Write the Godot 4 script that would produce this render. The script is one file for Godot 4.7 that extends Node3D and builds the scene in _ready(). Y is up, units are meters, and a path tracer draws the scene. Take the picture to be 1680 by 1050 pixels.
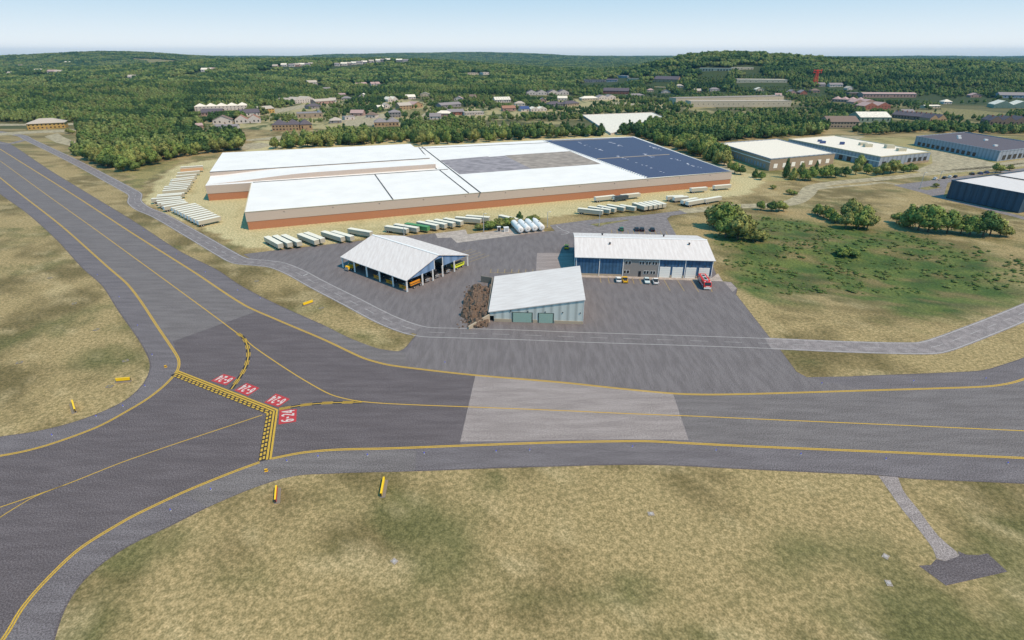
extends Node3D

const HILLS := [[-740, -2150, 560, 420, 58], [-2200, -3500, 430, 450, 60], [470, -1560, 110, 260, 28], [640, -1620, 150, 260, 26], [940, -1650, 260, 260, 20], [1150, -1650, 460, 260, 40], [-700, -6800, 900, 700, 52], [2200, -3600, 900, 500, 30], [-3400, -3300, 800, 700, 26]]
var rng := RandomNumberGenerator.new()
var used := {}
var M := {}
var box_cache := {}
var clear_polys := []     # outlines of the big buildings, grown a little
var footprints := []      # [centre x, centre z, half size, base y]: where buildings stand, so that no tree grows in them
var big_trees := []

# ---------- bookkeeping ----------
func numbered(called: String) -> String:
	if not used.has(called):
		used[called] = 0
		return called
	used[called] += 1
	return "%s_%03d" % [called, used[called]]

func tag(o: Node, label: String, category: String, group := "") -> void:
	o.set_meta("label", label)
	o.set_meta("category", category)
	if group != "":
		o.set_meta("group", group)

func thing(called: String, label: String, category: String, at := Vector3.ZERO, turn := 0.0, group := "") -> Node3D:
	var o := Node3D.new()
	o.name = numbered(called)
	add_child(o)
	o.position = at
	o.rotation.y = turn
	tag(o, label, category, group)
	return o

func obj(called: String, mesh: Mesh, m: Material, parent: Node = null, at := Vector3.ZERO) -> MeshInstance3D:
	var o := MeshInstance3D.new()
	o.mesh = mesh
	o.material_override = m
	o.position = at
	if parent == null:
		o.name = numbered(called)
		add_child(o)
	else:
		o.name = called
		parent.add_child(o, true)
	return o

func structure(called: String, mesh: Mesh, m: Material, label: String, category: String) -> MeshInstance3D:
	var o := obj(called, mesh, m)
	o.set_meta("kind", "structure")
	tag(o, label, category)
	return o

func copy_of(o: Node3D, label: String, group := "") -> Node3D:
	var c: Node3D = o.duplicate()
	c.name = numbered(String(o.name).trim_suffix(String(o.name).right(4)) if String(o.name).right(4).begins_with("_0") or String(o.name).right(4).begins_with("_1") else String(o.name))
	add_child(c)
	c.set_meta("label", label)
	if group != "":
		c.set_meta("group", group)
	return c

const ORD := ["first", "second", "third", "fourth", "fifth", "sixth", "seventh", "eighth", "ninth", "tenth", "eleventh", "twelfth", "thirteenth", "fourteenth", "fifteenth", "sixteenth", "seventeenth", "eighteenth", "nineteenth", "twentieth", "twenty-first", "twenty-second", "twenty-third", "twenty-fourth", "twenty-fifth", "twenty-sixth", "twenty-seventh", "twenty-eighth", "twenty-ninth", "thirtieth"]

# ---------- shapes ----------
func new_st() -> SurfaceTool:
	var st := SurfaceTool.new()
	st.begin(Mesh.PRIMITIVE_TRIANGLES)
	return st

func vtx(st: SurfaceTool, p: Vector3, n: Vector3) -> void:
	var uv := Vector2(p.x, p.z)
	if absf(n.y) < 0.5:
		uv = Vector2(p.x * absf(n.z) + p.z * absf(n.x), -p.y)
	st.set_normal(n)
	st.set_uv(uv)
	st.set_uv2(uv)
	st.add_vertex(p)

func tri(st: SurfaceTool, a: Vector3, b: Vector3, c: Vector3, out: Vector3) -> void:
	var n := (b - a).cross(c - a)
	if n.length_squared() < 1e-12:
		return
	n = n.normalized()
	if n.dot(out) > 0.0:      # counter-clockwise as seen from outside: Godot wants clockwise
		vtx(st, a, n); vtx(st, c, n); vtx(st, b, n)
	else:
		vtx(st, a, -n); vtx(st, b, -n); vtx(st, c, -n)

func quad(st: SurfaceTool, a: Vector3, b: Vector3, c: Vector3, d: Vector3, out: Vector3) -> void:
	tri(st, a, b, c, out)
	tri(st, a, c, d, out)

func add_box(st: SurfaceTool, at: Vector3, size: Vector3, basis := Basis()) -> void:
	var h := size * 0.5
	var c := []
	for i in 8:
		c.append(at + basis * Vector3(h.x if i & 1 else -h.x, h.y if i & 2 else -h.y, h.z if i & 4 else -h.z))
	quad(st, c[0], c[1], c[3], c[2], basis * Vector3(0, 0, -1))
	quad(st, c[4], c[5], c[7], c[6], basis * Vector3(0, 0, 1))
	quad(st, c[0], c[4], c[6], c[2], basis * Vector3(-1, 0, 0))
	quad(st, c[1], c[5], c[7], c[3], basis * Vector3(1, 0, 0))
	quad(st, c[0], c[1], c[5], c[4], basis * Vector3(0, -1, 0))
	quad(st, c[2], c[3], c[7], c[6], basis * Vector3(0, 1, 0))

func box(size: Vector3) -> ArrayMesh:      # shared between parts of one size
	var key := "%.2f_%.2f_%.2f" % [size.x, size.y, size.z]
	if not box_cache.has(key):
		var st := new_st()
		add_box(st, Vector3.ZERO, size)
		box_cache[key] = st.commit()
	return box_cache[key]

func beam(st: SurfaceTool, a: Vector3, b: Vector3, w: float, h: float) -> void:
	var d := (b - a).normalized()
	var up := Vector3.UP if absf(d.y) < 0.95 else Vector3.RIGHT
	var s := d.cross(up).normalized()
	add_box(st, (a + b) * 0.5, Vector3(w, h, (b - a).length()), Basis(s, s.cross(d) * -1.0, -d) if true else Basis())

func tube(st: SurfaceTool, a: Vector3, b: Vector3, ra: float, rb: float, sides := 10, caps := true) -> void:
	var d := (b - a).normalized()
	var up := Vector3.UP if absf(d.y) < 0.95 else Vector3.RIGHT
	var s := d.cross(up).normalized()
	var t := d.cross(s)
	for i in sides:
		var u := TAU * i / sides
		var v := TAU * (i + 1) / sides
		var p := s * cos(u) + t * sin(u)
		var q := s * cos(v) + t * sin(v)
		quad(st, a + p * ra, a + q * ra, b + q * rb, b + p * rb, p + q)
		if caps:
			tri(st, a, a + p * ra, a + q * ra, -d)
			tri(st, b, b + p * rb, b + q * rb, d)

func flat_poly(st: SurfaceTool, pts: PackedVector2Array, y: float, out := Vector3.UP) -> void:
	var ix := Geometry2D.triangulate_polygon(pts)
	for i in range(0, ix.size(), 3):
		var a := pts[ix[i]]
		var b := pts[ix[i + 1]]
		var c := pts[ix[i + 2]]
		tri(st, Vector3(a.x, y, a.y), Vector3(b.x, y, b.y), Vector3(c.x, y, c.y), out)

func sheet(pts: Array, y: float) -> ArrayMesh:
	var st := new_st()
	flat_poly(st, PackedVector2Array(pts), y)
	return st.commit()

func wall_ring(st: SurfaceTool, pts: PackedVector2Array, y0: float, y1: float) -> void:
	var mid := Vector2.ZERO
	for p in pts:
		mid += p / pts.size()
	for i in pts.size():
		var a := pts[i]
		var b := pts[(i + 1) % pts.size()]
		var m := (a + b) * 0.5 - mid
		var n := Vector2(-(b - a).y, (b - a).x)
		if n.dot(m) < 0:
			n = -n
		quad(st, Vector3(a.x, y0, a.y), Vector3(b.x, y0, b.y), Vector3(b.x, y1, b.y), Vector3(a.x, y1, a.y), Vector3(n.x, 0, n.y))

func slab(pts: Array, y0: float, y1: float) -> ArrayMesh:
	var st := new_st()
	var p := PackedVector2Array(pts)
	wall_ring(st, p, y0, y1)
	flat_poly(st, p, y1)
	flat_poly(st, p, y0, Vector3.DOWN)
	return st.commit()

func smooth(pts: Array, step := 2.0) -> PackedVector2Array:      # a curve through the points
	var c := Curve2D.new()
	for i in pts.size():
		var a: Vector2 = pts[maxi(i - 1, 0)]
		var b: Vector2 = pts[mini(i + 1, pts.size() - 1)]
		var p: Vector2 = pts[i]
		var t := (b - a).normalized()
		var li := p.distance_to(a) * 0.3
		var lo := p.distance_to(b) * 0.3
		c.add_point(p, -t * li, t * lo)
	c.bake_interval = step
	return c.get_baked_points()

func ribbon(st: SurfaceTool, pts: PackedVector2Array, off: float, width: float, y: float, dash := 0.0, gap := 0.0) -> void:
	var run := 0.0
	for i in pts.size() - 1:
		var a := pts[i]
		var b := pts[i + 1]
		var len := a.distance_to(b)
		if len < 1e-4:
			continue
		var da := (b - pts[maxi(i - 1, 0)]).normalized()
		var db := (pts[mini(i + 2, pts.size() - 1)] - a).normalized()
		var na := Vector2(-da.y, da.x)
		var nb := Vector2(-db.y, db.x)
		var t := 0.0
		while t < len:
			var e := len
			var on := true
			if dash > 0.0:
				var ph := fmod(run + t, dash + gap)
				on = ph < dash - 1e-5
				e = minf(len, t + ((dash if on else dash + gap) - ph) + 1e-4)
			if on:
				var p := a.lerp(b, t / len)
				var q := a.lerp(b, e / len)
				var np := na.lerp(nb, t / len).normalized()
				var nq := na.lerp(nb, e / len).normalized()
				var p0 := p + np * (off - width * 0.5)
				var p1 := p + np * (off + width * 0.5)
				var q0 := q + nq * (off - width * 0.5)
				var q1 := q + nq * (off + width * 0.5)
				quad(st, Vector3(p0.x, y, p0.y), Vector3(p1.x, y, p1.y), Vector3(q1.x, y, q1.y), Vector3(q0.x, y, q0.y), Vector3.UP)
			t = e
		run += len

func band(pts: PackedVector2Array, width: float, y: float) -> ArrayMesh:
	var st := new_st()
	ribbon(st, pts, 0, width, y)
	return st.commit()

func extrude(profile: Array, width: float) -> ArrayMesh:      # a side profile (x along, y up) given a width along z
	var st := new_st()
	var p := PackedVector2Array(profile)
	var ix := Geometry2D.triangulate_polygon(p)
	var h := width * 0.5
	for i in range(0, ix.size(), 3):
		for s in [-1.0, 1.0]:
			tri(st, Vector3(p[ix[i]].x, p[ix[i]].y, h * s), Vector3(p[ix[i + 1]].x, p[ix[i + 1]].y, h * s), Vector3(p[ix[i + 2]].x, p[ix[i + 2]].y, h * s), Vector3(0, 0, s))
	var turn := 0.0
	for i in p.size():
		turn += p[i].cross(p[(i + 1) % p.size()])
	for i in p.size():
		var a := p[i]
		var b := p[(i + 1) % p.size()]
		var n := Vector3((b - a).y, -(b - a).x, 0) * signf(turn)
		quad(st, Vector3(a.x, a.y, -h), Vector3(b.x, b.y, -h), Vector3(b.x, b.y, h), Vector3(a.x, a.y, h), n)
	return st.commit()

# ---------- materials ----------
func lin(r: float, g: float, b: float) -> Color:
	return Color(r, g, b).linear_to_srgb()

func noise_tex(freq: float, lo: Color, hi: Color, size := 512, octaves := 4, sd := 1, kind := FastNoiseLite.TYPE_SIMPLEX_SMOOTH, mid = null) -> NoiseTexture2D:
	var n := FastNoiseLite.new()
	n.noise_type = kind
	n.seed = sd
	n.frequency = freq
	n.fractal_octaves = octaves
	n.fractal_gain = 0.6
	var t := NoiseTexture2D.new()
	t.width = size
	t.height = size
	t.seamless = true
	t.noise = n
	var g := Gradient.new()
	g.set_color(0, lo)
	g.set_color(1, hi)
	g.set_offset(0, 0.22)
	g.set_offset(1, 0.78)
	if mid != null:
		g.add_point(0.5, mid)
	t.color_ramp = g
	return t

func grey(v: float) -> Color:
	return Color(v, v, v)

func mat(called: String, c: Color, rough := 0.85, tex: Texture2D = null, scale := Vector2(0.1, 0.1), tex2: Texture2D = null, scale2 := Vector2(0.02, 0.2)) -> StandardMaterial3D:
	var m := StandardMaterial3D.new()
	m.resource_name = called
	m.albedo_color = c
	m.roughness = rough
	m.metallic_specular = 0.35
	if tex:
		m.albedo_texture = tex
		m.uv1_scale = Vector3(scale.x, scale.y, 1)
	if tex2:
		m.detail_enabled = true
		m.detail_blend_mode = BaseMaterial3D.BLEND_MODE_MUL
		m.detail_uv_layer = BaseMaterial3D.DETAIL_UV_2
		m.detail_albedo = tex2
		m.uv2_scale = Vector3(scale2.x, scale2.y, 1)
	M[called] = m
	return m

func make_materials() -> void:
	var grain := noise_tex(0.055, Color(0.66, 0.65, 0.65), grey(1.0), 1024, 5, 3)
	var streak := noise_tex(0.02, Color(0.90, 0.895, 0.895), grey(1.0), 512, 5, 8)
	var blotch := noise_tex(0.012, grey(0.86), grey(1.0), 512, 5, 21)
	mat("junction_asphalt", lin(0.190, 0.165, 0.172), 0.9, grain, Vector2(0.05, 0.05), streak, Vector2(0.006, 0.035))
	mat("taxiway_asphalt", lin(0.258, 0.236, 0.234), 0.9, grain, Vector2(0.05, 0.05), streak, Vector2(0.006, 0.035))
	mat("shoulder_asphalt", lin(0.240, 0.218, 0.228), 0.9, grain, Vector2(0.05, 0.05), streak, Vector2(0.006, 0.035))
	mat("apron_asphalt", lin(0.262, 0.238, 0.240), 0.9, grain, Vector2(0.05, 0.05), streak, Vector2(0.045, 0.008))
	mat("road_asphalt", lin(0.34, 0.308, 0.308), 0.9, grain, Vector2(0.06, 0.06), blotch, Vector2(0.05, 0.05))
	mat("east_road", lin(0.42, 0.375, 0.37), 0.9, grain, Vector2(0.06, 0.06), blotch, Vector2(0.05, 0.05))
	mat("worn_concrete", lin(0.45, 0.395, 0.375), 0.9, grain, Vector2(0.05, 0.05), streak, Vector2(0.006, 0.035))
	mat("pale_concrete", lin(0.66, 0.58, 0.51), 0.9, grain, Vector2(0.05, 0.05), blotch, Vector2(0.05, 0.05))
	mat("dirt_road", lin(0.64, 0.56, 0.37), 0.95, noise_tex(0.02, grey(0.78), grey(1.0), 512, 5, 5), Vector2(0.02, 0.02), grain, Vector2(0.05, 0.05))
	mat("straw_ground", lin(0.40, 0.34, 0.16), 0.95, noise_tex(0.02, Color(0.72, 0.76, 0.66), grey(1.0), 512, 5, 6), Vector2(0.02, 0.02), grain, Vector2(0.05, 0.05))
	mat("yellow_paint", lin(0.76, 0.47, 0.06), 0.7, noise_tex(0.1, Color(0.68, 0.70, 0.76), grey(1.0), 256, 4, 9), Vector2(0.2, 0.2))
	mat("faded_yellow_paint", lin(0.48, 0.36, 0.16), 0.8, grain, Vector2(0.2, 0.2))
	mat("white_paint", lin(0.58, 0.56, 0.55), 0.8, grain, Vector2(0.2, 0.2))
	mat("black_paint", lin(0.028, 0.028, 0.03), 0.8)
	mat("red_paint", lin(0.58, 0.06, 0.065), 0.7, noise_tex(0.1, grey(0.74), grey(1.0), 256, 4, 10), Vector2(0.2, 0.2))
	var roof_streak := noise_tex(0.02, Color(0.945, 0.935, 0.93), grey(1.0), 512, 5, 12)
	mat("white_membrane", lin(0.80, 0.775, 0.75), 0.6, noise_tex(0.01, Color(0.972, 0.97, 0.962), grey(1.0), 512, 5, 11), Vector2(0.01, 0.01))
	mat("pale_metal_roof", lin(0.70, 0.655, 0.63), 0.55, roof_streak, Vector2(0.09, 0.012))
	mat("shed_roof", lin(0.71, 0.665, 0.635), 0.55, roof_streak, Vector2(0.012, 0.09))
	mat("rust_streak", lin(0.50, 0.36, 0.24), 0.8)
	mat("tan_cladding", lin(0.60, 0.505, 0.44), 0.8, noise_tex(0.35, grey(0.82), grey(1.0), 256, 2, 13), Vector2(0.3, 0.06))
	mat("red_brick", lin(0.57, 0.255, 0.135), 0.85, noise_tex(0.35, grey(0.74), grey(1.0), 512, 3, 14), Vector2(0.06, 0.18))
	mat("grey_roof", lin(0.40, 0.365, 0.385), 0.8, noise_tex(0.02, grey(0.8), grey(1.0), 512, 5, 61), Vector2(0.006, 0.04), blotch, Vector2(0.02, 0.02))
	mat("tan_roof", lin(0.44, 0.375, 0.32), 0.8, noise_tex(0.02, grey(0.8), grey(1.0), 512, 5, 62), Vector2(0.006, 0.04), blotch, Vector2(0.02, 0.02))
	mat("navy_roof", lin(0.072, 0.075, 0.135), 0.5, noise_tex(0.05, grey(0.86), grey(1.0), 512, 4, 15), Vector2(0.03, 0.03))
	mat("dark_seam", lin(0.07, 0.07, 0.07), 0.8)
	mat("tan_seam", lin(0.42, 0.36, 0.28), 0.8)
	var ribs := GradientTexture2D.new()
	ribs.width = 64
	ribs.height = 4
	ribs.gradient = Gradient.new()
	ribs.gradient.set_color(0, grey(0.82))
	ribs.gradient.set_color(1, grey(0.82))
	ribs.gradient.add_point(0.3, grey(1.0))
	ribs.gradient.add_point(0.75, grey(0.96))
	mat("blue_cladding", lin(0.062, 0.150, 0.275), 0.5, ribs, Vector2(0.8, 0.8), blotch, Vector2(0.05, 0.05))
	mat("light_blue_cladding", lin(0.185, 0.30, 0.49), 0.5, ribs, Vector2(0.8, 0.8))
	mat("navy_cladding", lin(0.035, 0.075, 0.125), 0.5, ribs, Vector2(0.25, 0.25))
	mat("green_cladding", lin(0.56, 0.62, 0.60), 0.5, ribs, Vector2(0.4, 0.4))
	mat("stone_cladding", lin(0.36, 0.335, 0.32), 0.85, noise_tex(0.3, grey(0.74), grey(1.0), 256, 3, 16), Vector2(0.12, 0.5))
	mat("shutter_green", lin(0.30, 0.44, 0.385), 0.5, null)
	mat("shutter_frame", lin(0.06, 0.09, 0.085), 0.6, null)
	mat("white_door", lin(0.86, 0.85, 0.80), 0.5)
	mat("white_trim", lin(0.76, 0.76, 0.75), 0.6)
	mat("tan_plinth", lin(0.42, 0.35, 0.26), 0.85)
	mat("weathered_concrete", lin(0.30, 0.265, 0.22), 0.9, grain, Vector2(0.2, 0.2))
	mat("debris", lin(0.27, 0.20, 0.155), 0.95, noise_tex(0.06, Color(0.50, 0.48, 0.47), Color(1.0, 0.98, 0.95), 512, 5, 17), Vector2(0.10, 0.10))
	mat("dark_glass", lin(0.022, 0.025, 0.03), 0.15)
	M.dark_glass.metallic_specular = 0.5
	mat("black_rubber", lin(0.018, 0.018, 0.02), 0.8)
	mat("dark_metal", lin(0.04, 0.04, 0.045), 0.5)
	mat("galvanised", lin(0.42, 0.43, 0.44), 0.45)
	mat("chrome", lin(0.6, 0.6, 0.62), 0.25)
	M.chrome.metallic = 0.8
	mat("trailer_white", lin(0.76, 0.72, 0.60), 0.45)
	mat("trailer_green", lin(0.09, 0.27, 0.10), 0.45)
	mat("trailer_orange", lin(0.62, 0.38, 0.22), 0.45)
	mat("trailer_grey", lin(0.06, 0.075, 0.08), 0.45)
	mat("trailer_side", lin(0.44, 0.415, 0.34), 0.5)
	mat("sign_yellow", lin(0.86, 0.56, 0.02), 0.4)
	mat("sign_red", lin(0.62, 0.05, 0.04), 0.4)
	mat("vehicle_yellow", lin(0.83, 0.47, 0.015), 0.35)
	mat("vehicle_orange", lin(0.72, 0.28, 0.02), 0.45)
	mat("vehicle_lime", lin(0.72, 0.80, 0.05), 0.35)
	mat("vehicle_red", lin(0.62, 0.035, 0.035), 0.3)
	mat("vehicle_white", lin(0.78, 0.78, 0.76), 0.3)
	mat("vehicle_silver", lin(0.52, 0.60, 0.60), 0.3)
	mat("vehicle_black", lin(0.016, 0.016, 0.018), 0.3)
	mat("vehicle_green", lin(0.03, 0.15, 0.07), 0.3)
	mat("vehicle_blue", lin(0.05, 0.08, 0.2), 0.3)
	mat("lamp_glass", lin(0.75, 0.72, 0.62), 0.2)
	mat("blue_lens", lin(0.10, 0.12, 0.85), 0.2)
	mat("amber_lens", lin(0.75, 0.30, 0.02), 0.2)
	mat("tower_red", lin(0.70, 0.06, 0.03), 0.6)
	mat("bark", lin(0.11, 0.08, 0.055), 0.95)
	# house colours
	mat("wall_yellow", lin(0.68, 0.45, 0.14), 0.85, grain, Vector2(0.1, 0.1))
	mat("wall_orange", lin(0.54, 0.375, 0.22), 0.85, grain, Vector2(0.1, 0.1))
	mat("wall_brick", lin(0.42, 0.17, 0.12), 0.85, grain, Vector2(0.1, 0.1))
	mat("wall_pink", lin(0.54, 0.36, 0.31), 0.85, grain, Vector2(0.1, 0.1))
	mat("wall_cream", lin(0.72, 0.64, 0.49), 0.85, grain, Vector2(0.1, 0.1))
	mat("wall_white", lin(0.80, 0.74, 0.70), 0.85, grain, Vector2(0.1, 0.1))
	mat("wall_grey", lin(0.36, 0.35, 0.36), 0.85, grain, Vector2(0.1, 0.1))
	mat("wall_tan", lin(0.50, 0.40, 0.29), 0.85, grain, Vector2(0.1, 0.1))
	mat("wall_brown", lin(0.30, 0.22, 0.17), 0.85, grain, Vector2(0.1, 0.1))
	mat("wall_green", lin(0.33, 0.42, 0.33), 0.85, grain, Vector2(0.1, 0.1))
	mat("wall_bluegrey", lin(0.30, 0.35, 0.42), 0.7, ribs, Vector2(0.3, 0.3))
	mat("roof_beige", lin(0.50, 0.44, 0.37), 0.85, streak, Vector2(0.08, 0.08))
	mat("roof_cream", lin(0.82, 0.755, 0.64), 0.85, streak, Vector2(0.08, 0.08))
	mat("roof_purple", lin(0.125, 0.108, 0.125), 0.85, streak, Vector2(0.08, 0.08))
	mat("roof_grey", lin(0.27, 0.245, 0.25), 0.85, streak, Vector2(0.08, 0.08))
	mat("roof_brown", lin(0.22, 0.16, 0.13), 0.85, streak, Vector2(0.08, 0.08))
	mat("roof_rust", lin(0.36, 0.19, 0.13), 0.85, streak, Vector2(0.08, 0.08))
	mat("roof_pink", lin(0.45, 0.32, 0.30), 0.85, streak, Vector2(0.08, 0.08))
	mat("roof_white", lin(0.82, 0.77, 0.66), 0.75, blotch, Vector2(0.05, 0.05))
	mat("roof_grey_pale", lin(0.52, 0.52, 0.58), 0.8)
	mat("roof_blue", lin(0.05, 0.08, 0.20), 0.6)
	mat("parapet_tan", lin(0.50, 0.46, 0.34), 0.8)

# ---------- ground ----------
func ss(a: float, b: float, x: float) -> float:
	var t := clampf((x - a) / (b - a), 0.0, 1.0)
	return t * t * (3.0 - 2.0 * t)

var bowl: PackedVector2Array

func terrain(x: float, z: float) -> float:
	var d := sqrt(x * x + z * z)
	if d < 900.0:
		# the hollow in the field east of the apron
		var ex := (x - 130.0) / 38.0
		var ez := (z + 198.0) / 25.0
		return -2.6 * exp(-(ex * ex * ex * ex + ez * ez * ez * ez))
	var h := 0.0
	for g in HILLS:
		var a: float = (x - g[0]) / g[2]
		var b: float = (z - g[1]) / g[3]
		h += g[4] * exp(-0.5 * (a * a + b * b))
	h += 28.0 * ss(2600, 7000, d) + 7.0 * sin(x * 0.0031 + 1.3) * sin(z * 0.0027 + 0.6) + 3.5 * sin(x * 0.0083 + z * 0.004) * sin(z * 0.0071 - 2.0)
	return h * ss(900, 1500, d)

func inside(p: Vector2, poly: PackedVector2Array, box2: Rect2) -> bool:
	return box2.has_point(p) and Geometry2D.is_point_in_polygon(p, poly)

func zone_of(pts: Array) -> Array:
	var p := PackedVector2Array(pts)
	var r := Rect2(p[0], Vector2.ZERO)
	for q in p:
		r = r.expand(q)
	return [p, r]

# ---------- the scene ----------
func _ready() -> void:
	var cam := Camera3D.new()
	cam.name = "camera"
	cam.fov = 60.018
	cam.position = Vector3(0, 75, 0)
	cam.rotation_degrees = Vector3(-25.676, 0, 0)
	cam.near = 0.5
	cam.far = 30000.0
	add_child(cam)
	cam.current = true
	var env := Environment.new()
	env.tonemap_mode = Environment.TONE_MAPPER_LINEAR
	env.tonemap_exposure = 1.0
	env.background_mode = Environment.BG_SKY
	var sm := ProceduralSkyMaterial.new()
	sm.energy_multiplier = 1.1
	sm.sky_top_color = Color(0.33, 0.685, 0.86)
	sm.sky_horizon_color = Color(0.975, 0.98, 0.97)
	sm.sky_curve = 0.062
	sm.ground_bottom_color = Color(0.35, 0.38, 0.30)
	sm.ground_horizon_color = Color(0.80, 0.86, 0.88)
	sm.sun_angle_max = 4.0
	var sky := Sky.new()
	sky.sky_material = sm
	env.sky = sky
	env.sdfgi_enabled = true
	env.ssao_enabled = true
	env.ssil_enabled = true
	env.fog_enabled = true
	env.fog_density = 0.000042
	env.fog_light_color = Color(0.55, 0.80, 1.0)
	var we := WorldEnvironment.new()
	we.name = "environment"
	we.environment = env
	add_child(we)
	var sun := DirectionalLight3D.new()
	sun.name = "sun"
	sun.light_energy = 1.45
	sun.light_color = Color(1.0, 0.89, 0.775)
	sun.light_angular_distance = 0.5
	sun.shadow_enabled = true
	add_child(sun)
	sun.look_at_from_position(Vector3(0.47, 0.82, 0.31) * 100.0, Vector3.ZERO)
	rng.seed = 7
	make_materials()
	build_ground()
	build_pavement()
	build_markings()
	build_near_buildings()
	build_warehouse()
	build_park_buildings()
	build_town()
	build_vehicles()
	build_small_things()
	build_trees()

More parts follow.
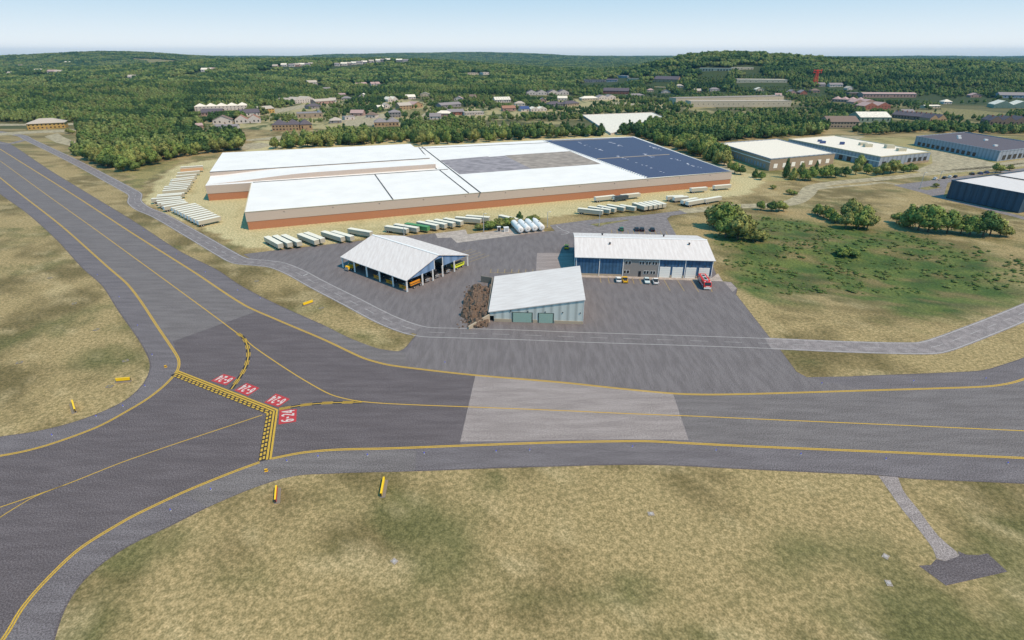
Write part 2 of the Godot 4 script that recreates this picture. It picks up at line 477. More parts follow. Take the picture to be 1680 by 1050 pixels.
func build_ground() -> void:
	var xs := PackedFloat64Array()
	var zs := PackedFloat64Array()
	var s := 3.0
	var x := 330.0
	while x < 10500.0:
		x += s
		s *= 1.13
		xs.append(x)
	var left := PackedFloat64Array()
	for i in range(xs.size() - 1, -1, -1):
		left.append(-xs[i])
	x = -330.0
	while x < 331.0:
		left.append(x)
		x += 3.0
	left.append_array(xs)
	xs = left
	var z := 220.0
	s = 40.0
	while z > -9800.0:
		zs.append(z)
		if z > 20.0:
			s = 20.0
		elif z > -560.0:
			s = 3.0
		else:
			s = minf(s * 1.045, 400.0)
		z -= s
	var coarse := FastNoiseLite.new()
	coarse.seed = 31
	coarse.frequency = 0.018
	coarse.fractal_octaves = 5
	coarse.fractal_gain = 0.6
	var fine := FastNoiseLite.new()
	fine.seed = 32
	fine.frequency = 0.09
	fine.fractal_octaves = 3
	var yard := zone_of([Vector2(-208.04, -310.77), Vector2(-226.88, -359.85), Vector2(-251.01, -420.09), Vector2(-241.14, -440.83), Vector2(-219.3, -457.66), Vector2(-242.72, -546.8), Vector2(-83.22, -563.45), Vector2(104.84, -624.82), Vector2(127.14, -546.8), Vector2(141.09, -446.31), Vector2(160.37, -401.09), Vector2(167.25, -375.37), Vector2(139.3, -328.86), Vector2(104.9, -316.6), Vector2(72.65, -297.01), Vector2(37.83, -281.87), Vector2(12.33, -274.8), Vector2(-12.06, -268.04), Vector2(-43.04, -253.36), Vector2(-65.7, -240.03), Vector2(-89.25, -228.71), Vector2(-103.25, -222.99), Vector2(-113.36, -223.79), Vector2(-148.39, -257.41), Vector2(-189.37, -294.38)])
	var town := [zone_of([Vector2(-431.31, -987.5), Vector2(-355.06, -1083.03), Vector2(-231.16, -1129.66), Vector2(-140.43, -1013.09), Vector2(-104.43, -786.8), Vector2(-123.41, -675.23), Vector2(-189.44, -646.31), Vector2(-264.18, -630.07), Vector2(-346.74, -663.37), Vector2(-402.21, -741.09), Vector2(-476.19, -896.52)]), zone_of([Vector2(-108.54, -876.24), Vector2(-38.26, -928.67), Vector2(9.05, -876.24), Vector2(64.84, -1053.96), Vector2(190.21, -1162.97), Vector2(270.18, -1053.96), Vector2(230.17, -856.83), Vector2(101.9, -820.39), Vector2(50.95, -820.39), Vector2(0, -741.09), Vector2(-75.65, -726.96)])]
	var green := zone_of([Vector2(90.33, -240.03), Vector2(126.09, -281.87), Vector2(148.82, -270.26), Vector2(164.09, -259.48), Vector2(184.93, -246.54), Vector2(192.04, -232.96), Vector2(203.59, -220.62), Vector2(198.35, -202.39), Vector2(172.82, -171.7), Vector2(157.55, -167.66), Vector2(140.32, -160.5), Vector2(121.36, -158.23), Vector2(115.35, -171.7), Vector2(111.1, -183.66), Vector2(86.85, -167.66), Vector2(80.68, -176.97), Vector2(85.11, -202.39)])
	var straw := zone_of([Vector2(83.22, -173.77), Vector2(97.16, -176.97), Vector2(115.58, -175.89), Vector2(117.74, -165.22), Vector2(100.53, -151.71), Vector2(83.78, -151.71)])
	var park := zone_of([Vector2(157.83, -446.31), Vector2(202.42, -531.05), Vector2(267.48, -563.45), Vector2(400.9, -576.58), Vector2(521.04, -590.3), Vector2(373.36, -412.78), Vector2(304.14, -389.99), Vector2(211.97, -359.85), Vector2(164.03, -367.46)])
	var verge := zone_of([Vector2(-473.79, -576.58), Vector2(-376.33, -498.54), Vector2(-259.54, -379.45), Vector2(-227.36, -338.64), Vector2(-245, -389.99), Vector2(-258.26, -446.31), Vector2(-277.39, -430.23), Vector2(-301.78, -425.11), Vector2(-364.72, -482.04), Vector2(-427.64, -546.8)])
	var v := PackedVector3Array()
	var uv := PackedVector2Array()
	var col := PackedColorArray()
	var nor := PackedVector3Array()
	var ix := PackedInt32Array()
	var c_straw := Color(0.555, 0.432, 0.255)
	var c_olive := Color(0.262, 0.208, 0.108)
	var c_green := Color(0.195, 0.205, 0.090)
	var c_yard := Color(0.82, 0.72, 0.49)
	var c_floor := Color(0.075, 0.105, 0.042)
	for zz in zs:
		for xx in xs:
			var p := Vector2(xx, zz)
			var y := terrain(xx, zz)
			v.append(Vector3(xx, y, zz))
			uv.append(p)
			var d := p.length()
			var e := 2.0
			if d > 900.0:
				e = 20.0
			nor.append(Vector3(terrain(xx - e, zz) - terrain(xx + e, zz), 2.0 * e, terrain(xx, zz - e) - terrain(xx, zz + e)).normalized() if d > 800.0 or xx > 60.0 else Vector3.UP)
			var n := coarse.get_noise_2d(xx, zz)
			var f := fine.get_noise_2d(xx, zz)
			var c := c_straw.lerp(c_olive, ss(-0.28, 0.36, n + f * 0.3))
			c = c.lerp(c_green, ss(0.05, 0.5, coarse.get_noise_2d(xx + 900.0, zz * 1.3) + f * 0.2) * 0.75)
			c = c.lerp(Color(0.80, 0.65, 0.44), ss(0.18, 0.55, fine.get_noise_2d(xx * 0.7 + 40.0, zz * 0.8) + n * 0.4) * 0.5)
			if d < 1200.0:
				var streaky := fine.get_noise_2d(xx * 0.42 + zz * 0.3, zz * 0.95 - xx * 0.3)
				var q := p + Vector2(n, coarse.get_noise_2d(xx - 300.0, zz)) * 7.0 + Vector2(f, -f) * 3.0
				var green_part := 0.0
				for k in 5:
					var g2 := p + Vector2(coarse.get_noise_2d(xx * 1.4 + k * 90.0, zz * 1.4), coarse.get_noise_2d(xx * 1.4 - 300.0, zz * 1.4 + k * 90.0)) * (10.0 + k * 6.0)
					if inside(g2, green[0], green[1]):
						green_part += 0.2
				if inside(q, yard[0], yard[1]):
					c = c_yard.lerp(Color(0.50, 0.43, 0.24), ss(0.0, 0.5, n + f * 0.6) * 0.5)
				elif green_part > 0.0:
					c = c.lerp(Color(0.105, 0.18, 0.052).lerp(Color(0.205, 0.26, 0.082), ss(-0.3, 0.3, f + n * 0.5)).lerp(c_olive, ss(0.0, 0.4, streaky + n * 0.5) * 0.8).lerp(c_straw, ss(0.3, 0.6, streaky + n * 0.5) * 0.3).lerp(Color(0.05, 0.10, 0.035), ss(0.0, 0.5, coarse.get_noise_2d(xx * 1.6 - 200.0, zz * 3.0)) * 0.7), green_part)
				elif inside(q, straw[0], straw[1]):
					c = c_straw.lerp(c_olive, ss(-0.1, 0.5, f + n * 0.3) * 0.7)
				elif inside(q, park[0], park[1]):
					c = Color(0.55, 0.48, 0.27).lerp(Color(0.26, 0.24, 0.10), ss(-0.1, 0.35, n + f * 0.4))
				elif inside(q, verge[0], verge[1]):
					c = Color(0.46, 0.39, 0.19).lerp(c_green, ss(-0.1, 0.3, n + f) * 0.6)
				elif inside(q, town[0][0], town[0][1]) or inside(q, town[1][0], town[1][1]):
					c = Color(0.62, 0.54, 0.34).lerp(Color(0.12, 0.155, 0.06), ss(-0.02, 0.3, n + f * 0.5))
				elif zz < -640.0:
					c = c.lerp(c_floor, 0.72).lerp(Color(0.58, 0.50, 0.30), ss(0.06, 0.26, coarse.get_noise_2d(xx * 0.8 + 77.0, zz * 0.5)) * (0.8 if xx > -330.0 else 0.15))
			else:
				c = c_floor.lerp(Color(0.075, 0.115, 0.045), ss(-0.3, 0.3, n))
			col.append(c)
	var w := xs.size()
	for j in zs.size() - 1:
		for i in w - 1:
			var a := j * w + i
			ix.append_array(PackedInt32Array([a, a + w, a + 1, a + 1, a + w, a + w + 1]))
	var arr := []
	arr.resize(Mesh.ARRAY_MAX)
	arr[Mesh.ARRAY_VERTEX] = v
	arr[Mesh.ARRAY_NORMAL] = nor
	arr[Mesh.ARRAY_TEX_UV] = uv
	arr[Mesh.ARRAY_TEX_UV2] = uv
	arr[Mesh.ARRAY_COLOR] = col
	arr[Mesh.ARRAY_INDEX] = ix
	var mesh := ArrayMesh.new()
	mesh.add_surface_from_arrays(Mesh.PRIMITIVE_TRIANGLES, arr)
	var g := mat("grass_ground", grey(1.0), 0.95, noise_tex(0.035, Color(0.74, 0.745, 0.67), Color(1.0, 0.975, 0.92), 1024, 7, 41), Vector2(0.021, 0.021), noise_tex(0.045, Color(0.77, 0.78, 0.74), grey(1.0), 1024, 5, 42), Vector2(0.047, 0.043))
	g.vertex_color_use_as_albedo = true
	structure("ground", mesh, g, "straw and olive grassland round the airfield, rising to wooded hills", "ground")

func build_pavement() -> void:
	# everything paved round the taxiways and the apron, as one sheet; other tones lie on it
	var lower := [Vector2(-117.02, -95.09), Vector2(-111.13, -97.38), Vector2(-104.99, -99.19), Vector2(-99.53, -102.22), Vector2(-95.16, -106.68), Vector2(-92.77, -111.45), Vector2(-92.51, -116.55), Vector2(-93.72, -122.01), Vector2(-96.01, -127.23), Vector2(-99.45, -132.24), Vector2(-108.25, -142.52), Vector2(-127.81, -163.5), Vector2(-146.93, -184.47), Vector2(-166.43, -202.39), Vector2(-201.94, -237.34), Vector2(-252.51, -284.29), Vector2(-303.92, -328.86), Vector2(-407.04, -420.09)]
	var upper := [Vector2(-668.71, -713.33), Vector2(-485.43, -546.8), Vector2(-465.45, -532.97), Vector2(-328.32, -401.09), Vector2(-256.62, -333.69), Vector2(-187.14, -268.37), Vector2(-139.76, -222.59), Vector2(-113.85, -200.7), Vector2(-97.2, -184.24), Vector2(-77.17, -167.17), Vector2(-57.15, -151.71), Vector2(-48.04, -144.05), Vector2(-38.39, -137.57), Vector2(-34.14, -136.11), Vector2(-31.52, -135.76), Vector2(-30.04, -138.08), Vector2(-29.04, -142.52), Vector2(-28.16, -146.01)]
	var yard_side := [Vector2(-37.4, -152.55), Vector2(-54.54, -167.66), Vector2(-70.61, -183.09), Vector2(-82.76, -195.8), Vector2(-91.28, -203.07), Vector2(-99.33, -206.52), Vector2(-111.29, -219.05), Vector2(-100.48, -223.79), Vector2(-79.76, -232.1), Vector2(-65.98, -237.78), Vector2(-47.08, -244.93), Vector2(-35.83, -248.46), Vector2(1.68, -245.59), Vector2(15.39, -251.38), Vector2(20.3, -252.37), Vector2(18.33, -262.1), Vector2(38.41, -271.39), Vector2(71.24, -281.87), Vector2(92.1, -291.03), Vector2(94.06, -285.52), Vector2(81.34, -279.48), Vector2(78.11, -274.11), Vector2(74.67, -241.86), Vector2(77.7, -216.75), Vector2(75.65, -188.36), Vector2(77.43, -188.36), Vector2(79.67, -187.76), Vector2(79.63, -181.61), Vector2(77.32, -176.43), Vector2(75.38, -143.67), Vector2(75.29, -137.72), Vector2(74.29, -124.73), Vector2(75.69, -122.01)]
	var right := [Vector2(88.01, -122.45), Vector2(112.28, -124.12), Vector2(123.55, -125.35), Vector2(131.1, -128.19), Vector2(139.47, -131.81), Vector2(176.74, -149.63)]
	var south := [Vector2(111.89, -81.5), Vector2(99.03, -83), Vector2(78.8, -84.36), Vector2(71.66, -85.41), Vector2(61.78, -86.11), Vector2(44.06, -87.37), Vector2(32.05, -88.29), Vector2(22.22, -88.47), Vector2(7.38, -87.92), Vector2(-4.9, -87.37), Vector2(-19.45, -86.56), Vector2(-31.14, -86.17), Vector2(-37.1, -85.81), Vector2(-41.01, -85.58), Vector2(-44.01, -84.88), Vector2(-45.85, -84.07), Vector2(-48.58, -82.49), Vector2(-51, -80.84), Vector2(-55.93, -76.76), Vector2(-60.21, -72.38), Vector2(-64.61, -68.21), Vector2(-66.85, -64.58), Vector2(-67.76, -60.2), Vector2(-67.07, -55.97), Vector2(-65.12, -51.28), Vector2(-62.09, -45.27), Vector2(-77.41, -45.27)]
	var st := new_st()
	flat_poly(st, PackedVector2Array(Array(smooth(lower)).duplicate() + Array(smooth(upper)) + yard_side + Array(smooth(right)) + Array(smooth(south))), 0.02)
	structure("taxiway_pavement", st.commit(), M.shoulder_asphalt, "purple-grey asphalt of the taxiways with their paved shoulders", "taxiway")
	st = new_st()
	for edge in [smooth(lower), smooth(upper), PackedVector2Array(yard_side), smooth(right), smooth(south)]:
		ribbon(st, edge, 0, 0.35, 0.023)
	structure("pavement_edge", st.commit(), M.junction_asphalt, "thin dark ravelled edge where the asphalt meets the grass", "pavement edge")
	# the apron
	structure("apron", sheet([Vector2(-28.16, -146.01), Vector2(-37.4, -152.55), Vector2(-54.54, -167.66), Vector2(-70.61, -183.09), Vector2(-82.76, -195.8), Vector2(-91.28, -203.07), Vector2(-99.33, -206.52), Vector2(-111.29, -219.05), Vector2(-100.48, -223.79), Vector2(-79.76, -232.1), Vector2(-65.98, -237.78), Vector2(-47.08, -244.93), Vector2(-35.83, -248.46), Vector2(1.68, -245.59), Vector2(15.39, -251.38), Vector2(28.11, -247.5), Vector2(85.99, -243.72), Vector2(75.65, -188.36), Vector2(77.43, -188.36), Vector2(77.32, -176.43), Vector2(75.38, -143.67), Vector2(75.29, -137.72), Vector2(74.29, -124.73), Vector2(75.69, -122.01), Vector2(87.36, -115.86), Vector2(59.65, -114.36), Vector2(47.34, -114.09), Vector2(39.43, -114.57), Vector2(28.1, -116.55), Vector2(13.22, -119.52), Vector2(-10.15, -123.21), Vector2(-28.28, -126.92), Vector2(-29.43, -134.54), Vector2(-28.55, -139.53)], 0.026), M.apron_asphalt, "dark grey asphalt apron streaked across, under the sheds", "apron")
	structure("car_park", sheet([Vector2(18.33, -262.1), Vector2(38.41, -271.39), Vector2(71.24, -281.87), Vector2(92.1, -291.03), Vector2(94.06, -285.52), Vector2(81.34, -279.48), Vector2(78.11, -274.11), Vector2(75.17, -243.72), Vector2(28.11, -247.5), Vector2(15.39, -251.38), Vector2(20.3, -252.37)], 0.026), M.road_asphalt, "grey car park and lane behind the blue garage", "car park")
	structure("grass_island", sheet([Vector2(38.04, -263.7), Vector2(58.02, -271.95), Vector2(58.42, -270.82), Vector2(44.42, -262.63), Vector2(41.61, -259.48)], 0.04), M.straw_ground, "thin grass island beside the car park lane", "grass")
	# the dark junction and the other tones of the taxiways
	structure("junction_pavement", sheet(Array(smooth([Vector2(-98.03, -141.76), Vector2(-91.74, -132.48), Vector2(-88.91, -127.87), Vector2(-87.84, -124.89), Vector2(-87.13, -119.2), Vector2(-87.78, -112.5), Vector2(-89.34, -107.66), Vector2(-91.88, -101.76), Vector2(-94.92, -98.02), Vector2(-98.88, -94.48), Vector2(-102.21, -92.48), Vector2(-112.12, -89.59)])) + [Vector2(-77.41, -45.27), Vector2(-70.96, -45.27)] + Array(smooth([Vector2(-72.31, -51.28), Vector2(-73.45, -55.97), Vector2(-73.65, -60.42), Vector2(-72.67, -67.18), Vector2(-69.26, -73.09), Vector2(-67.28, -75.55), Vector2(-62.01, -80.84), Vector2(-55.6, -86.11), Vector2(-51.47, -89.03), Vector2(-49.38, -90.35), Vector2(-43.83, -92.08), Vector2(-36.87, -93.07), Vector2(-25.67, -93.39), Vector2(-11, -94.48)])) + [Vector2(-9.46, -122.97)] + Array(smooth([Vector2(-22.43, -125.51), Vector2(-32.57, -128.19), Vector2(-36.67, -129.82), Vector2(-41.05, -132.24), Vector2(-54.36, -142.52), Vector2(-72.82, -155.7), Vector2(-82.82, -161.9)])), 0.03), M.junction_asphalt, "darkest purple-black asphalt at the taxiway junction", "taxiway")
	structure("west_taxiway", sheet(Array(smooth([Vector2(-98.03, -141.76), Vector2(-107.68, -150.87), Vector2(-126.25, -172.21), Vector2(-139.67, -186.69), Vector2(-156.27, -202.39), Vector2(-223.81, -266.95), Vector2(-288.75, -325.72), Vector2(-341.82, -374.37), Vector2(-468.09, -488.52)])) + Array(smooth([Vector2(-624.13, -663.37), Vector2(-446.66, -500.25), Vector2(-256.26, -324.17), Vector2(-174.01, -247.02), Vector2(-120.37, -197.41), Vector2(-95.59, -173.98), Vector2(-82.82, -161.9)])), 0.03), M.taxiway_asphalt, "light grey taxiway running off to the upper left", "taxiway")
	structure("east_taxiway", sheet([Vector2(38.21, -95.91)] + Array(smooth([Vector2(39.01, -95.09), Vector2(51.62, -94.11), Vector2(78.76, -92.28), Vector2(105.34, -90.42), Vector2(119.41, -89.4)])) + Array(smooth([Vector2(164.04, -136.29), Vector2(141.37, -125.97), Vector2(130.9, -121.12), Vector2(125.52, -119.09), Vector2(119.03, -117.66), Vector2(107.17, -116.82), Vector2(86.53, -115.72), Vector2(59.6, -114.22), Vector2(39.39, -114.44)])), 0.03), M.taxiway_asphalt, "grey taxiway running off to the right", "taxiway")
	structure("concrete_panel", sheet([Vector2(-11.1, -95.7), Vector2(-9.46, -122.97), Vector2(13.21, -119.37), Vector2(28.07, -116.38), Vector2(39.39, -114.44), Vector2(38.06, -96.33), Vector2(24.58, -96.54), Vector2(11.29, -96.33)], 0.034), M.worn_concrete, "pale concrete patch across the middle taxiway", "pavement")
	for p in [[Vector2(-34.14, -136.11), Vector2(-31.52, -135.76), Vector2(-28.47, -134.88), Vector2(-26.55, -134.54), Vector2(-26.13, -126.6), Vector2(-32.57, -128.19), Vector2(-36.67, -129.82), Vector2(-41.05, -132.24), Vector2(-45.78, -135.58), Vector2(-58.27, -147.6), Vector2(-57.15, -151.71), Vector2(-48.04, -144.05), Vector2(-38.39, -137.57)], [Vector2(-20.08, -92.97), Vector2(-19.33, -86.56), Vector2(-31.14, -86.17), Vector2(-41.01, -85.58), Vector2(-45.85, -84.07), Vector2(-51, -80.84), Vector2(-55.93, -76.76), Vector2(-62.33, -80.35), Vector2(-55.48, -85.85), Vector2(-49.23, -89.97), Vector2(-43.13, -91.89), Vector2(-36.79, -92.77), Vector2(-25.61, -93.07)]]:
		structure("worn_shoulder", sheet(p, 0.024 if p[0].y < -150 else 0.024), M.taxiway_asphalt, "lighter worn strip of paved shoulder beside the junction, %s" % ("below the grass island" if p[0].y < -120 else "along its lower edge"), "shoulder")
	structure("concrete_stub", sheet(Array(smooth([Vector2(72.17, -85.06), Vector2(71.93, -82.49), Vector2(71.2, -76.15), Vector2(71.13, -71.83), Vector2(70.71, -67.31), Vector2(69.95, -65.31)])) + [Vector2(70.93, -64.7), Vector2(74.13, -65.8), Vector2(74.25, -66.68)] + Array(smooth([Vector2(74.25, -66.68), Vector2(73.55, -69.92), Vector2(74.12, -75.85), Vector2(74.43, -80.52), Vector2(75.79, -84.71)])), 0.03), M.pale_path if M.has("pale_path") else M.worn_concrete, "curved pale path down from the right taxiway", "path")
	structure("asphalt_turnaround", sheet([Vector2(66.08, -63.86), Vector2(68.14, -63.98), Vector2(69.87, -65.19), Vector2(70.93, -64.7), Vector2(74.13, -65.8), Vector2(74.55, -66.8), Vector2(75.42, -66.05), Vector2(77.35, -65.93), Vector2(79.16, -66.3), Vector2(79.59, -62.69), Vector2(73.37, -61.31), Vector2(67.87, -60.09)], 0.026), M.junction_asphalt, "small dark asphalt pad ending the curved path", "pavement")
	# service road round the taxiway
	var road := smooth(service_road(), 3.0)
	var west := PackedVector2Array()
	var east := PackedVector2Array()
	for q in road:
		if q.x < -28.0:
			west.append(q)
		elif q.x > 72.0:
			east.append(q)
	structure("service_road", band(west, 7.2, 0.042), M.road_asphalt, "grey two-lane service road with white lines left of the apron", "road")
	structure("service_road_east", band(east, 7.2, 0.042), M.east_road, "paler service road running off to the right edge past the apron", "road")
	structure("dirt_road", band(smooth([Vector2(89.96, -288), Vector2(120.35, -298.33), Vector2(144, -301.7), Vector2(158.56, -309.34), Vector2(173.64, -327.28), Vector2(186.48, -345.45), Vector2(203.94, -357.99), Vector2(249.45, -374.37), Vector2(305.84, -396.58), Vector2(384.08, -425.11), Vector2(469.93, -457.66)]), 9.0, 0.05), M.dirt_road, "cream dirt road bending from the yard towards the far buildings", "road")
	structure("field_track", band(smooth([Vector2(182.85, -340.32), Vector2(206.13, -348.95), Vector2(224.49, -354.32), Vector2(240.23, -359.85), Vector2(248.52, -343.72), Vector2(249.65, -328.86)]), 3.5, 0.034), M.dirt_road, "faint pale track across the field behind the hollow", "track")
	structure("garage_walk", sheet([Vector2(23.76, -195.48), Vector2(73.61, -191.4), Vector2(78, -196.7), Vector2(76.99, -188.36), Vector2(76.62, -188.6), Vector2(22.7, -192.89)], 0.05), M.pale_concrete, "cream concrete walk in front of the blue garage", "walk")
	structure("drain_pad", sheet([Vector2(77.21, -188.36), Vector2(79.67, -187.76), Vector2(79.63, -181.61), Vector2(77.04, -178.6)], 0.05), M.worn_concrete, "small grey pad by the apron's right corner", "pavement")
	structure("concrete_bay", sheet([Vector2(10.43, -220.62), Vector2(25.45, -220.62), Vector2(23.55, -194.52), Vector2(8.92, -194.52)], 0.034), M.worn_concrete, "pale concrete square at the left end of the blue garage", "pavement")
	structure("tank_pad", sheet([Vector2(-35.54, -248.46), Vector2(-21.9, -254.57), Vector2(-20.49, -247.02), Vector2(-0.58, -256.39), Vector2(3.53, -260.52), Vector2(14.92, -253.36), Vector2(15.39, -251.38), Vector2(1.68, -245.59), Vector2(-24.12, -234.25), Vector2(-27.57, -242.05), Vector2(-33.56, -241.4)], 0.04), M.pale_concrete, "cream concrete pad under the white tanks", "pavement")
	structure("parking_lot", sheet([Vector2(241.17, -352.52), Vector2(270.75, -365.53), Vector2(371.82, -410.39), Vector2(420.71, -430.23), Vector2(394.41, -401.09), Vector2(333.29, -392.17), Vector2(280.66, -359.85), Vector2(251.78, -322.63), Vector2(260.64, -280.67), Vector2(261.19, -270.26), Vector2(257.43, -265.86), Vector2(256.15, -275.96), Vector2(245.79, -318.09), Vector2(245.27, -332.06)], 0.04), M.road_asphalt, "grey asphalt lot wrapping the navy hangar", "car park")
	structure("lot_island", sheet([Vector2(250.4, -343.72), Vector2(264.61, -350.73), Vector2(266.67, -345.45), Vector2(252.62, -338.64)], 0.05), M.straw_ground, "straw grass island in the hangar's lot", "grass")
	structure("runway_link", band(smooth([Vector2(-530.66, -572.14), Vector2(-466.69, -531.05), Vector2(-468.83, -555.01)]), 6.0, 0.045), M.road_asphalt, "short link from the left taxiway to the service road", "road")
	# pale lots and lanes among the far buildings
	var lots := [
		["school_drive", [Vector2(-542.03, -607.1), Vector2(-513.12, -627.43), Vector2(-480.51, -640.81), Vector2(-463.68, -617.11), Vector2(-497.39, -607.1), Vector2(-519.72, -587.97)], "pale drive in front of the orange school"],
		["school_road", [Vector2(-613.48, -691.88), Vector2(-572.79, -690.62), Vector2(-493.41, -706.7), Vector2(-483.99, -692.52), Vector2(-517.01, -678.25), Vector2(-596.91, -672.23)], "pale road behind the orange school"],
		["school_lot", [Vector2(-469.32, -581.09), Vector2(-475.07, -607.1), Vector2(-450.96, -581.09), Vector2(-398.65, -531.05), Vector2(-390.52, -512.52), Vector2(-426.34, -538.82)], "pale empty car park by the left grove"],
		["cream_lot", [Vector2(-393.39, -917.71), Vector2(-351.36, -896.52), Vector2(-335.99, -1013.09), Vector2(-314.48, -939.89), Vector2(-329.47, -820.39), Vector2(-346.18, -803.26)], "cream lot round the long gabled block"],
		["sandy_lot", [Vector2(-214.85, -726.96), Vector2(-203.88, -803.26), Vector2(-172.38, -820.39), Vector2(-160.03, -770.98), Vector2(-160.79, -675.23), Vector2(-188.81, -669.25)], "sandy lot among the grey houses"],
		["mown_lawn", [Vector2(-160.27, -852.11), Vector2(-132.96, -901.73), Vector2(-120.96, -829.22), Vector2(-131.89, -755.75)], "yellow mown lawn behind the houses"],
		["town_lane", [Vector2(-127.36, -693.78), Vector2(-121.19, -778.81), Vector2(-123.9, -896.52), Vector2(-119.68, -906.99), Vector2(-112.02, -770.98), Vector2(-115.34, -700.19)], "pale lane between lawn and woods"],
		["pale_yard", [Vector2(-40.22, -663.37), Vector2(-4.32, -690.62), Vector2(-3.3, -630.07), Vector2(-29.26, -619.66)], "pale yard in the wood behind the white roof"],
		["grove_lane", [Vector2(-257.32, -559.2), Vector2(-225.25, -595.01), Vector2(-176.11, -614.58), Vector2(-172.76, -602.21), Vector2(-215.53, -567.77), Vector2(-252.84, -548.83)], "pale lane through the trees behind the warehouse"],
		["grove_clearing", [Vector2(-250.21, -531.05), Vector2(-233.69, -538.82), Vector2(-217.47, -523.49), Vector2(-221.38, -501.97), Vector2(-232.9, -491.82)], "pale clearing behind the warehouse's left end"],
		["cottage_lane", [Vector2(152.74, -1026.37), Vector2(195.2, -1000.14), Vector2(237.07, -939.89), Vector2(229.66, -901.73), Vector2(184.16, -957.22), Vector2(146.26, -981.3)], "pale lane past the hip roofed cottages"],
		["sports_field", [Vector2(680.25, -939.89), Vector2(744.06, -951.37), Vector2(844.35, -987.5), Vector2(736.56, -856.83), Vector2(618.29, -748.35), Vector2(563.73, -737.51), Vector2(587.41, -786.8), Vector2(611.12, -838.23)], "pale open field at the upper right"],
		["sports_strip", [Vector2(783.54, -1053.96), Vector2(826.93, -1019.69), Vector2(792.06, -975.17), Vector2(729.9, -975.17)], "thin pale strip of field above the open field"],
		["dock_apron", [Vector2(335.35, -590.3), Vector2(354.9, -581.09), Vector2(323.62, -546.8), Vector2(316.46, -555.01)], "pale ground behind the flat roofed offices"],
		["dark_roof_apron", [Vector2(370.69, -508.95), Vector2(383.02, -519.78), Vector2(366.15, -430.23), Vector2(420.98, -457.66), Vector2(402.06, -435.47), Vector2(337.25, -405.69), Vector2(285.92, -394.36), Vector2(286.06, -401.09), Vector2(319, -430.23)], "cream concrete between the two office blocks"],
		["side_lane", [Vector2(158.77, -516.12), Vector2(193.79, -538.82), Vector2(189.73, -523.49), Vector2(170.7, -501.97), Vector2(171.51, -475.72), Vector2(162.61, -446.31), Vector2(160.86, -396.58), Vector2(152.85, -392.17), Vector2(155.43, -446.31)], "tan track along the brown office wall"],
	]
	for l in lots:
		structure(l[0], sheet(l[1], 0.05), M.straw_ground if "lawn" in l[0] or "track" in l[0] or "field" in l[0] or "strip" in l[0] else M.dirt_road, l[2], "pavement")

func service_road() -> Array:
	return [Vector2(-624.13, -663.37), Vector2(-501.79, -590.3), Vector2(-468.02, -559.2), Vector2(-340.43, -440.83), Vector2(-228.75, -333.69), Vector2(-221.67, -325.72), Vector2(-211.98, -309.34), Vector2(-198.54, -294.38), Vector2(-180.82, -279.48), Vector2(-140.89, -240.95), Vector2(-119.24, -219.83), Vector2(-108.92, -210.8), Vector2(-99.33, -208.29), Vector2(-92.33, -205.82), Vector2(-82.29, -197.74), Vector2(-70.45, -185.98), Vector2(-54.32, -170.67), Vector2(-37.91, -155.13), Vector2(-27.4, -148.21), Vector2(-18.16, -147.12), Vector2(0, -146.01), Vector2(21.09, -144.25), Vector2(49.51, -142.29), Vector2(73.5, -140.46), Vector2(95.15, -138.44), Vector2(115.83, -137.54), Vector2(121.61, -139.17), Vector2(138.39, -147.6), Vector2(157.59, -157.78), Vector2(196.31, -179.15)]

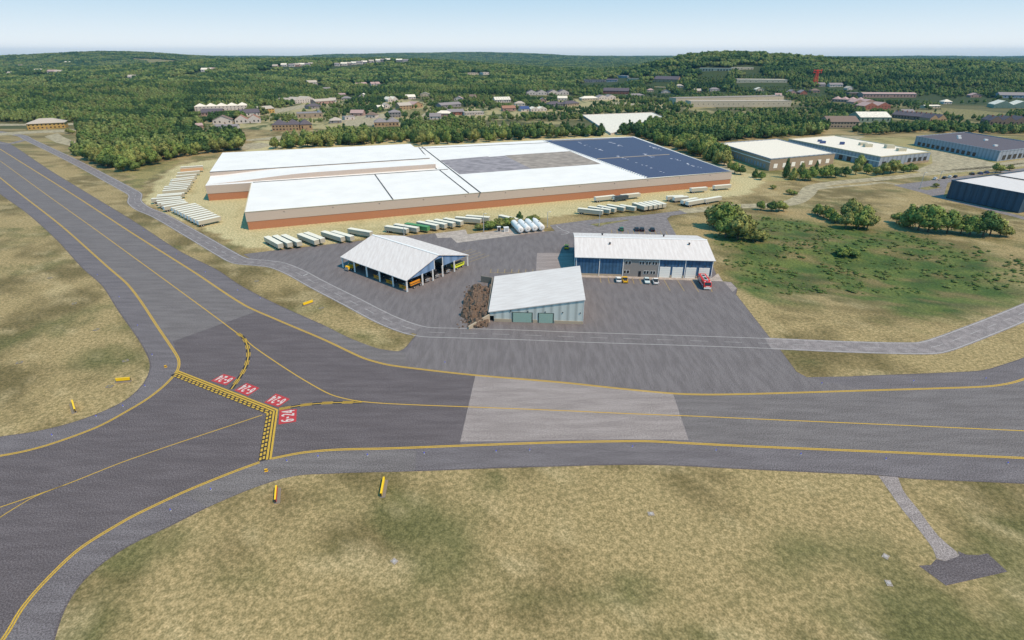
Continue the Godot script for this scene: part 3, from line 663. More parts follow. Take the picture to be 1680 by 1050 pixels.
func build_markings() -> void:
	var st := new_st()
	var left := smooth([Vector2(-480.1, -501.97), Vector2(-343.5, -376.38), Vector2(-289.37, -326.5), Vector2(-218.37, -261.57), Vector2(-156.27, -202.39), Vector2(-139.67, -186.69), Vector2(-126.25, -172.21), Vector2(-107.68, -150.87), Vector2(-96.14, -137.72), Vector2(-91, -131.61), Vector2(-88.82, -127.87), Vector2(-87.76, -124.89), Vector2(-87.13, -119.2), Vector2(-87.78, -112.5), Vector2(-89.34, -107.66), Vector2(-91.88, -101.76), Vector2(-94.92, -98.02), Vector2(-98.88, -94.48), Vector2(-102.21, -92.48), Vector2(-105.91, -91.11), Vector2(-111.78, -89.21)], 1.5)
	var right := smooth([Vector2(-634.7, -675.23), Vector2(-446.66, -500.25), Vector2(-256.26, -324.17), Vector2(-174.01, -247.02), Vector2(-120.37, -197.41), Vector2(-88.87, -167.66), Vector2(-72.82, -155.7), Vector2(-54.36, -142.52), Vector2(-41.05, -132.24), Vector2(-36.67, -129.82), Vector2(-32.55, -128.1), Vector2(-22.45, -125.66), Vector2(-10.15, -123.09), Vector2(13.21, -119.37), Vector2(28.07, -116.38), Vector2(39.39, -114.44), Vector2(47.3, -113.96), Vector2(59.62, -114.28), Vector2(86.53, -115.72), Vector2(107.17, -116.82), Vector2(119.03, -117.66), Vector2(125.52, -119.09), Vector2(130.9, -121.12), Vector2(164.04, -136.29)], 1.5)
	var south := smooth([Vector2(-72.57, -45.27), Vector2(-72.31, -51.28), Vector2(-73.45, -55.97), Vector2(-73.65, -60.42), Vector2(-72.67, -67.18), Vector2(-69.26, -73.09), Vector2(-67.28, -75.55), Vector2(-62.01, -80.84), Vector2(-55.6, -86.11), Vector2(-51.38, -89.12)], 1.5)
	var south2 := smooth([Vector2(-49.34, -90.25), Vector2(-43.83, -92.08), Vector2(-36.87, -93.07), Vector2(-25.69, -93.49), Vector2(-8.29, -94.54), Vector2(11.22, -95.56), Vector2(24.34, -95.91), Vector2(29.9, -95.85), Vector2(39.01, -95.09), Vector2(51.62, -94.11), Vector2(78.76, -92.28), Vector2(105.34, -90.42), Vector2(119.41, -89.4)], 1.5)
	for line in [left, right, south, south2]:
		for s in [-0.2, 0.2]:
			ribbon(st, line, s, 0.27, 0.044)
	structure("taxiway_edge_line", st.commit(), M.yellow_paint, "double yellow lines along the taxiway edges", "road marking")
	st = new_st()
	var centre := smooth([Vector2(-558.92, -590.3), Vector2(-397.17, -440.83), Vector2(-270.28, -322.63), Vector2(-194.46, -252.37), Vector2(-140.9, -202.39), Vector2(-103.25, -167.17), Vector2(-89.34, -154.05), Vector2(-79.63, -144.83), Vector2(-72.53, -137.72), Vector2(-58.08, -124.89), Vector2(-48.2, -116.82), Vector2(-43.19, -113.42), Vector2(-36.98, -111.19), Vector2(-28.97, -110.04), Vector2(-9.18, -108.65), Vector2(12.21, -107.17), Vector2(26.21, -106.06), Vector2(41.96, -105.01), Vector2(55.52, -103.95), Vector2(84.58, -101.76), Vector2(112.93, -99.54), Vector2(128.03, -98.45)], 1.5)
	var south_lead := smooth([Vector2(-57.47, -105.48), Vector2(-78.34, -89.97), Vector2(-86.5, -82.32), Vector2(-93.9, -76.69), Vector2(-98.03, -73.8)], 1.5)
	var south_fork := smooth([Vector2(-86.5, -82.32), Vector2(-89.63, -79.39), Vector2(-91.22, -76), Vector2(-92.46, -72.38)], 1.5)
	ribbon(st, centre, 0, 0.3, 0.044)
	ribbon(st, south_lead, 0, 0.24, 0.044)
	ribbon(st, south_fork, 0, 0.2, 0.044)
	var lead_a := smooth([Vector2(-81.59, -146.8), Vector2(-79.45, -144.83), Vector2(-77.55, -142.52), Vector2(-75.89, -139.9), Vector2(-73.94, -136.29), Vector2(-72.21, -132.14), Vector2(-70.64, -126.6), Vector2(-69.95, -121.41), Vector2(-69.61, -116.41)], 0.7)
	var lead_b := smooth([Vector2(-54.56, -107.81), Vector2(-52.21, -108.6), Vector2(-49.76, -109.41), Vector2(-46.37, -110.09), Vector2(-41.86, -110.52), Vector2(-35.8, -110.73)], 0.7)
	for l in [lead_a, lead_b]:
		ribbon(st, l, 0, 0.3, 0.044)
		for s in [-0.42, 0.42]:
			ribbon(st, l, s, 0.2, 0.044, 2.6, 2.2)
	structure("centre_line", st.commit(), M.yellow_paint, "thin yellow taxiway centre lines with dashed lead-in curves", "road marking")
	st = new_st()
	for l in [lead_a, lead_b]:
		ribbon(st, l, 0, 1.12, 0.038)
	structure("centre_line_border", st.commit(), M.black_paint, "black paint bordering the dashed lead-in curves", "road marking")
	# hold-short bars: two solid and two dashed on a black ground
	var p0: Vector2 = Vector2(-88.11, -125.66)
	var p1: Vector2 = Vector2(-54.65, -107.66)
	var p2: Vector2 = Vector2(-49.33, -90.06)
	var bars := PackedVector2Array([p0, p1, p2])
	var inner := (p0 - p1).rotated(0.0).normalized() + (p2 - p1).normalized()
	st = new_st()
	var dir := -1.0
	var n01 := Vector2(-(p1 - p0).y, (p1 - p0).x)
	if n01.dot(inner) > 0.0:
		dir = 1.0
	var lines := []
	for k in 4:
		var line := offset_corner(bars, dir * (0.22 + k * 0.66))
		line[0] += (line[1] - line[0]).normalized() * (0.35 + k * 0.55)
		line[2] += (line[1] - line[2]).normalized() * k * 0.1
		lines.append(line)
	for k in 2:
		ribbon(st, PackedVector2Array([lines[k][0], lines[k][1]]), 0, 0.44, 0.05)
		ribbon(st, PackedVector2Array([lines[k][1], lines[k][2]]), 0, 0.44, 0.05)
	for k in [2, 3]:
		ribbon(st, PackedVector2Array([lines[k][0], lines[k][1]]), 0, 0.44, 0.05, 0.98, 0.5)
		ribbon(st, PackedVector2Array([lines[k][1], lines[k][2]]), 0, 0.44, 0.05, 0.98, 0.5)
	structure("hold_short_bars", st.commit(), M.yellow_paint, "yellow solid and dashed hold-short bars bent at the middle", "road marking")
	st = new_st()
	var mid_line := offset_corner(bars, dir * 1.3)
	mid_line[0] += (mid_line[1] - mid_line[0]).normalized() * 1.1
	ribbon(st, PackedVector2Array([mid_line[0], mid_line[1]]), 0, 2.5, 0.046)
	ribbon(st, PackedVector2Array([mid_line[1], mid_line[2]]), 0, 2.5, 0.047)
	structure("hold_short_ground", st.commit(), M.black_paint, "black paint under the hold-short bars", "road marking")
	# red 6-24 surface signs
	var signs := [
		["leftmost red 6-24 panel painted above the hold-short bars", [Vector2(-71.66, -118.06), Vector2(-76.57, -120.27), Vector2(-74.91, -123.6), Vector2(-70.85, -121.83)]],
		["red 6-24 panel painted just right of the dashed lead-in curve", [Vector2(-64.16, -113.29), Vector2(-68.56, -115.83), Vector2(-67.05, -119.26), Vector2(-62.78, -116.88)]],
		["red 6-24 panel painted above the bend of the hold-short bars", [Vector2(-54.95, -108.65), Vector2(-59.09, -110.55), Vector2(-57.77, -114.41), Vector2(-53.47, -112.02)]],
		["lowest red 6-24 panel, painted right of the bend under the second dashed curve", [Vector2(-52.36, -101.83), Vector2(-54.25, -107.42), Vector2(-50.34, -107.76), Vector2(-48.79, -102.93)]],
	]
	for s in signs:
		var q: Array = s[1]       # 0 start of the text's head line, 1 end of it, 2 and 3 the foot
		var c: Vector2 = (q[0] + q[1] + q[2] + q[3]) / 4.0
		var o := thing("painted_runway_sign", s[0], "road marking", Vector3(c.x, 0.0, c.y))
		var pts := []
		for k in 4:
			pts.append(q[k] - c)
		obj("red_panel", sheet(pts, 0.05), M.red_paint, o)
		var font := SystemFont.new()
		font.font_names = PackedStringArray(["Droid Sans"])
		font.font_weight = 700
		var head_mid: Vector2 = (q[0] + q[1]) * 0.5 - c
		var foot_mid: Vector2 = (q[2] + q[3]) * 0.5 - c
		var up: Vector2 = (head_mid - foot_mid).normalized()
		var side: Vector2 = (q[1] + q[2]) * 0.5 - (q[0] + q[3]) * 0.5
		var along: Vector2 = side.normalized()
		var tall: float = head_mid.distance_to(foot_mid)
		for g in [["6", -0.31, 0.19], ["", -0.10, 0.08], ["2", 0.10, 0.19], ["4", 0.34, 0.21]]:
			var at: Vector2 = side * g[1]
			var glyph_w: float = side.length() * g[2]
			var glyph_h := tall * 0.74
			if g[0] == "":
				obj("dash", box(Vector3(0.6, 0.012, 0.5)), M.wall_white, o, Vector3(at.x, 0.056, at.y)).rotation.y = atan2(-along.y, along.x)
				continue
			var tm := TextMesh.new()
			tm.text = g[0]
			tm.font = font
			tm.font_size = 64
			tm.pixel_size = 0.01
			tm.depth = 0.004
			tm.curve_step = 2.0
			var t := obj("digit", tm, M.wall_white, o)
			var ab := tm.get_aabb()
			var sx: float = glyph_w / ab.size.x
			var sy: float = glyph_h / ab.size.y
			var mid := ab.get_center()
			var bx := Vector3(along.x, 0, along.y) * sx
			var by := Vector3(up.x, 0, up.y) * sy
			t.transform = Transform3D(Basis(bx, by, Vector3(0, 1, 0)), Vector3(at.x, 0.056, at.y) - bx * mid.x - by * mid.y)
	# the service road's white lines
	var road := smooth(service_road(), 1.5)
	st = new_st()
	for s in [-3.1, 3.1]:
		ribbon(st, road, s, 0.26, 0.05)
	ribbon(st, road, 0, 0.15, 0.05, 5.0, 4.6)
	var bar_a: Vector2 = Vector2(-78.19, -194.21)
	var bar_b: Vector2 = Vector2(-77.07, -196.31)
	ribbon(st, PackedVector2Array([bar_a, bar_b]), 0, 0.6, 0.052)
	structure("road_line", st.commit(), M.white_paint, "white edge lines and dashes of the service road", "road marking")
	st = new_st()
	var bays := [[Vector2(50.52, -191.4), Vector2(49.8, -187.17)], [Vector2(32.69, -192.14), Vector2(32.31, -187.17)], [Vector2(35.76, -192.64), Vector2(35.27, -186.99)], [Vector2(44.55, -192.02), Vector2(44.14, -185.98)], [Vector2(47.13, -191.4), Vector2(46.67, -185.98)], [Vector2(55.96, -190.79), Vector2(55.51, -179.71)], [Vector2(60.79, -190.17), Vector2(60.35, -179.26)], [Vector2(65.77, -189.57), Vector2(65.16, -178.44)], [Vector2(71.11, -185.98), Vector2(69.88, -178.44)], [Vector2(34.92, -186.87), Vector2(37.52, -186.57)]]
	for k in 8:
		var u := k / 7.0
		bays.append([Vector2.ZERO + (Vector2(-8.07, -201.37)).lerp(Vector2(10.8, -200.7), u), (Vector2(-8.1, -197.41)).lerp(Vector2(10.41, -197.22), u)])
	bays.append([Vector2(-8.56, -197.35), Vector2(5.09, -197.09)])
	for k in 5:
		var u := k / 4.0
		bays.append([(Vector2(-23.27, -219.05)).lerp(Vector2(-17.03, -209.36), u), (Vector2(-17.11, -225.41)).lerp(Vector2(-9.3, -217.51), u)])
	for k in 11:
		var u := k / 10.0
		bays.append([(Vector2(46.26, -248.46)).lerp(Vector2(71.25, -244.65), u), (Vector2(46.94, -254.36)).lerp(Vector2(71.94, -251.87), u)])
	for b in bays:
		ribbon(st, PackedVector2Array(b), 0, 0.24, 0.05)
	structure("parking_line", st.commit(), M.faded_yellow_paint, "faded yellow parking bay lines on the apron", "road marking")
	st = new_st()
	ribbon(st, smooth([Vector2(21.5, -261.05), Vector2(22.19, -258.44), Vector2(24.39, -253.36), Vector2(26.7, -250.4), Vector2(24.74, -247.5), Vector2(22.43, -246.73)]), 0, 0.35, 0.05)
	structure("kerb_line", st.commit(), M.white_paint, "curved white line in the lane behind the blue garage", "road marking")

func offset_corner(p: PackedVector2Array, off: float) -> PackedVector2Array:
	var a := (p[1] - p[0]).normalized()
	var b := (p[2] - p[1]).normalized()
	var na := Vector2(-a.y, a.x)
	var nb := Vector2(-b.y, b.x)
	var m := (na + nb).normalized()
	return PackedVector2Array([p[0] + na * off, p[1] + m * (off / m.dot(na)), p[2] + nb * off])

# ---------- buildings ----------
func gable_roof(L: float, D: float, eave: float, rise: float, along_x: bool, over: float, thick := 0.25) -> ArrayMesh:
	var st := new_st()
	if not along_x:
		var t := L
		L = D
		D = t
	var hx := L * 0.5 + over
	var hz := D * 0.5 + over
	var drop := rise * over / (D * 0.5)
	var turn := Basis() if along_x else Basis(Vector3.UP, PI / 2)
	var p := func(x: float, y: float, z: float) -> Vector3: return turn * Vector3(x, y, z)
	for s in [-1.0, 1.0]:
		var top := turn * Vector3(0, hz, s * rise).normalized()
		var a: Vector3 = p.call(-hx, eave - drop + thick, hz * s)
		var b: Vector3 = p.call(hx, eave - drop + thick, hz * s)
		var c: Vector3 = p.call(hx, eave + rise + thick, 0.0)
		var d: Vector3 = p.call(-hx, eave + rise + thick, 0.0)
		var dn := Vector3(0, -thick, 0)
		quad(st, a, b, c, d, Vector3.UP)
		quad(st, a + dn, b + dn, c + dn, d + dn, Vector3.DOWN)
		quad(st, a, b, b + dn, a + dn, turn * Vector3(0, 0, s))
		quad(st, b, c, c + dn, b + dn, turn * Vector3(1, 0, 0))
		quad(st, a, d, d + dn, a + dn, turn * Vector3(-1, 0, 0))
	return st.commit()

func hip_roof(L: float, D: float, eave: float, rise: float, over: float, thick := 0.25) -> ArrayMesh:
	var st := new_st()
	var hx := L * 0.5 + over
	var hz := D * 0.5 + over
	var rx := maxf(0.0, hx - hz)
	var rz := maxf(0.0, hz - hx)
	var y0 := eave + thick
	var c := [Vector3(-hx, y0, hz), Vector3(hx, y0, hz), Vector3(hx, y0, -hz), Vector3(-hx, y0, -hz)]
	var r := [Vector3(-rx, eave + rise, rz), Vector3(rx, eave + rise, rz), Vector3(rx, eave + rise, -rz), Vector3(-rx, eave + rise, -rz)]
	var n := [Vector3(0, 1, 1), Vector3(1, 1, 0), Vector3(0, 1, -1), Vector3(-1, 1, 0)]
	for i in 4:
		var j := (i + 1) % 4
		quad(st, c[i], c[j], r[j], r[i], n[i])
		quad(st, c[i], c[j], c[j] - Vector3(0, thick, 0), c[i] - Vector3(0, thick, 0), Vector3(n[i].x, 0, n[i].z))
	quad(st, c[0] - Vector3(0, thick, 0), c[1] - Vector3(0, thick, 0), c[2] - Vector3(0, thick, 0), c[3] - Vector3(0, thick, 0), Vector3.DOWN)
	return st.commit()

func house_walls(L: float, D: float, eave: float, rise: float, kind: String, n: int) -> ArrayMesh:
	var st := new_st()
	var hx := L * 0.5
	var hz := D * 0.5
	wall_ring(st, PackedVector2Array([Vector2(-hx, hz), Vector2(hx, hz), Vector2(hx, -hz), Vector2(-hx, -hz)]), -1.5, eave)
	if kind == "gable_x":
		for s in [-1.0, 1.0]:
			tri(st, Vector3(hx * s, eave, hz), Vector3(hx * s, eave, -hz), Vector3(hx * s, eave + rise, 0), Vector3(s, 0, 0))
	elif kind == "gable_z":
		var w := L / n
		for k in n:
			var x := -hx + w * (k + 0.5)
			for s in [-1.0, 1.0]:
				tri(st, Vector3(x - w * 0.5, eave, hz * s), Vector3(x + w * 0.5, eave, hz * s), Vector3(x, eave + rise, hz * s), Vector3(0, 0, s))
	elif kind == "flat":
		flat_poly(st, PackedVector2Array([Vector2(-hx, hz), Vector2(hx, hz), Vector2(hx, -hz), Vector2(-hx, -hz)]), eave)
	return st.commit()

func house(called: String, label: String, category: String, A: Vector3, B: Vector3, depth: float, eave: float, rise: float, kind: String, wall: String, roof: String, o := {}) -> Node3D:
	var u := Vector3(B.x - A.x, 0, B.z - A.z)
	var L := u.length()
	u = u.normalized()
	var back := Vector3(u.z, 0, -u.x)
	var base := minf(A.y, B.y)
	var at := (A + B) * 0.5 + back * depth * 0.5
	at.y = base
	var t := thing(called, label, category, at, 0.0, o.get("group", ""))
	t.basis = Basis(u, Vector3.UP, -back)
	footprints.append([at.x, at.z, maxf(L, depth) * 0.5 + 2.0, base, L * 0.5, depth * 0.5, u])
	var n: int = o.get("n", 1)
	obj("wall", house_walls(L, depth, eave, rise, kind, n), M[wall], t)
	var over: float = o.get("over", 0.5)
	if kind == "gable_x":
		obj("roof", gable_roof(L, depth, eave, rise, true, over), M[roof], t)
	elif kind == "gable_z" or kind == "hips":
		var w := L / n
		for k in n:
			obj("roof", gable_roof(w, depth, eave, rise, false, over if n == 1 else 0.02) if kind == "gable_z" else hip_roof(w, depth, eave, rise, 0.15), M[roof], t, Vector3(-L * 0.5 + w * (k + 0.5), 0, 0))
	elif kind == "hip":
		obj("roof", hip_roof(L, depth, eave, rise, over), M[roof], t)
	else:
		var st := new_st()
		add_box(st, Vector3(0, eave + 0.15, 0), Vector3(L + 0.3, 0.3, depth + 0.3))
		obj("roof", st.commit(), M[roof], t)
		if rise > 0.0:
			st = new_st()
			for s in [-1.0, 1.0]:
				add_box(st, Vector3(0, eave + 0.3 + rise * 0.5, s * (depth * 0.5 - 0.1)), Vector3(L, rise, 0.3))
				add_box(st, Vector3(s * (L * 0.5 - 0.1), eave + 0.3 + rise * 0.5, 0), Vector3(0.3, rise, depth - 0.6))
			obj("parapet", st.commit(), M[o.get("parapet", wall)], t)
	var floors: int = o.get("floors", 1)
	var cols: int = o.get("cols", maxi(2, int(L / 5.0)))
	var fh := eave / floors
	var ww: float = o.get("win_w", minf(1.5, L / cols * 0.5))
	var wh: float = o.get("win_h", fh * 0.42)
	var wm: Material = M[o.get("win", "dark_glass")]
	var door_at := cols / 2 if o.get("door", true) else -1
	for f in floors:
		for k in cols:
			var x := -L * 0.5 + L * (k + 0.5) / cols
			if f == 0 and k == door_at:
				obj("door", box(Vector3(1.3, 2.2, 0.12)), M[o.get("door_mat", "wall_brown")], t, Vector3(x, 1.1, depth * 0.5 + 0.04))
			elif cols > 0:
				obj("window", box(Vector3(ww, wh, 0.12)), wm, t, Vector3(x, fh * (f + 0.55), depth * 0.5 + 0.04))
	if o.has("side"):      # windows on one end wall as well
		var s: float = signf(o.side)
		var sc: int = absi(o.side)
		for f in floors:
			for k in sc:
				obj("window", box(Vector3(0.12, wh, ww)), wm, t, Vector3(s * (L * 0.5 + 0.04), fh * (f + 0.55), -depth * 0.5 + depth * (k + 0.5) / sc))
	for k in o.get("chimneys", 0):
		var x: float = -L * 0.5 + L * (k + 0.5) / float(o.chimneys)
		var st := new_st()
		add_box(st, Vector3(x, eave + rise * 0.9 + 0.6, depth * 0.1), Vector3(0.9, 2.2, 0.9))
		obj("chimney", st.commit(), M.wall_brick, t)
	return t

func keep_clear(pts: Array) -> void:
	for p in Geometry2D.offset_polygon(PackedVector2Array(pts), 4.0):
		clear_polys.append(zone_of(Array(p)))

func clear_zone(pts: Array) -> void:
	var c := Vector2.ZERO
	for p in pts:
		c += p / pts.size()
	var r := 0.0
	for p in pts:
		r = maxf(r, c.distance_to(p))
	var u: Vector2 = (pts[1] - pts[0]).normalized()
	footprints.append([c.x, c.y, r, 0.0, r, r, Vector3(u.x, 0, u.y)])

func wall_boxes(st: SurfaceTool, a: Vector2, b: Vector2, f0: float, f1: float, y0: float, y1: float, proud: float) -> void:
	# a panel standing proud of the wall that runs from a to b; outside is on the right of a to b seen from above with z towards the viewer
	var d := b - a
	var len := d.length()
	d /= len
	var n := Vector2(-d.y, d.x)
	var m := a + d * len * (f0 + f1) * 0.5 + n * (proud * 0.5 - 0.02)
	add_box(st, Vector3(m.x, (y0 + y1) * 0.5, m.y), Vector3(len * (f1 - f0), y1 - y0, proud + 0.04), Basis(Vector3(d.x, 0, d.y), Vector3.UP, Vector3(n.x, 0, n.y)))

func panel(called: String, a: Vector2, b: Vector2, f0: float, f1: float, y0: float, y1: float, proud: float, m: Material, parent: Node, at: Vector2) -> MeshInstance3D:
	var st := new_st()
	wall_boxes(st, a - at, b - at, f0, f1, y0, y1, proud)
	return obj(called, st.commit(), m, parent)

func build_near_buildings() -> void:
	garage()
	salt_shed()
	canopy()

func garage() -> void:
	var a: Vector2 = Vector2(23.73, -195.16)
	var b: Vector2 = Vector2(73.51, -191.09)
	var u := (b - a).normalized()
	var back := Vector2(u.y, -u.x)
	var L := a.distance_to(b)
	var D := 30.0
	var c := (a + b) * 0.5 + back * D * 0.5
	var t := thing("blue_garage", "long blue metal garage with pale gabled roof and four white doors", "garage", Vector3(c.x, 0, c.y))
	t.basis = Basis(Vector3(u.x, 0, u.y), Vector3.UP, Vector3(-back.x, 0, -back.y))
	footprints.append([c.x, c.y, 28.0, 0.0, 25.0, 15.0, Vector3(u.x, 0, u.y)])
	var eave := 7.1
	var rise := 2.9
	obj("wall", house_walls(L, D, eave, rise, "gable_x", 1), M.blue_cladding, t)
	obj("roof", gable_roof(L, D, eave, rise, true, 0.5), M.pale_metal_roof, t)
	obj("ridge_cap", box(Vector3(L + 1.1, 0.12, 0.9)), M.white_trim, t, Vector3(0, eave + rise + 0.28, 0))
	obj("gutter", box(Vector3(L + 1.0, 0.18, 0.16)), M.white_trim, t, Vector3(0, eave + 0.1, D * 0.5 + 0.6))
	var la := Vector2(-L * 0.5, D * 0.5)
	var lb := Vector2(L * 0.5, D * 0.5)
	var O := Vector2.ZERO
	panel("stone_panel", la, lb, 0.353, 0.607, 0.0, 6.95, 0.12, M.stone_cladding, t, O)
	panel("plinth", la, lb, 0.0, 0.35, 0.0, 0.75, 0.1, M.tan_plinth, t, O)
	for f in [0.004, 0.176, 0.35, 0.611, 0.802, 0.996]:
		panel("downpipe", la, lb, f - 0.0025, f + 0.0025, 0.0, eave, 0.24, M.white_trim, t, O)
	for f in [[0.62, 0.697], [0.712, 0.787], [0.810, 0.884], [0.904, 0.980]]:
		var d := panel("garage_door", la, lb, f[0], f[1], 0.05, 4.2, 0.1, M.white_door, t, O)
		for k in 5:
			panel("door_panel_joint", la, lb, f[0], f[1], 0.75 + k * 0.69, 0.78 + k * 0.69, 0.12, M.galvanised, d, O)
		panel("plinth", la, lb, f[1] + 0.001, f[1] + 0.012, 0.0, 1.0, 0.2, M.tan_plinth, t, O)
		var lx: float = -L * 0.5 + L * (f[0] + f[1]) * 0.5
		obj("wall_lamp", box(Vector3(0.35, 0.3, 0.35)), M.dark_metal, t, Vector3(lx, 5.0, D * 0.5 + 0.18))
	for w in [[0.363, 0.382], [0.386, 0.407], [0.467, 0.483], [0.486, 0.503], [0.514, 0.530], [0.533, 0.550], [0.561, 0.577], [0.580, 0.597]]:
		var fr := panel("window", la, lb, w[0] - 0.001, w[1] + 0.001, 4.85, 6.15, 0.16, M.white_trim, t, O)
		panel("pane", la, lb, w[0] + 0.001, w[1] - 0.001, 4.95, 6.05, 0.2, M.dark_glass, fr, O)
	for w in [[0.358, 0.376], [0.380, 0.399], [0.506, 0.522], [0.525, 0.542], [0.553, 0.570], [0.573, 0.590]]:
		var fr := panel("window", la, lb, w[0] - 0.001, w[1] + 0.001, 1.25, 2.55, 0.16, M.white_trim, t, O)
		panel("pane", la, lb, w[0] + 0.001, w[1] - 0.001, 1.35, 2.45, 0.2, M.dark_glass, fr, O)
	var dr := panel("door", la, lb, 0.466, 0.486, 0.05, 2.3, 0.16, M.dark_metal, t, O)
	panel("door_glass", la, lb, 0.470, 0.482, 0.9, 2.1, 0.2, M.dark_glass, dr, O)
	for v in [[-0.24, 0.18], [0.36, 0.14], [-0.28, -0.27], [0.21, -0.27]]:
		var y: float = eave + rise * (1.0 - absf(v[1]) * 2.0) + 0.55
		var st := new_st()
		tube(st, Vector3(0, -0.5, 0), Vector3(0, 0.35, 0), 0.3, 0.3, 8)
		tube(st, Vector3(0, 0.35, 0), Vector3(0, 0.6, 0), 0.5, 0.15, 8)
		obj("roof_vent", st.commit(), M.dark_metal, t, Vector3(v[0] * L, y, v[1] * D))
	var ra := Vector2(-L * 0.5, -D * 0.5)
	var rb := Vector2(-L * 0.5, D * 0.5)
	panel("end_door", ra, rb, 0.62, 0.78, 0.05, 4.4, 0.1, M.white_door, t, O)
	panel("side_window", ra, rb, 0.2, 0.32, 3.0, 4.2, 0.1, M.dark_glass, t, O)

func salt_shed() -> void:
	var fl: Vector2 = Vector2(-6.92, -155.13)
	var fr: Vector2 = Vector2(21.83, -153.11)
	var bl: Vector2 = Vector2(-5.96, -184.7)
	var br: Vector2 = Vector2(23.37, -182.08)
	var at := (fl + fr + bl + br) / 4.0
	var t := thing("mono_pitch_shed", "grey-green metal shed with white lean-to roof and two green shutters", "shed", Vector3(at.x, 0, at.y))
	clear_zone([fl, fr, br, bl])
	var hl := 3.1
	var hr := 8.1
	var p := [fl - at, fr - at, br - at, bl - at]
	var v := func(q: Vector2, y: float) -> Vector3: return Vector3(q.x, y, q.y)
	var st := new_st()
	var hs := [hl, hr, hr, hl]
	var along := [Vector3(0, 0, 1), Vector3(1, 0, 0), Vector3(0, 0, -1), Vector3(-1, 0, 0)]
	# the front wall leaves out the doorway at its left end
	var q: Vector2 = p[0].lerp(p[1], 0.045)
	var hq := lerpf(hl, hr, 0.045)
	quad(st, v.call(q, 0.0), v.call(p[1], 0.0), v.call(p[1], hr), v.call(q, hq), along[0])
	quad(st, v.call(p[0], 1.9), v.call(q, 1.9), v.call(q, hq), v.call(p[0], hl), along[0])
	for i in [1, 2, 3]:
		var j: int = (i + 1) % 4
		quad(st, v.call(p[i], 0.0), v.call(p[j], 0.0), v.call(p[j], hs[j]), v.call(p[i], hs[i]), along[i])
	obj("wall", st.commit(), M.green_cladding, t)
	st = new_st()
	var e := []
	for i in 4:
		var c: Vector2 = p[i]
		e.append(v.call(c + c.normalized() * 0.45, hs[i] + 0.02))
	var up := Vector3(0, 0.24, 0)
	quad(st, e[0] + up, e[1] + up, e[2] + up, e[3] + up, Vector3.UP)
	quad(st, e[0], e[1], e[2], e[3], Vector3.DOWN)
	for i in 4:
		quad(st, e[i], e[(i + 1) % 4], e[(i + 1) % 4] + up, e[i] + up, along[i])
	obj("roof", st.commit(), M.shed_roof, t)
	var O := Vector2.ZERO
	for f in [[0.05, 0.236], [0.466, 0.512], [0.694, 1.0]]:
		panel("plinth", p[0], p[1], f[0], f[1], 0.0, 0.95, 0.14, M.tan_plinth, t, O)
	for f in [[0.24, 0.462], [0.518, 0.688]]:
		var d := panel("shutter", p[0], p[1], f[0], f[1], 0.0, 3.4, 0.10, M.shutter_frame, t, O)
		for k in 9:
			panel("slat", p[0], p[1], f[0] + 0.012, f[1] - 0.012, 0.08 + k * 0.35, 0.39 + k * 0.35, 0.16, M.shutter_green, d, O)
	for f in [0.225, 0.41, 0.595, 0.78, 0.965]:
		var lx: Vector2 = (p[0] as Vector2).lerp(p[1], f)
		obj("wall_lamp", box(Vector3(0.3, 0.28, 0.2)), M.dark_metal, t, Vector3(lx.x, 3.75, lx.y + 0.1))
	var d2: Vector2 = (p[2] - p[1]).normalized()
	panel("corner_trim", p[0], p[1], 0.995, 1.0, 0.0, hr, 0.06, M.white_trim, t, O)
	# the concrete bay for the debris heap
	var w := thing("retaining_wall", "low concrete retaining wall round the brown heap beside the shed", "wall", Vector3(at.x, 0, at.y))
	st = new_st()
	var a0: Vector2 = Vector2(-7.56, -156.89) - at
	var a1: Vector2 = Vector2(-6.93, -185.98) - at
	var a2: Vector2 = Vector2(-11.22, -188.06) - at
	var a3: Vector2 = Vector2(-7, -154.7) - at
	var a4: Vector2 = Vector2(-13.16, -149.63) - at
	beam(st, Vector3(a0.x, 1.3, a0.y), Vector3(a1.x, 1.3, a1.y), 0.5, 2.6)
	obj("long_wall", st.commit(), M.weathered_concrete, w)
	st = new_st()
	beam(st, Vector3(a1.x, 1.2, a1.y - 0.4), Vector3(a2.x, 1.2, a2.y), 0.5, 2.4)
	obj("end_wall", st.commit(), M.weathered_concrete, w)
	st = new_st()
	var n := Vector2(-(a4 - a3).y, (a4 - a3).x).normalized() * 0.25
	for s in [-1.0, 1.0]:
		quad(st, v.call(a3 + n * s, 0.0), v.call(a4 + n * s, 0.0), v.call(a4 + n * s, 0.9), v.call(a3 + n * s, 2.6), Vector3(n.x * s, 0, n.y * s))
	quad(st, v.call(a3 + n, 2.6), v.call(a4 + n, 0.9), v.call(a4 - n, 0.9), v.call(a3 - n, 2.6), Vector3.UP)
	quad(st, v.call(a4 + n, 0.0), v.call(a4 + n, 0.9), v.call(a4 - n, 0.9), v.call(a4 - n, 0.0), Vector3(-1, 0, 0))
	quad(st, v.call(a3 + n, 0.0), v.call(a3 + n, 2.6), v.call(a3 - n, 2.6), v.call(a3 - n, 0.0), Vector3(1, 0, 0))
	obj("wing_wall", st.commit(), M.tan_plinth, w)
	# the heap
	var c0: Vector2 = Vector2(-11.51, -167.66)
	var heap := thing("debris_heap", "lumpy brown heap of earth and stumps against the shed wall", "heap", Vector3(c0.x, 0, c0.y))
	var cx: Vector2 = (Vector2(-8.08, -167.66) - Vector2(-16.76, -167.66)) * 0.5
	var cz: Vector2 = (Vector2(-11.51, -154.26) - Vector2(-11.04, -186.57)) * 0.5
	var ns := FastNoiseLite.new()
	ns.seed = 3
	ns.frequency = 0.35
	ns.fractal_octaves = 4
	ns.noise_type = FastNoiseLite.TYPE_CELLULAR
	var lump := FastNoiseLite.new()
	lump.seed = 5
	lump.frequency = 0.16
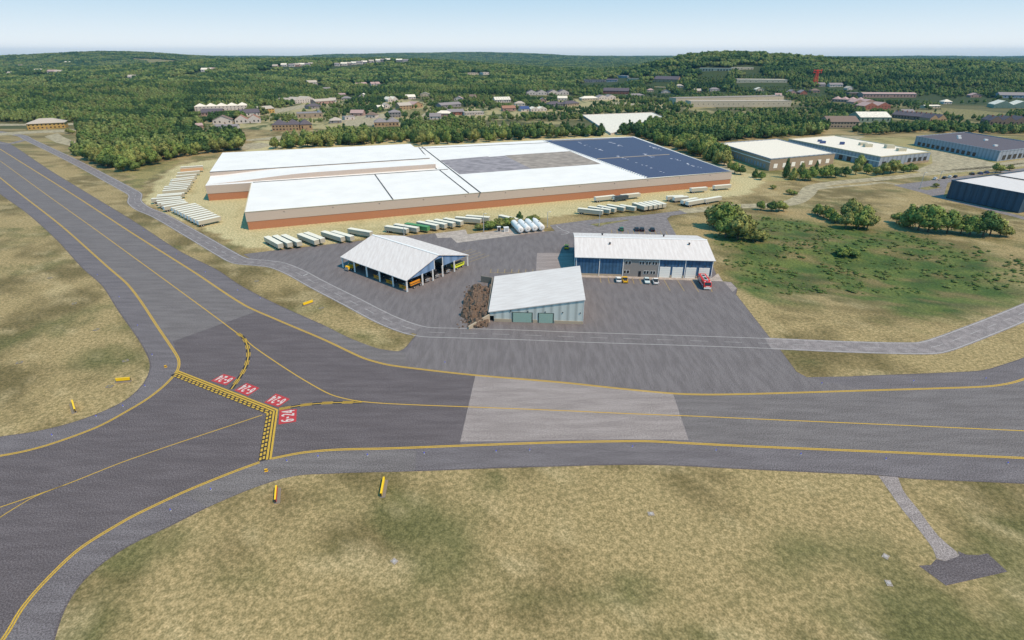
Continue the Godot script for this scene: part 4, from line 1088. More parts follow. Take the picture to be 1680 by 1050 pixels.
	lump.fractal_octaves = 4
	var grid := 56
	var hgt := func(i: int, j: int) -> Vector3:
		var s := i * 2.0 / grid - 1.0
		var r := j * 2.0 / grid - 1.0
		var q2 := cx * s * 1.05 + cz * r * 1.05
		var edge := 1.0 - pow(absf(r), 3.0) - pow(maxf(0.0, -s), 2.2) * 0.95
		if s > 0.7:
			edge = minf(edge, (1.0 - s) * 3.0 + 0.2)
		var y := edge * 2.1 + lump.get_noise_2d(q2.x, q2.y) * 2.6 + absf(ns.get_noise_2d(q2.x, q2.y)) * 1.3 - 0.5
		return Vector3(q2.x, maxf(y, -0.3), q2.y)
	var hs2 := []
	for j in grid + 1:
		for i in grid + 1:
			hs2.append(hgt.call(i, j))
	st = new_st()
	for j in grid:
		for i in grid:
			var k := j * (grid + 1) + i
			if maxf(hs2[k].y, hs2[k + 1].y) > -0.29 or maxf(hs2[k + grid + 1].y, hs2[k + grid + 2].y) > -0.29:
				quad(st, hs2[k], hs2[k + 1], hs2[k + grid + 2], hs2[k + grid + 1], Vector3.UP)
	obj("earth", st.commit(), M.debris, heap)
	st = new_st()
	for k in 230:
		var s := rng.randf_range(-1.25, 0.9)
		var r := rng.randf_range(-1.08, 1.08)
		var q3 := cx * s + cz * r
		var i := clampi(int((s / 1.05 + 1.0) * 0.5 * grid), 0, grid)
		var j := clampi(int((r / 1.05 + 1.0) * 0.5 * grid), 0, grid)
		var y: float = maxf(0.05, hs2[j * (grid + 1) + i].y)
		if s < -1.0 and rng.randf() < 0.75:
			continue
		var sz := rng.randf_range(0.2, 0.6)
		add_box(st, Vector3(q3.x, y, q3.y), Vector3(sz, sz * 0.6, sz * rng.randf_range(0.7, 2.2)), Basis(Vector3(rng.randfn(), rng.randfn(), rng.randfn()).normalized(), rng.randf() * TAU))
	var cl := obj("clods", st.commit(), M.debris, heap)
	cl.set_meta("kind", "stuff")

func canopy() -> void:
	var p1: Vector2 = Vector2(-65.55, -203.07)
	var p2: Vector2 = Vector2(-36.52, -178.71)
	var p3: Vector2 = Vector2(-17.34, -205.13)
	var p4 := p1 + p3 - p2
	var at := (p1 + p3) * 0.5
	var t := thing("open_vehicle_shed", "open vehicle canopy with white gabled roof, blue gable and white posts", "canopy", Vector3(at.x, 0, at.y))
	clear_zone([p1, p2, p3, p4])
	var eave := 4.3
	var ridge := 8.9
	var v := func(q: Vector2, y: float) -> Vector3: return Vector3(q.x - at.x, y, q.y - at.y)
	var long := (p2 - p1).normalized()
	var wide := (p3 - p2).normalized()
	var m2 := (p2 + p3) * 0.5 + long * 0.5
	var m1 := (p1 + p4) * 0.5 - long * 0.5
	var st := new_st()
	var ov := 0.5
	var th := Vector3(0, 0.22, 0)
	for s in [0, 1]:
		var e1: Vector3 = v.call((p1 - long * ov - wide * ov) if s == 0 else (p4 - long * ov + wide * ov), eave - 0.1)
		var e2: Vector3 = v.call((p2 + long * ov - wide * ov) if s == 0 else (p3 + long * ov + wide * ov), eave - 0.1)
		var r1: Vector3 = v.call(m1, ridge)
		var r2: Vector3 = v.call(m2, ridge)
		quad(st, e1 + th, e2 + th, r2 + th, r1 + th, Vector3.UP)
		quad(st, e1, e2, r2, r1, Vector3.DOWN)
		var outw := Vector3(wide.x, 0, wide.y) * (-1.0 if s == 0 else 1.0)
		quad(st, e1, e2, e2 + th, e1 + th, outw)
		quad(st, e2, r2, r2 + th, e2 + th, Vector3(long.x, 0, long.y))
		quad(st, e1, r1, r1 + th, e1 + th, -Vector3(long.x, 0, long.y))
	obj("roof", st.commit(), M.pale_metal_roof, t)
	st = new_st()
	beam(st, v.call(m1, ridge + 0.22), v.call(m2, ridge + 0.22), 0.9, 0.14)
	obj("ridge_cap", st.commit(), M.white_trim, t)
	# the far gable is closed at the top like the near one
	for g in [[p2, p3, 0.0], [p1, p4, 0.0]]:
		var a: Vector2 = g[0]
		var b: Vector2 = g[1]
		st = new_st()
		var y_at := func(f: float) -> float: return lerpf(eave, ridge, 1.0 - absf(f - 0.5) * 2.0) - 0.05
		var out := Vector3(long.x, 0, long.y) * (1.0 if a == p2 else -1.0)
		for s in [[0.0, 0.43], [0.57, 1.0]]:
			var n := 8
			for k in n:
				var f0 := lerpf(s[0], s[1], k / float(n))
				var f1 := lerpf(s[0], s[1], (k + 1.0) / n)
				quad(st, v.call(a.lerp(b, f0), eave - 0.15), v.call(a.lerp(b, f1), eave - 0.15), v.call(a.lerp(b, f1), y_at.call(f1)), v.call(a.lerp(b, f0), y_at.call(f0)), out)
		for s in [[0.43, 0.5], [0.5, 0.57]]:
			quad(st, v.call(a.lerp(b, s[0]), 7.5), v.call(a.lerp(b, s[1]), 7.5), v.call(a.lerp(b, s[1]), y_at.call(s[1])), v.call(a.lerp(b, s[0]), y_at.call(s[0])), out)
		obj("gable", st.commit(), M.light_blue_cladding, t)
	var post_mesh := box(Vector3(0.5, eave, 0.5))
	for k in 6:
		for pair in [[p1, p2], [p4, p3]]:
			var q: Vector2 = (pair[0] as Vector2).lerp(pair[1], k / 5.0)
			obj("post", post_mesh, M.white_trim, t, v.call(q, eave * 0.5))
	for f in [0.235, 0.4, 0.56, 0.76]:
		for pair in [[p2, p3]]:
			var q: Vector2 = (pair[0] as Vector2).lerp(pair[1], f)
			obj("post", post_mesh, M.white_trim, t, v.call(q, eave * 0.5))
	for s in [0.432, 0.568]:
		var q := p2.lerp(p3, s)
		obj("opening_frame", box(Vector3(0.3, 3.4, 0.3)), M.white_trim, t, v.call(q, eave + 1.6))
	for f in [[0.12, 0.3], [0.2, 0.32], [0.28, 0.62], [0.33, 0.55], [0.62, 0.3], [0.7, 0.25], [0.78, 0.6], [0.84, 0.5], [0.9, 0.35]]:
		var e: Vector2 = p1.lerp(p2, f[0])
		var m := m1.lerp(m2, f[0])
		var a: Vector3 = v.call(e, eave - 0.05)
		var b: Vector3 = v.call(m, ridge)
		st = new_st()
		beam(st, a.lerp(b, f[1]) + Vector3(0, 0.14, 0), a.lerp(b, f[1] + 0.16) + Vector3(0, 0.14, 0), 0.14, 0.2)
		obj("rust_streak", st.commit(), M.rust_streak, t)

func poly3(st: SurfaceTool, pts: Array, y: float, at: Vector2) -> void:
	var p := PackedVector2Array()
	for q in pts:
		p.append(q - at)
	flat_poly(st, p, y)

func build_warehouse() -> void:
	var fl: Vector2 = Vector2(-124.32, -253.86)
	var fr: Vector2 = Vector2(137.73, -352.52)
	var br: Vector2 = Vector2(108.51, -515.23)
	var bm: Vector2 = Vector2(25.46, -492.11)
	var bj: Vector2 = Vector2(-73.3, -454.43)
	var wl: Vector2 = Vector2(-171.43, -311.49)
	var at := (fl + br) * 0.5
	var t := thing("warehouse", "huge white and navy roofed warehouse with tan and brick walls", "warehouse", Vector3(at.x, 0, at.y))
	var h := 8.5
	var u := (fr - fl).normalized()
	var n := Vector2(u.y, -u.x)      # towards the back
	# the notch where the front block meets the left wing
	var k1 := fl + n * 70.0
	var wb: Vector2 = Vector2(-205.95, -406.78)
	var ring := PackedVector2Array([fl - at, fr - at, br - at, bm - at, bj - at, k1 - at])
	var wing_r: Vector2 = Vector2(-48.41, -361.78)
	var wring := PackedVector2Array([wl - at, k1 + (k1 - wl).normalized() * -0.3 - at, wing_r - at, bj - at, wb - at])
	for part in [["front_block", ring], ["left_wing", wring]]:
		var st := new_st()
		wall_ring(st, part[1], 3.9, h)
		obj("cladding", st.commit(), M.tan_cladding, t)
		st = new_st()
		var inset := PackedVector2Array()
		var mid := Vector2.ZERO
		for q in part[1]:
			mid += q / part[1].size()
		for q in part[1]:
			inset.append(q + (mid - q).normalized() * 0.25)
		wall_ring(st, inset, -0.5, 3.9)
		obj("brick_wall", st.commit(), M.red_brick, t)
	var st := new_st()
	flat_poly(st, PackedVector2Array([fl - at, fr - at, br - at, bm - at, bj - at, k1 - at]), h)
	obj("roof", st.commit(), M.white_membrane, t)
	st = new_st()
	flat_poly(st, wring, h - 0.03)
	obj("roof", st.commit(), M.white_membrane, t)
	# differently coloured fields of the roof
	var fields := [
		["grey_roof_field", [Vector2(-49.75, -393.28), Vector2(-17.52, -409.69), Vector2(12.49, -361.78), Vector2(-32.05, -343.89)], M.grey_roof, 0.03],
		["grey_roof_patch", [Vector2(-30.03, -400.7), Vector2(-5.29, -412.32), Vector2(12.49, -361.78), Vector2(-18.97, -350.65)], M.grey_roof, 0.036],
		["tan_roof_field", [Vector2(-5.3, -413.65), Vector2(43.81, -433.15), Vector2(59.52, -379.19), Vector2(10.91, -361.16)], M.tan_roof, 0.03],
		["navy_roof_field", [Vector2(25.63, -490.27), Vector2(107.18, -511.24), Vector2(137.04, -353.02), Vector2(79.93, -332.83)], M.navy_roof, 0.03],
	]
	for f in fields:
		st = new_st()
		poly3(st, f[1], h + f[3], at)
		obj(f[0], st.commit(), f[2], t)
	for s in [[[Vector2(25.89, -490.27), Vector2(80.3, -332.83)], 0.5, M.dark_seam], [[Vector2(-71.37, -454.43), Vector2(-16.43, -293.01)], 0.6, M.dark_seam], [[Vector2(-73.55, -452.85), Vector2(-48.28, -360.74)], 0.5, M.dark_seam], [[Vector2(-45.97, -357.66), Vector2(-22.88, -293.01)], 0.45, M.dark_seam], [[Vector2(-83.64, -342.94), Vector2(-59.95, -278.11)], 0.5, M.dark_seam], [[Vector2(-148.27, -319.89), Vector2(-40.78, -359.71)], 0.45, M.dark_seam], [[Vector2(33.42, -486.63), Vector2(84.33, -499.6)], 0.7, M.tan_seam], [[Vector2(59.28, -398.2), Vector2(115.03, -417.69)], 0.8, M.tan_seam], [[Vector2(-71.18, -446.61), Vector2(32.85, -477.75)], 0.3, M.dark_seam]]:
		st = new_st()
		var a: Vector2 = s[0][0] - at
		var b: Vector2 = s[0][1] - at
		beam(st, Vector3(a.x, h + 0.12, a.y), Vector3(b.x, h + 0.12, b.y), s[1], 0.3)
		obj("roof_joint", st.commit(), s[2], t)
	# a broken white kerb along the navy field
	var ka: Vector2 = Vector2(24.85, -490.27) - at
	var kb: Vector2 = Vector2(79.21, -332.83) - at
	for k in 60:
		var q := ka.lerp(kb, (k + 0.5) / 60.0)
		obj("kerb_block", box(Vector3(1.3, 0.4, 1.6)), M.white_trim, t, Vector3(q.x + 0.9, h + 0.2, q.y))
	# parapet coping and the small lamps of the long front
	st = new_st()
	for pair in [[fl, fr], [fl, k1], [fr, br]]:
		var a: Vector2 = pair[0] - at
		var b: Vector2 = pair[1] - at
		beam(st, Vector3(a.x, h + 0.06, a.y), Vector3(b.x, h + 0.06, b.y), 0.35, 0.16)
	obj("coping", st.commit(), M.parapet_tan, t)
	for k in 12:
		panel("wall_lamp", fl - at, fr - at, 0.06 + k * 0.08, 0.0613 + k * 0.08, 7.2, 7.5, 0.15, M.dark_metal, t, Vector2.ZERO)
	# raised left wing: a lower step whose left end sinks to the roof, and a flat upper block
	var s0: Vector2 = Vector2(-171.99, -314.97) - at
	var s1: Vector2 = Vector2(-49.06, -363.88) - at
	var h2 := 11.2
	var t0: Vector2 = Vector2(-179.6, -334.5) - at
	var t1: Vector2 = Vector2(-55.4, -383.23) - at
	var h3 := 11.6
	var b0: Vector2 = Vector2(-205.63, -406.14) - at
	var b1: Vector2 = Vector2(-79.38, -448.91) - at
	t0 = t1 + (t1 - t0).normalized() * -(t1.distance_to(t0))
	var face := new_st()
	var step := new_st()
	var upper := new_st()
	var seg := 24
	for k in seg:
		var f0 := k / float(seg)
		var f1 := (k + 1.0) / seg
		var g0 := lerpf(h - 0.02, h2, ss(0.0, 0.42, f0 * 0.9 + 0.02))
		var g1 := lerpf(h - 0.02, h2, ss(0.0, 0.42, f1 * 0.9 + 0.02))
		var r0 := lerpf(h + 0.9, h2 + 0.02, ss(0.0, 0.3, f0))
		var r1 := lerpf(h + 0.9, h2 + 0.02, ss(0.0, 0.3, f1))
		var a0 := s0.lerp(s1, f0)
		var a1 := s0.lerp(s1, f1)
		var c0 := t0.lerp(t1, f0)
		var c1 := t0.lerp(t1, f1)
		var P := func(q: Vector2, y: float) -> Vector3: return Vector3(q.x, y, q.y)
		quad(face, P.call(a0, h - 0.02), P.call(a1, h - 0.02), P.call(a1, g1), P.call(a0, g0), Vector3(0, 0, 1))
		quad(step, P.call(a0, g0), P.call(a1, g1), P.call(c1, r1), P.call(c0, r0), Vector3.UP)
		quad(upper, P.call(c0, r0), P.call(c1, r1), P.call(c1, h3), P.call(c0, h3), Vector3(0, 0, 1))
	var e1 := Vector3(s1.x, h, s1.y)
	quad(face, e1, Vector3(t1.x, h, t1.y), Vector3(t1.x, h2, t1.y), Vector3(s1.x, h2, s1.y), Vector3(1, 0, 0))
	quad(face, Vector3(t1.x, h, t1.y), Vector3(b1.x, h, b1.y), Vector3(b1.x, h3, b1.y), Vector3(t1.x, h3, t1.y), Vector3(1, 0, 0))
	quad(upper, Vector3(t0.x, h - 0.1, t0.y), Vector3(b0.x, h - 0.1, b0.y), Vector3(b0.x, h3, b0.y), Vector3(t0.x, h3, t0.y), Vector3(-1, 0, 0))
	quad(upper, Vector3(b0.x, h - 0.1, b0.y), Vector3(b1.x, h - 0.1, b1.y), Vector3(b1.x, h3, b1.y), Vector3(b0.x, h3, b0.y), Vector3(0, 0, -1))
	obj("step_face", face.commit(), M.tan_cladding, t)
	obj("upper_face", upper.commit(), M.tan_cladding, t)
	obj("step_roof", step.commit(), M.white_membrane, t)
	st = new_st()
	flat_poly(st, PackedVector2Array([t0, t1, b1, b0]), h3 + 0.02)
	obj("upper_roof", st.commit(), M.white_membrane, t)
	st = new_st()
	beam(st, Vector3(t0.x, h3 + 0.08, t0.y), Vector3(t1.x, h3 + 0.08, t1.y), 0.35, 0.2)
	obj("upper_coping", st.commit(), M.dark_seam, t)
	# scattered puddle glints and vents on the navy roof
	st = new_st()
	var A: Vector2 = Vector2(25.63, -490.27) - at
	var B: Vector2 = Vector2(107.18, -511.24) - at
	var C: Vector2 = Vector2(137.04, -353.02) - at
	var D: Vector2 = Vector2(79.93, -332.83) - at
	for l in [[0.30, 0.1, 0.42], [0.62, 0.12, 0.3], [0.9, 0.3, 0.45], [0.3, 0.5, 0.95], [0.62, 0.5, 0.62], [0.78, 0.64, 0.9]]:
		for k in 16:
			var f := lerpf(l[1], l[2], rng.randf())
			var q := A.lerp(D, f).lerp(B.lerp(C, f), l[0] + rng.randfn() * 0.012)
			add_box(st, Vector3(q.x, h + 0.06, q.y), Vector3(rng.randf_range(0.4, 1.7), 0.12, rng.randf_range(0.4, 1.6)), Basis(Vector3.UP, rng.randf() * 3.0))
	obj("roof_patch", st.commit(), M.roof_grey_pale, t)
	keep_clear([fl, fr, br, bm, bj, k1])
	keep_clear([wl, k1, bj, wb])

func quad_block(called: String, label: String, category: String, pts: Array, h: float, wall: String, roof: String, trim: String) -> Node3D:
	var at: Vector2 = (pts[0] + pts[1] + pts[2] + pts[3]) / 4.0
	var t := thing(called, label, category, Vector3(at.x, 0, at.y))
	var p := PackedVector2Array()
	for q in pts:
		p.append(q - at)
	var st := new_st()
	wall_ring(st, p, -1.0, h)
	obj("wall", st.commit(), M[wall], t)
	st = new_st()
	flat_poly(st, p, h - 0.25)
	obj("roof", st.commit(), M[roof], t)
	st = new_st()
	for i in 4:
		var a := p[i]
		var b := p[(i + 1) % 4]
		beam(st, Vector3(a.x, h, a.y), Vector3(b.x, h, b.y), 0.4, 0.7)
	obj("parapet", st.commit(), M[trim], t)
	keep_clear(pts)
	return t

func build_park_buildings() -> void:
	var O := Vector2.ZERO
	# beige block behind the row of trees
	var f: Vector2 = Vector2(182, -399.95)
	var r: Vector2 = Vector2(240.51, -425.11)
	var l: Vector2 = Vector2(171.51, -475.72)
	var t := quad_block("flat_roofed_warehouse", "beige flat roofed warehouse with blue band and white shutters behind the row of trees", "warehouse", [f, r, r + l - f, l], 8.2, "wall_tan", "roof_cream", "wall_bluegrey")
	var at := Vector2(t.position.x, t.position.z)
	for k in 7:
		panel("shutter", f - at, r - at, 0.06 + k * 0.135, 0.115 + k * 0.135, 1.6, 4.6, 0.15, M.white_door, t, O)
	for k in 16:
		panel("window", l - at, f - at, 0.06 + k * 0.056, 0.09 + k * 0.056, 1.2, 3.8, 0.15, M.wall_bluegrey, t, O)
	panel("band", l - at, f - at, 0.0, 1.0, 5.6, 6.1, 0.2, M.white_trim, t, O)
	# white roofed offices
	f = Vector2(267.01, -412.78)
	r = Vector2(319.08, -435.47)
	l = Vector2(242.13, -505.44)
	t = quad_block("white_roofed_offices", "low office block with bright cream roof and tan parapet", "office", [f, r, r + l - f, l], 7.6, "wall_bluegrey", "roof_cream", "parapet_tan")
	at = Vector2(t.position.x, t.position.z)
	for k in 4:
		panel("window", f - at, r - at, 0.56 + k * 0.105, 0.62 + k * 0.105, 1.0, 4.6, 0.15, M.dark_glass, t, O)
	for k in 3:
		panel("window", f - at, r - at, 0.06 + k * 0.14, 0.13 + k * 0.14, 0.8, 4.0, 0.15, M.dark_glass, t, O)
	panel("plinth", f - at, r - at, 0.5, 1.0, 0.0, 1.6, 0.2, M.wall_tan, t, O)
	panel("band", l - at, f - at, 0.0, 1.0, 3.9, 4.4, 0.3, M.white_trim, t, O)
	for k in 10:
		panel("loading_door", l - at, f - at, 0.1 + k * 0.085, 0.14 + k * 0.085, 0.2, 3.4, 0.15, M.dark_glass, t, O)
	var w: Vector2 = f + l - r
	for s in [[0.52, 0.62, 5.5, 2.2, "parapet_tan"], [0.60, 0.56, 6.0, 2.4, "parapet_tan"], [0.72, 0.76, 6.5, 2.6, "parapet_tan"], [0.86, 0.70, 6.0, 2.2, "parapet_tan"], [0.3, 0.2, 4.0, 2.0, "vehicle_blue"], [0.22, 0.28, 3.0, 1.8, "vehicle_blue"], [0.42, 0.38, 3.2, 2.2, "vehicle_blue"]]:
		var q: Vector2 = l.lerp(f, s[0]).lerp((r + l - f).lerp(r, s[0]), s[1]) - at
		obj("roof_unit", box(Vector3(s[2], s[3], s[2] * 0.6)), M[s[4]], t, Vector3(q.x, 7.3 + s[3] * 0.5, q.y))
	# dark roofed offices
	f = Vector2(373.77, -438.13)
	r = Vector2(439.82, -468.04)
	l = Vector2(365.6, -523.49)
	t = quad_block("dark_roofed_offices", "low grey-blue office block with dark purple flat roof at the right edge", "office", [f, r, r + l - f, l], 7.6, "wall_bluegrey", "roof_purple", "wall_bluegrey")
	at = Vector2(t.position.x, t.position.z)
	for k in 9:
		panel("window", f - at, r - at, 0.08 + k * 0.1, 0.14 + k * 0.1, 0.8, 4.2, 0.15, M.dark_glass, t, O)
	for k in 12:
		panel("window", l - at, f - at, 0.05 + k * 0.062, 0.085 + k * 0.062, 0.6, 3.4, 0.15, M.dark_glass, t, O)
	for s in [[0.3, 0.4], [0.5, 0.6], [0.78, 0.3], [0.2, 0.55]]:
		var q: Vector2 = l.lerp(f, s[0]).lerp((r + l - f).lerp(r, s[0]), s[1]) - at
		obj("roof_unit", box(Vector3(2.6, 1.2, 2.0)), M.white_trim, t, Vector3(q.x, 7.9, q.y))
	# navy hangar
	f = Vector2(249.9, -318.09)
	r = Vector2(263.63, -284.29)
	var h := 10.0
	var back: Vector2 = ((Vector2(313.9, -345.65)) - (Vector2(249.4, -317.29))).normalized() * 95.0
	t = quad_block("navy_hangar", "navy metal hangar with white roof in the corner of the right edge", "hangar", [f, r, r + back, f + back], h, "navy_cladding", "pale_metal_roof", "navy_cladding")
	at = Vector2(t.position.x, t.position.z)
	var st := new_st()
	var m0: Vector2 = f - at + back * 0.42
	var m1: Vector2 = r - at + back * 0.42
	beam(st, Vector3(m0.x, h + 0.1, m0.y), Vector3(m1.x, h + 0.1, m1.y), 0.5, 0.5)
	obj("roof_joint", st.commit(), M.dark_seam, t)
	panel("plinth", f - at, r - at, 0.0, 1.0, 0.0, 0.6, 0.12, M.dark_metal, t, O)
	for k in 2:
		panel("hangar_door", r - at, r + back - at, 0.1 + k * 0.3, 0.35 + k * 0.3, 0.0, 7.5, 0.15, M.wall_bluegrey, t, O)
	for k in 11:
		panel("wall_rib", f - at, r - at, 0.085 * k + 0.06, 0.085 * k + 0.064, 0.6, h - 0.2, 0.12, M.navy_cladding, t, O)

func build_town() -> void:
	house("school", "orange and brick two-storey school with beige hip roof at the far left", "school", Vector3(-528.59, 0, -635.4), Vector3(-499.3, 0, -651.91), 22, 5.8, 4.5, "hip", "wall_yellow", "roof_beige", {"floors": 2, "cols": 9, "over": 0.8})
	house("terrace", "long pale terrace under five pointed cream roofs above the left grove", "house", Vector3(-457.11, 0.13, -850.61), Vector3(-391.47, 0.04, -875.81), 16, 6.0, 4.0, "hips", "wall_white", "roof_cream", {"n": 5, "floors": 2, "cols": 14, "win_w": 1.2})
	house("house", "house with dark purple roof, left one below the five-pointed terrace", "house", Vector3(-413.24, 0, -782.79), Vector3(-387.94, 0, -786.8), 14, 4.5, 4.0, "gable_x", "wall_pink", "roof_purple", {"cols": 6})
	house("house", "house with dark purple roof, right one below the five-pointed terrace", "house", Vector3(-357.1, 0, -773.31), Vector3(-336.95, 0, -786.8), 14, 4.5, 4.0, "gable_x", "wall_white", "roof_purple", {"cols": 6})
	house("house", "white gable-fronted house with brown roof among trees, left of two", "house", Vector3(-351.88, 0, -687.49), Vector3(-332.14, 0, -693.78), 14, 4.5, 4.5, "gable_z", "wall_white", "roof_brown", {"cols": 4, "floors": 1})
	house("house", "white gable-fronted house with rusty roof among trees, right of two", "house", Vector3(-328.53, 0, -693.78), Vector3(-302.07, 0, -703.43), 14, 4.5, 4.5, "gable_z", "wall_white", "roof_rust", {"n": 2, "cols": 6})
	house("house", "small pink roofed cottage half hidden in the left grove", "house", Vector3(-351.81, 0, -646.31), Vector3(-345.15, 0, -651.91), 8, 3.0, 2.0, "gable_x", "wall_pink", "roof_pink")
	house("house", "low pale bungalow at the grove's edge below two gabled houses", "house", Vector3(-327.16, 0, -640.81), Vector3(-303.89, 0, -643.55), 10, 3.0, 1.5, "gable_x", "wall_white", "roof_grey")
	house("apartment_block", "long block with three pinkish gables on the cream lot", "apartment block", Vector3(-369.7, 0.13, -965.01), Vector3(-339.02, 0.03, -1019.3), 22, 5.5, 4.0, "gable_z", "wall_white", "roof_beige", {"n": 3, "cols": 12, "floors": 2, "side": 3})
	house("house", "beige roofed pink block right of the long three-gabled block", "house", Vector3(-319.29, -0.07, -964), Vector3(-295.9, -0.15, -989.43), 16, 5.0, 3.0, "gable_x", "wall_pink", "roof_beige", {"cols": 6})
	house("house", "small house with blackish hip roof above the flat grey depot", "house", Vector3(-304.64, -0.03, -886.61), Vector3(-290.76, -0.05, -902.36), 12, 3.5, 3.5, "hip", "wall_grey", "roof_purple")
	house("house", "tan house with yellow ground floor at the left of the cream lot", "house", Vector3(-346.32, 0, -811.74), Vector3(-333.73, 0, -829.22), 16, 6.0, 3.0, "gable_x", "wall_yellow", "roof_beige", {"floors": 2, "cols": 5})
	var dep := house("depot", "flat grey-tan depot with a round tank on its roof", "depot", Vector3(-276.34, 0, -755.75), Vector3(-246.86, 0, -767.12), 26, 5.0, 0.5, "flat", "wall_tan", "roof_grey", {"cols": 5})
	var st := new_st()
	tube(st, Vector3(12, 5.0, 2), Vector3(12, 7.6, 2), 1.8, 1.8, 12)
	obj("roof_tank", st.commit(), M.wall_bluegrey, dep)
	house("orange_house", "orange house with two dark purple hip roofs behind the warehouse", "house", Vector3(-257.51, 0, -624.82), Vector3(-230.5, 0, -630.07), 16, 6.0, 5.0, "hips", "wall_orange", "roof_purple", {"n": 2, "floors": 2, "cols": 8})
	house("orange_house", "dark hip roofed annexe right of the orange house", "house", Vector3(-229.76, 0, -632.72), Vector3(-218.57, 0, -638.09), 15, 5.5, 5.0, "hip", "wall_orange", "roof_purple", {"cols": 3})
	house("house", "grey hip roofed bungalow by the sandy lot", "house", Vector3(-217.31, 0, -696.97), Vector3(-204.39, 0, -700.19), 14, 3.0, 3.5, "hip", "wall_grey", "roof_beige")
	house("house", "small flat pale shed at the sandy lot's left end", "shed", Vector3(-209.19, 0, -733.96), Vector3(-198.41, 0, -741.09), 10, 3.5, 0.3, "flat", "wall_white", "roof_grey")
	house("house", "tall grey house with hip roof on the sandy lot", "house", Vector3(-159.3, 0, -763.29), Vector3(-144.93, 0, -767.12), 14, 6.0, 3.5, "hip", "wall_grey", "roof_grey", {"floors": 2, "cols": 4})
	house("house", "orange walled house under two dark hips beside the sandy lot", "house", Vector3(-156.73, 0, -663.37), Vector3(-129.37, 0, -669.25), 16, 4.5, 4.5, "hips", "wall_orange", "roof_grey", {"n": 2, "cols": 7})
	house("house", "orange walled house with beige roof, left of a pair above the lawn", "house", Vector3(-166.43, 0, -876.24), Vector3(-149.97, 0, -886.27), 18, 5.5, 3.5, "gable_x", "wall_orange", "roof_beige", {"floors": 2, "cols": 4})
	house("house", "orange walled house with beige roof, right of a pair above the lawn", "house", Vector3(-150.65, -0.01, -901.88), Vector3(-138.15, -0.05, -918.31), 18, 5.0, 3.5, "gable_z", "wall_orange", "roof_pink", {"cols": 3})
	house("house", "narrow white house left of the orange walled pair", "house", Vector3(-192.36, -0.02, -896.71), Vector3(-186.02, -0.02, -902.02), 10, 5.0, 2.5, "gable_z", "wall_white", "roof_beige", {"cols": 2})
	house("house", "pale house with cream gables in the wood above the lawn", "house", Vector3(-214.12, -0.39, -1024.99), Vector3(-199.9, -0.43, -1039.01), 14, 4.0, 4.0, "gable_z", "wall_white", "roof_cream", {"n": 2, "cols": 4})
	house("house", "pale gabled house highest of the group above the lawn", "house", Vector3(-192.36, -0.38, -1088.46), Vector3(-177.35, -0.37, -1095.85), 14, 4.0, 3.5, "gable_x", "wall_white", "roof_cream", {"cols": 4})
	house("house", "very small pale cottage left of the lawn houses", "house", Vector3(-201.2, 0, -886.32), Vector3(-193.12, -0.01, -891.46), 8, 3.0, 2.0, "gable_x", "wall_white", "roof_cream")
	house("barn", "red walled building with dark roof joined to a long pale wing", "building", Vector3(-86.1, 0, -794.95), Vector3(-65.13, 0, -800.75), 14, 4.0, 3.0, "gable_x", "wall_brick", "roof_grey", {"cols": 6})
	house("motel", "long pale wing of windows right of the red walled building", "building", Vector3(-63.48, 0, -790.04), Vector3(-38.09, 0, -799.08), 10, 3.6, 0.4, "flat", "wall_white", "roof_beige", {"cols": 12})
	house("house", "grey roofed house above the red walled building", "house", Vector3(-107.86, 0, -901.78), Vector3(-79.46, -0.07, -929.5), 14, 4.0, 3.0, "gable_x", "wall_grey", "roof_grey", {"cols": 6})
	var rb := house("white_hall", "white hall with ribbed roof above the woods", "hall", Vector3(-29.15, -0.52, -1013.56), Vector3(-2.1, -0.56, -1020.71), 18, 4.5, 4.0, "gable_x", "wall_white", "roof_white", {"cols": 7})
	st = new_st()
	for k in 8:
		for s in [-1.0, 1.0]:
			beam(st, Vector3(-14.0 + k * 4.0, 4.85, s * 9.0), Vector3(-14.0 + k * 4.0, 8.8, 0), 0.5, 0.3)
	obj("roof_rib", st.commit(), M.wall_cream, rb)
	house("house", "brown roofed house at the right below the white hall", "house", Vector3(-13.21, 0, -852.11), Vector3(5.31, 0, -856.83), 12, 4.0, 3.0, "gable_x", "wall_pink", "roof_rust")
	house("office", "grey-beige block in the far clearing left of centre", "office", Vector3(-121.47, 21.74, -1629.94), Vector3(-91.09, 22.01, -1645), 22, 6.0, 0.4, "flat", "wall_cream", "roof_grey", {"cols": 6, "floors": 2})
	house("office", "small pale block right of the grey-beige far block", "office", Vector3(-79.19, 22.41, -1656.15), Vector3(-63, 22.76, -1669.4), 16, 6.0, 0.4, "flat", "wall_white", "roof_beige", {"cols": 4})
	house("house", "lone pale house in the middle of the far forest", "house", Vector3(-467.92, 9.44, -1379.37), Vector3(-449.83, 9.55, -1390.77), 16, 6.0, 4.0, "gable_x", "wall_white", "roof_beige", {"cols": 5, "floors": 2})
	house("house", "low grey house below the lone pale forest house", "house", Vector3(-404.23, 2.49, -1284.56), Vector3(-390.14, 2.54, -1294.53), 12, 4.0, 3.0, "gable_x", "wall_white", "roof_grey")
	house("house", "long low pinkish roof in trees below the lone forest houses", "house", Vector3(-344.69, -0.24, -1166.76), Vector3(-327.59, -0.3, -1176.28), 12, 3.0, 2.0, "gable_x", "wall_white", "roof_pink")
	var pink := [[Vector3(-358.12, 6.65, -1383.58), Vector3(-348.65, 6.94, -1390.94)], [Vector3(-347.88, 7.31, -1396.64), Vector3(-338.2, 7.62, -1403.85)], [Vector3(-329.29, 7.55, -1405.3), Vector3(-320.33, 7.72, -1409.96)], [Vector3(-318.02, 7.63, -1409.2), Vector3(-310.11, 7.97, -1415.8)]]
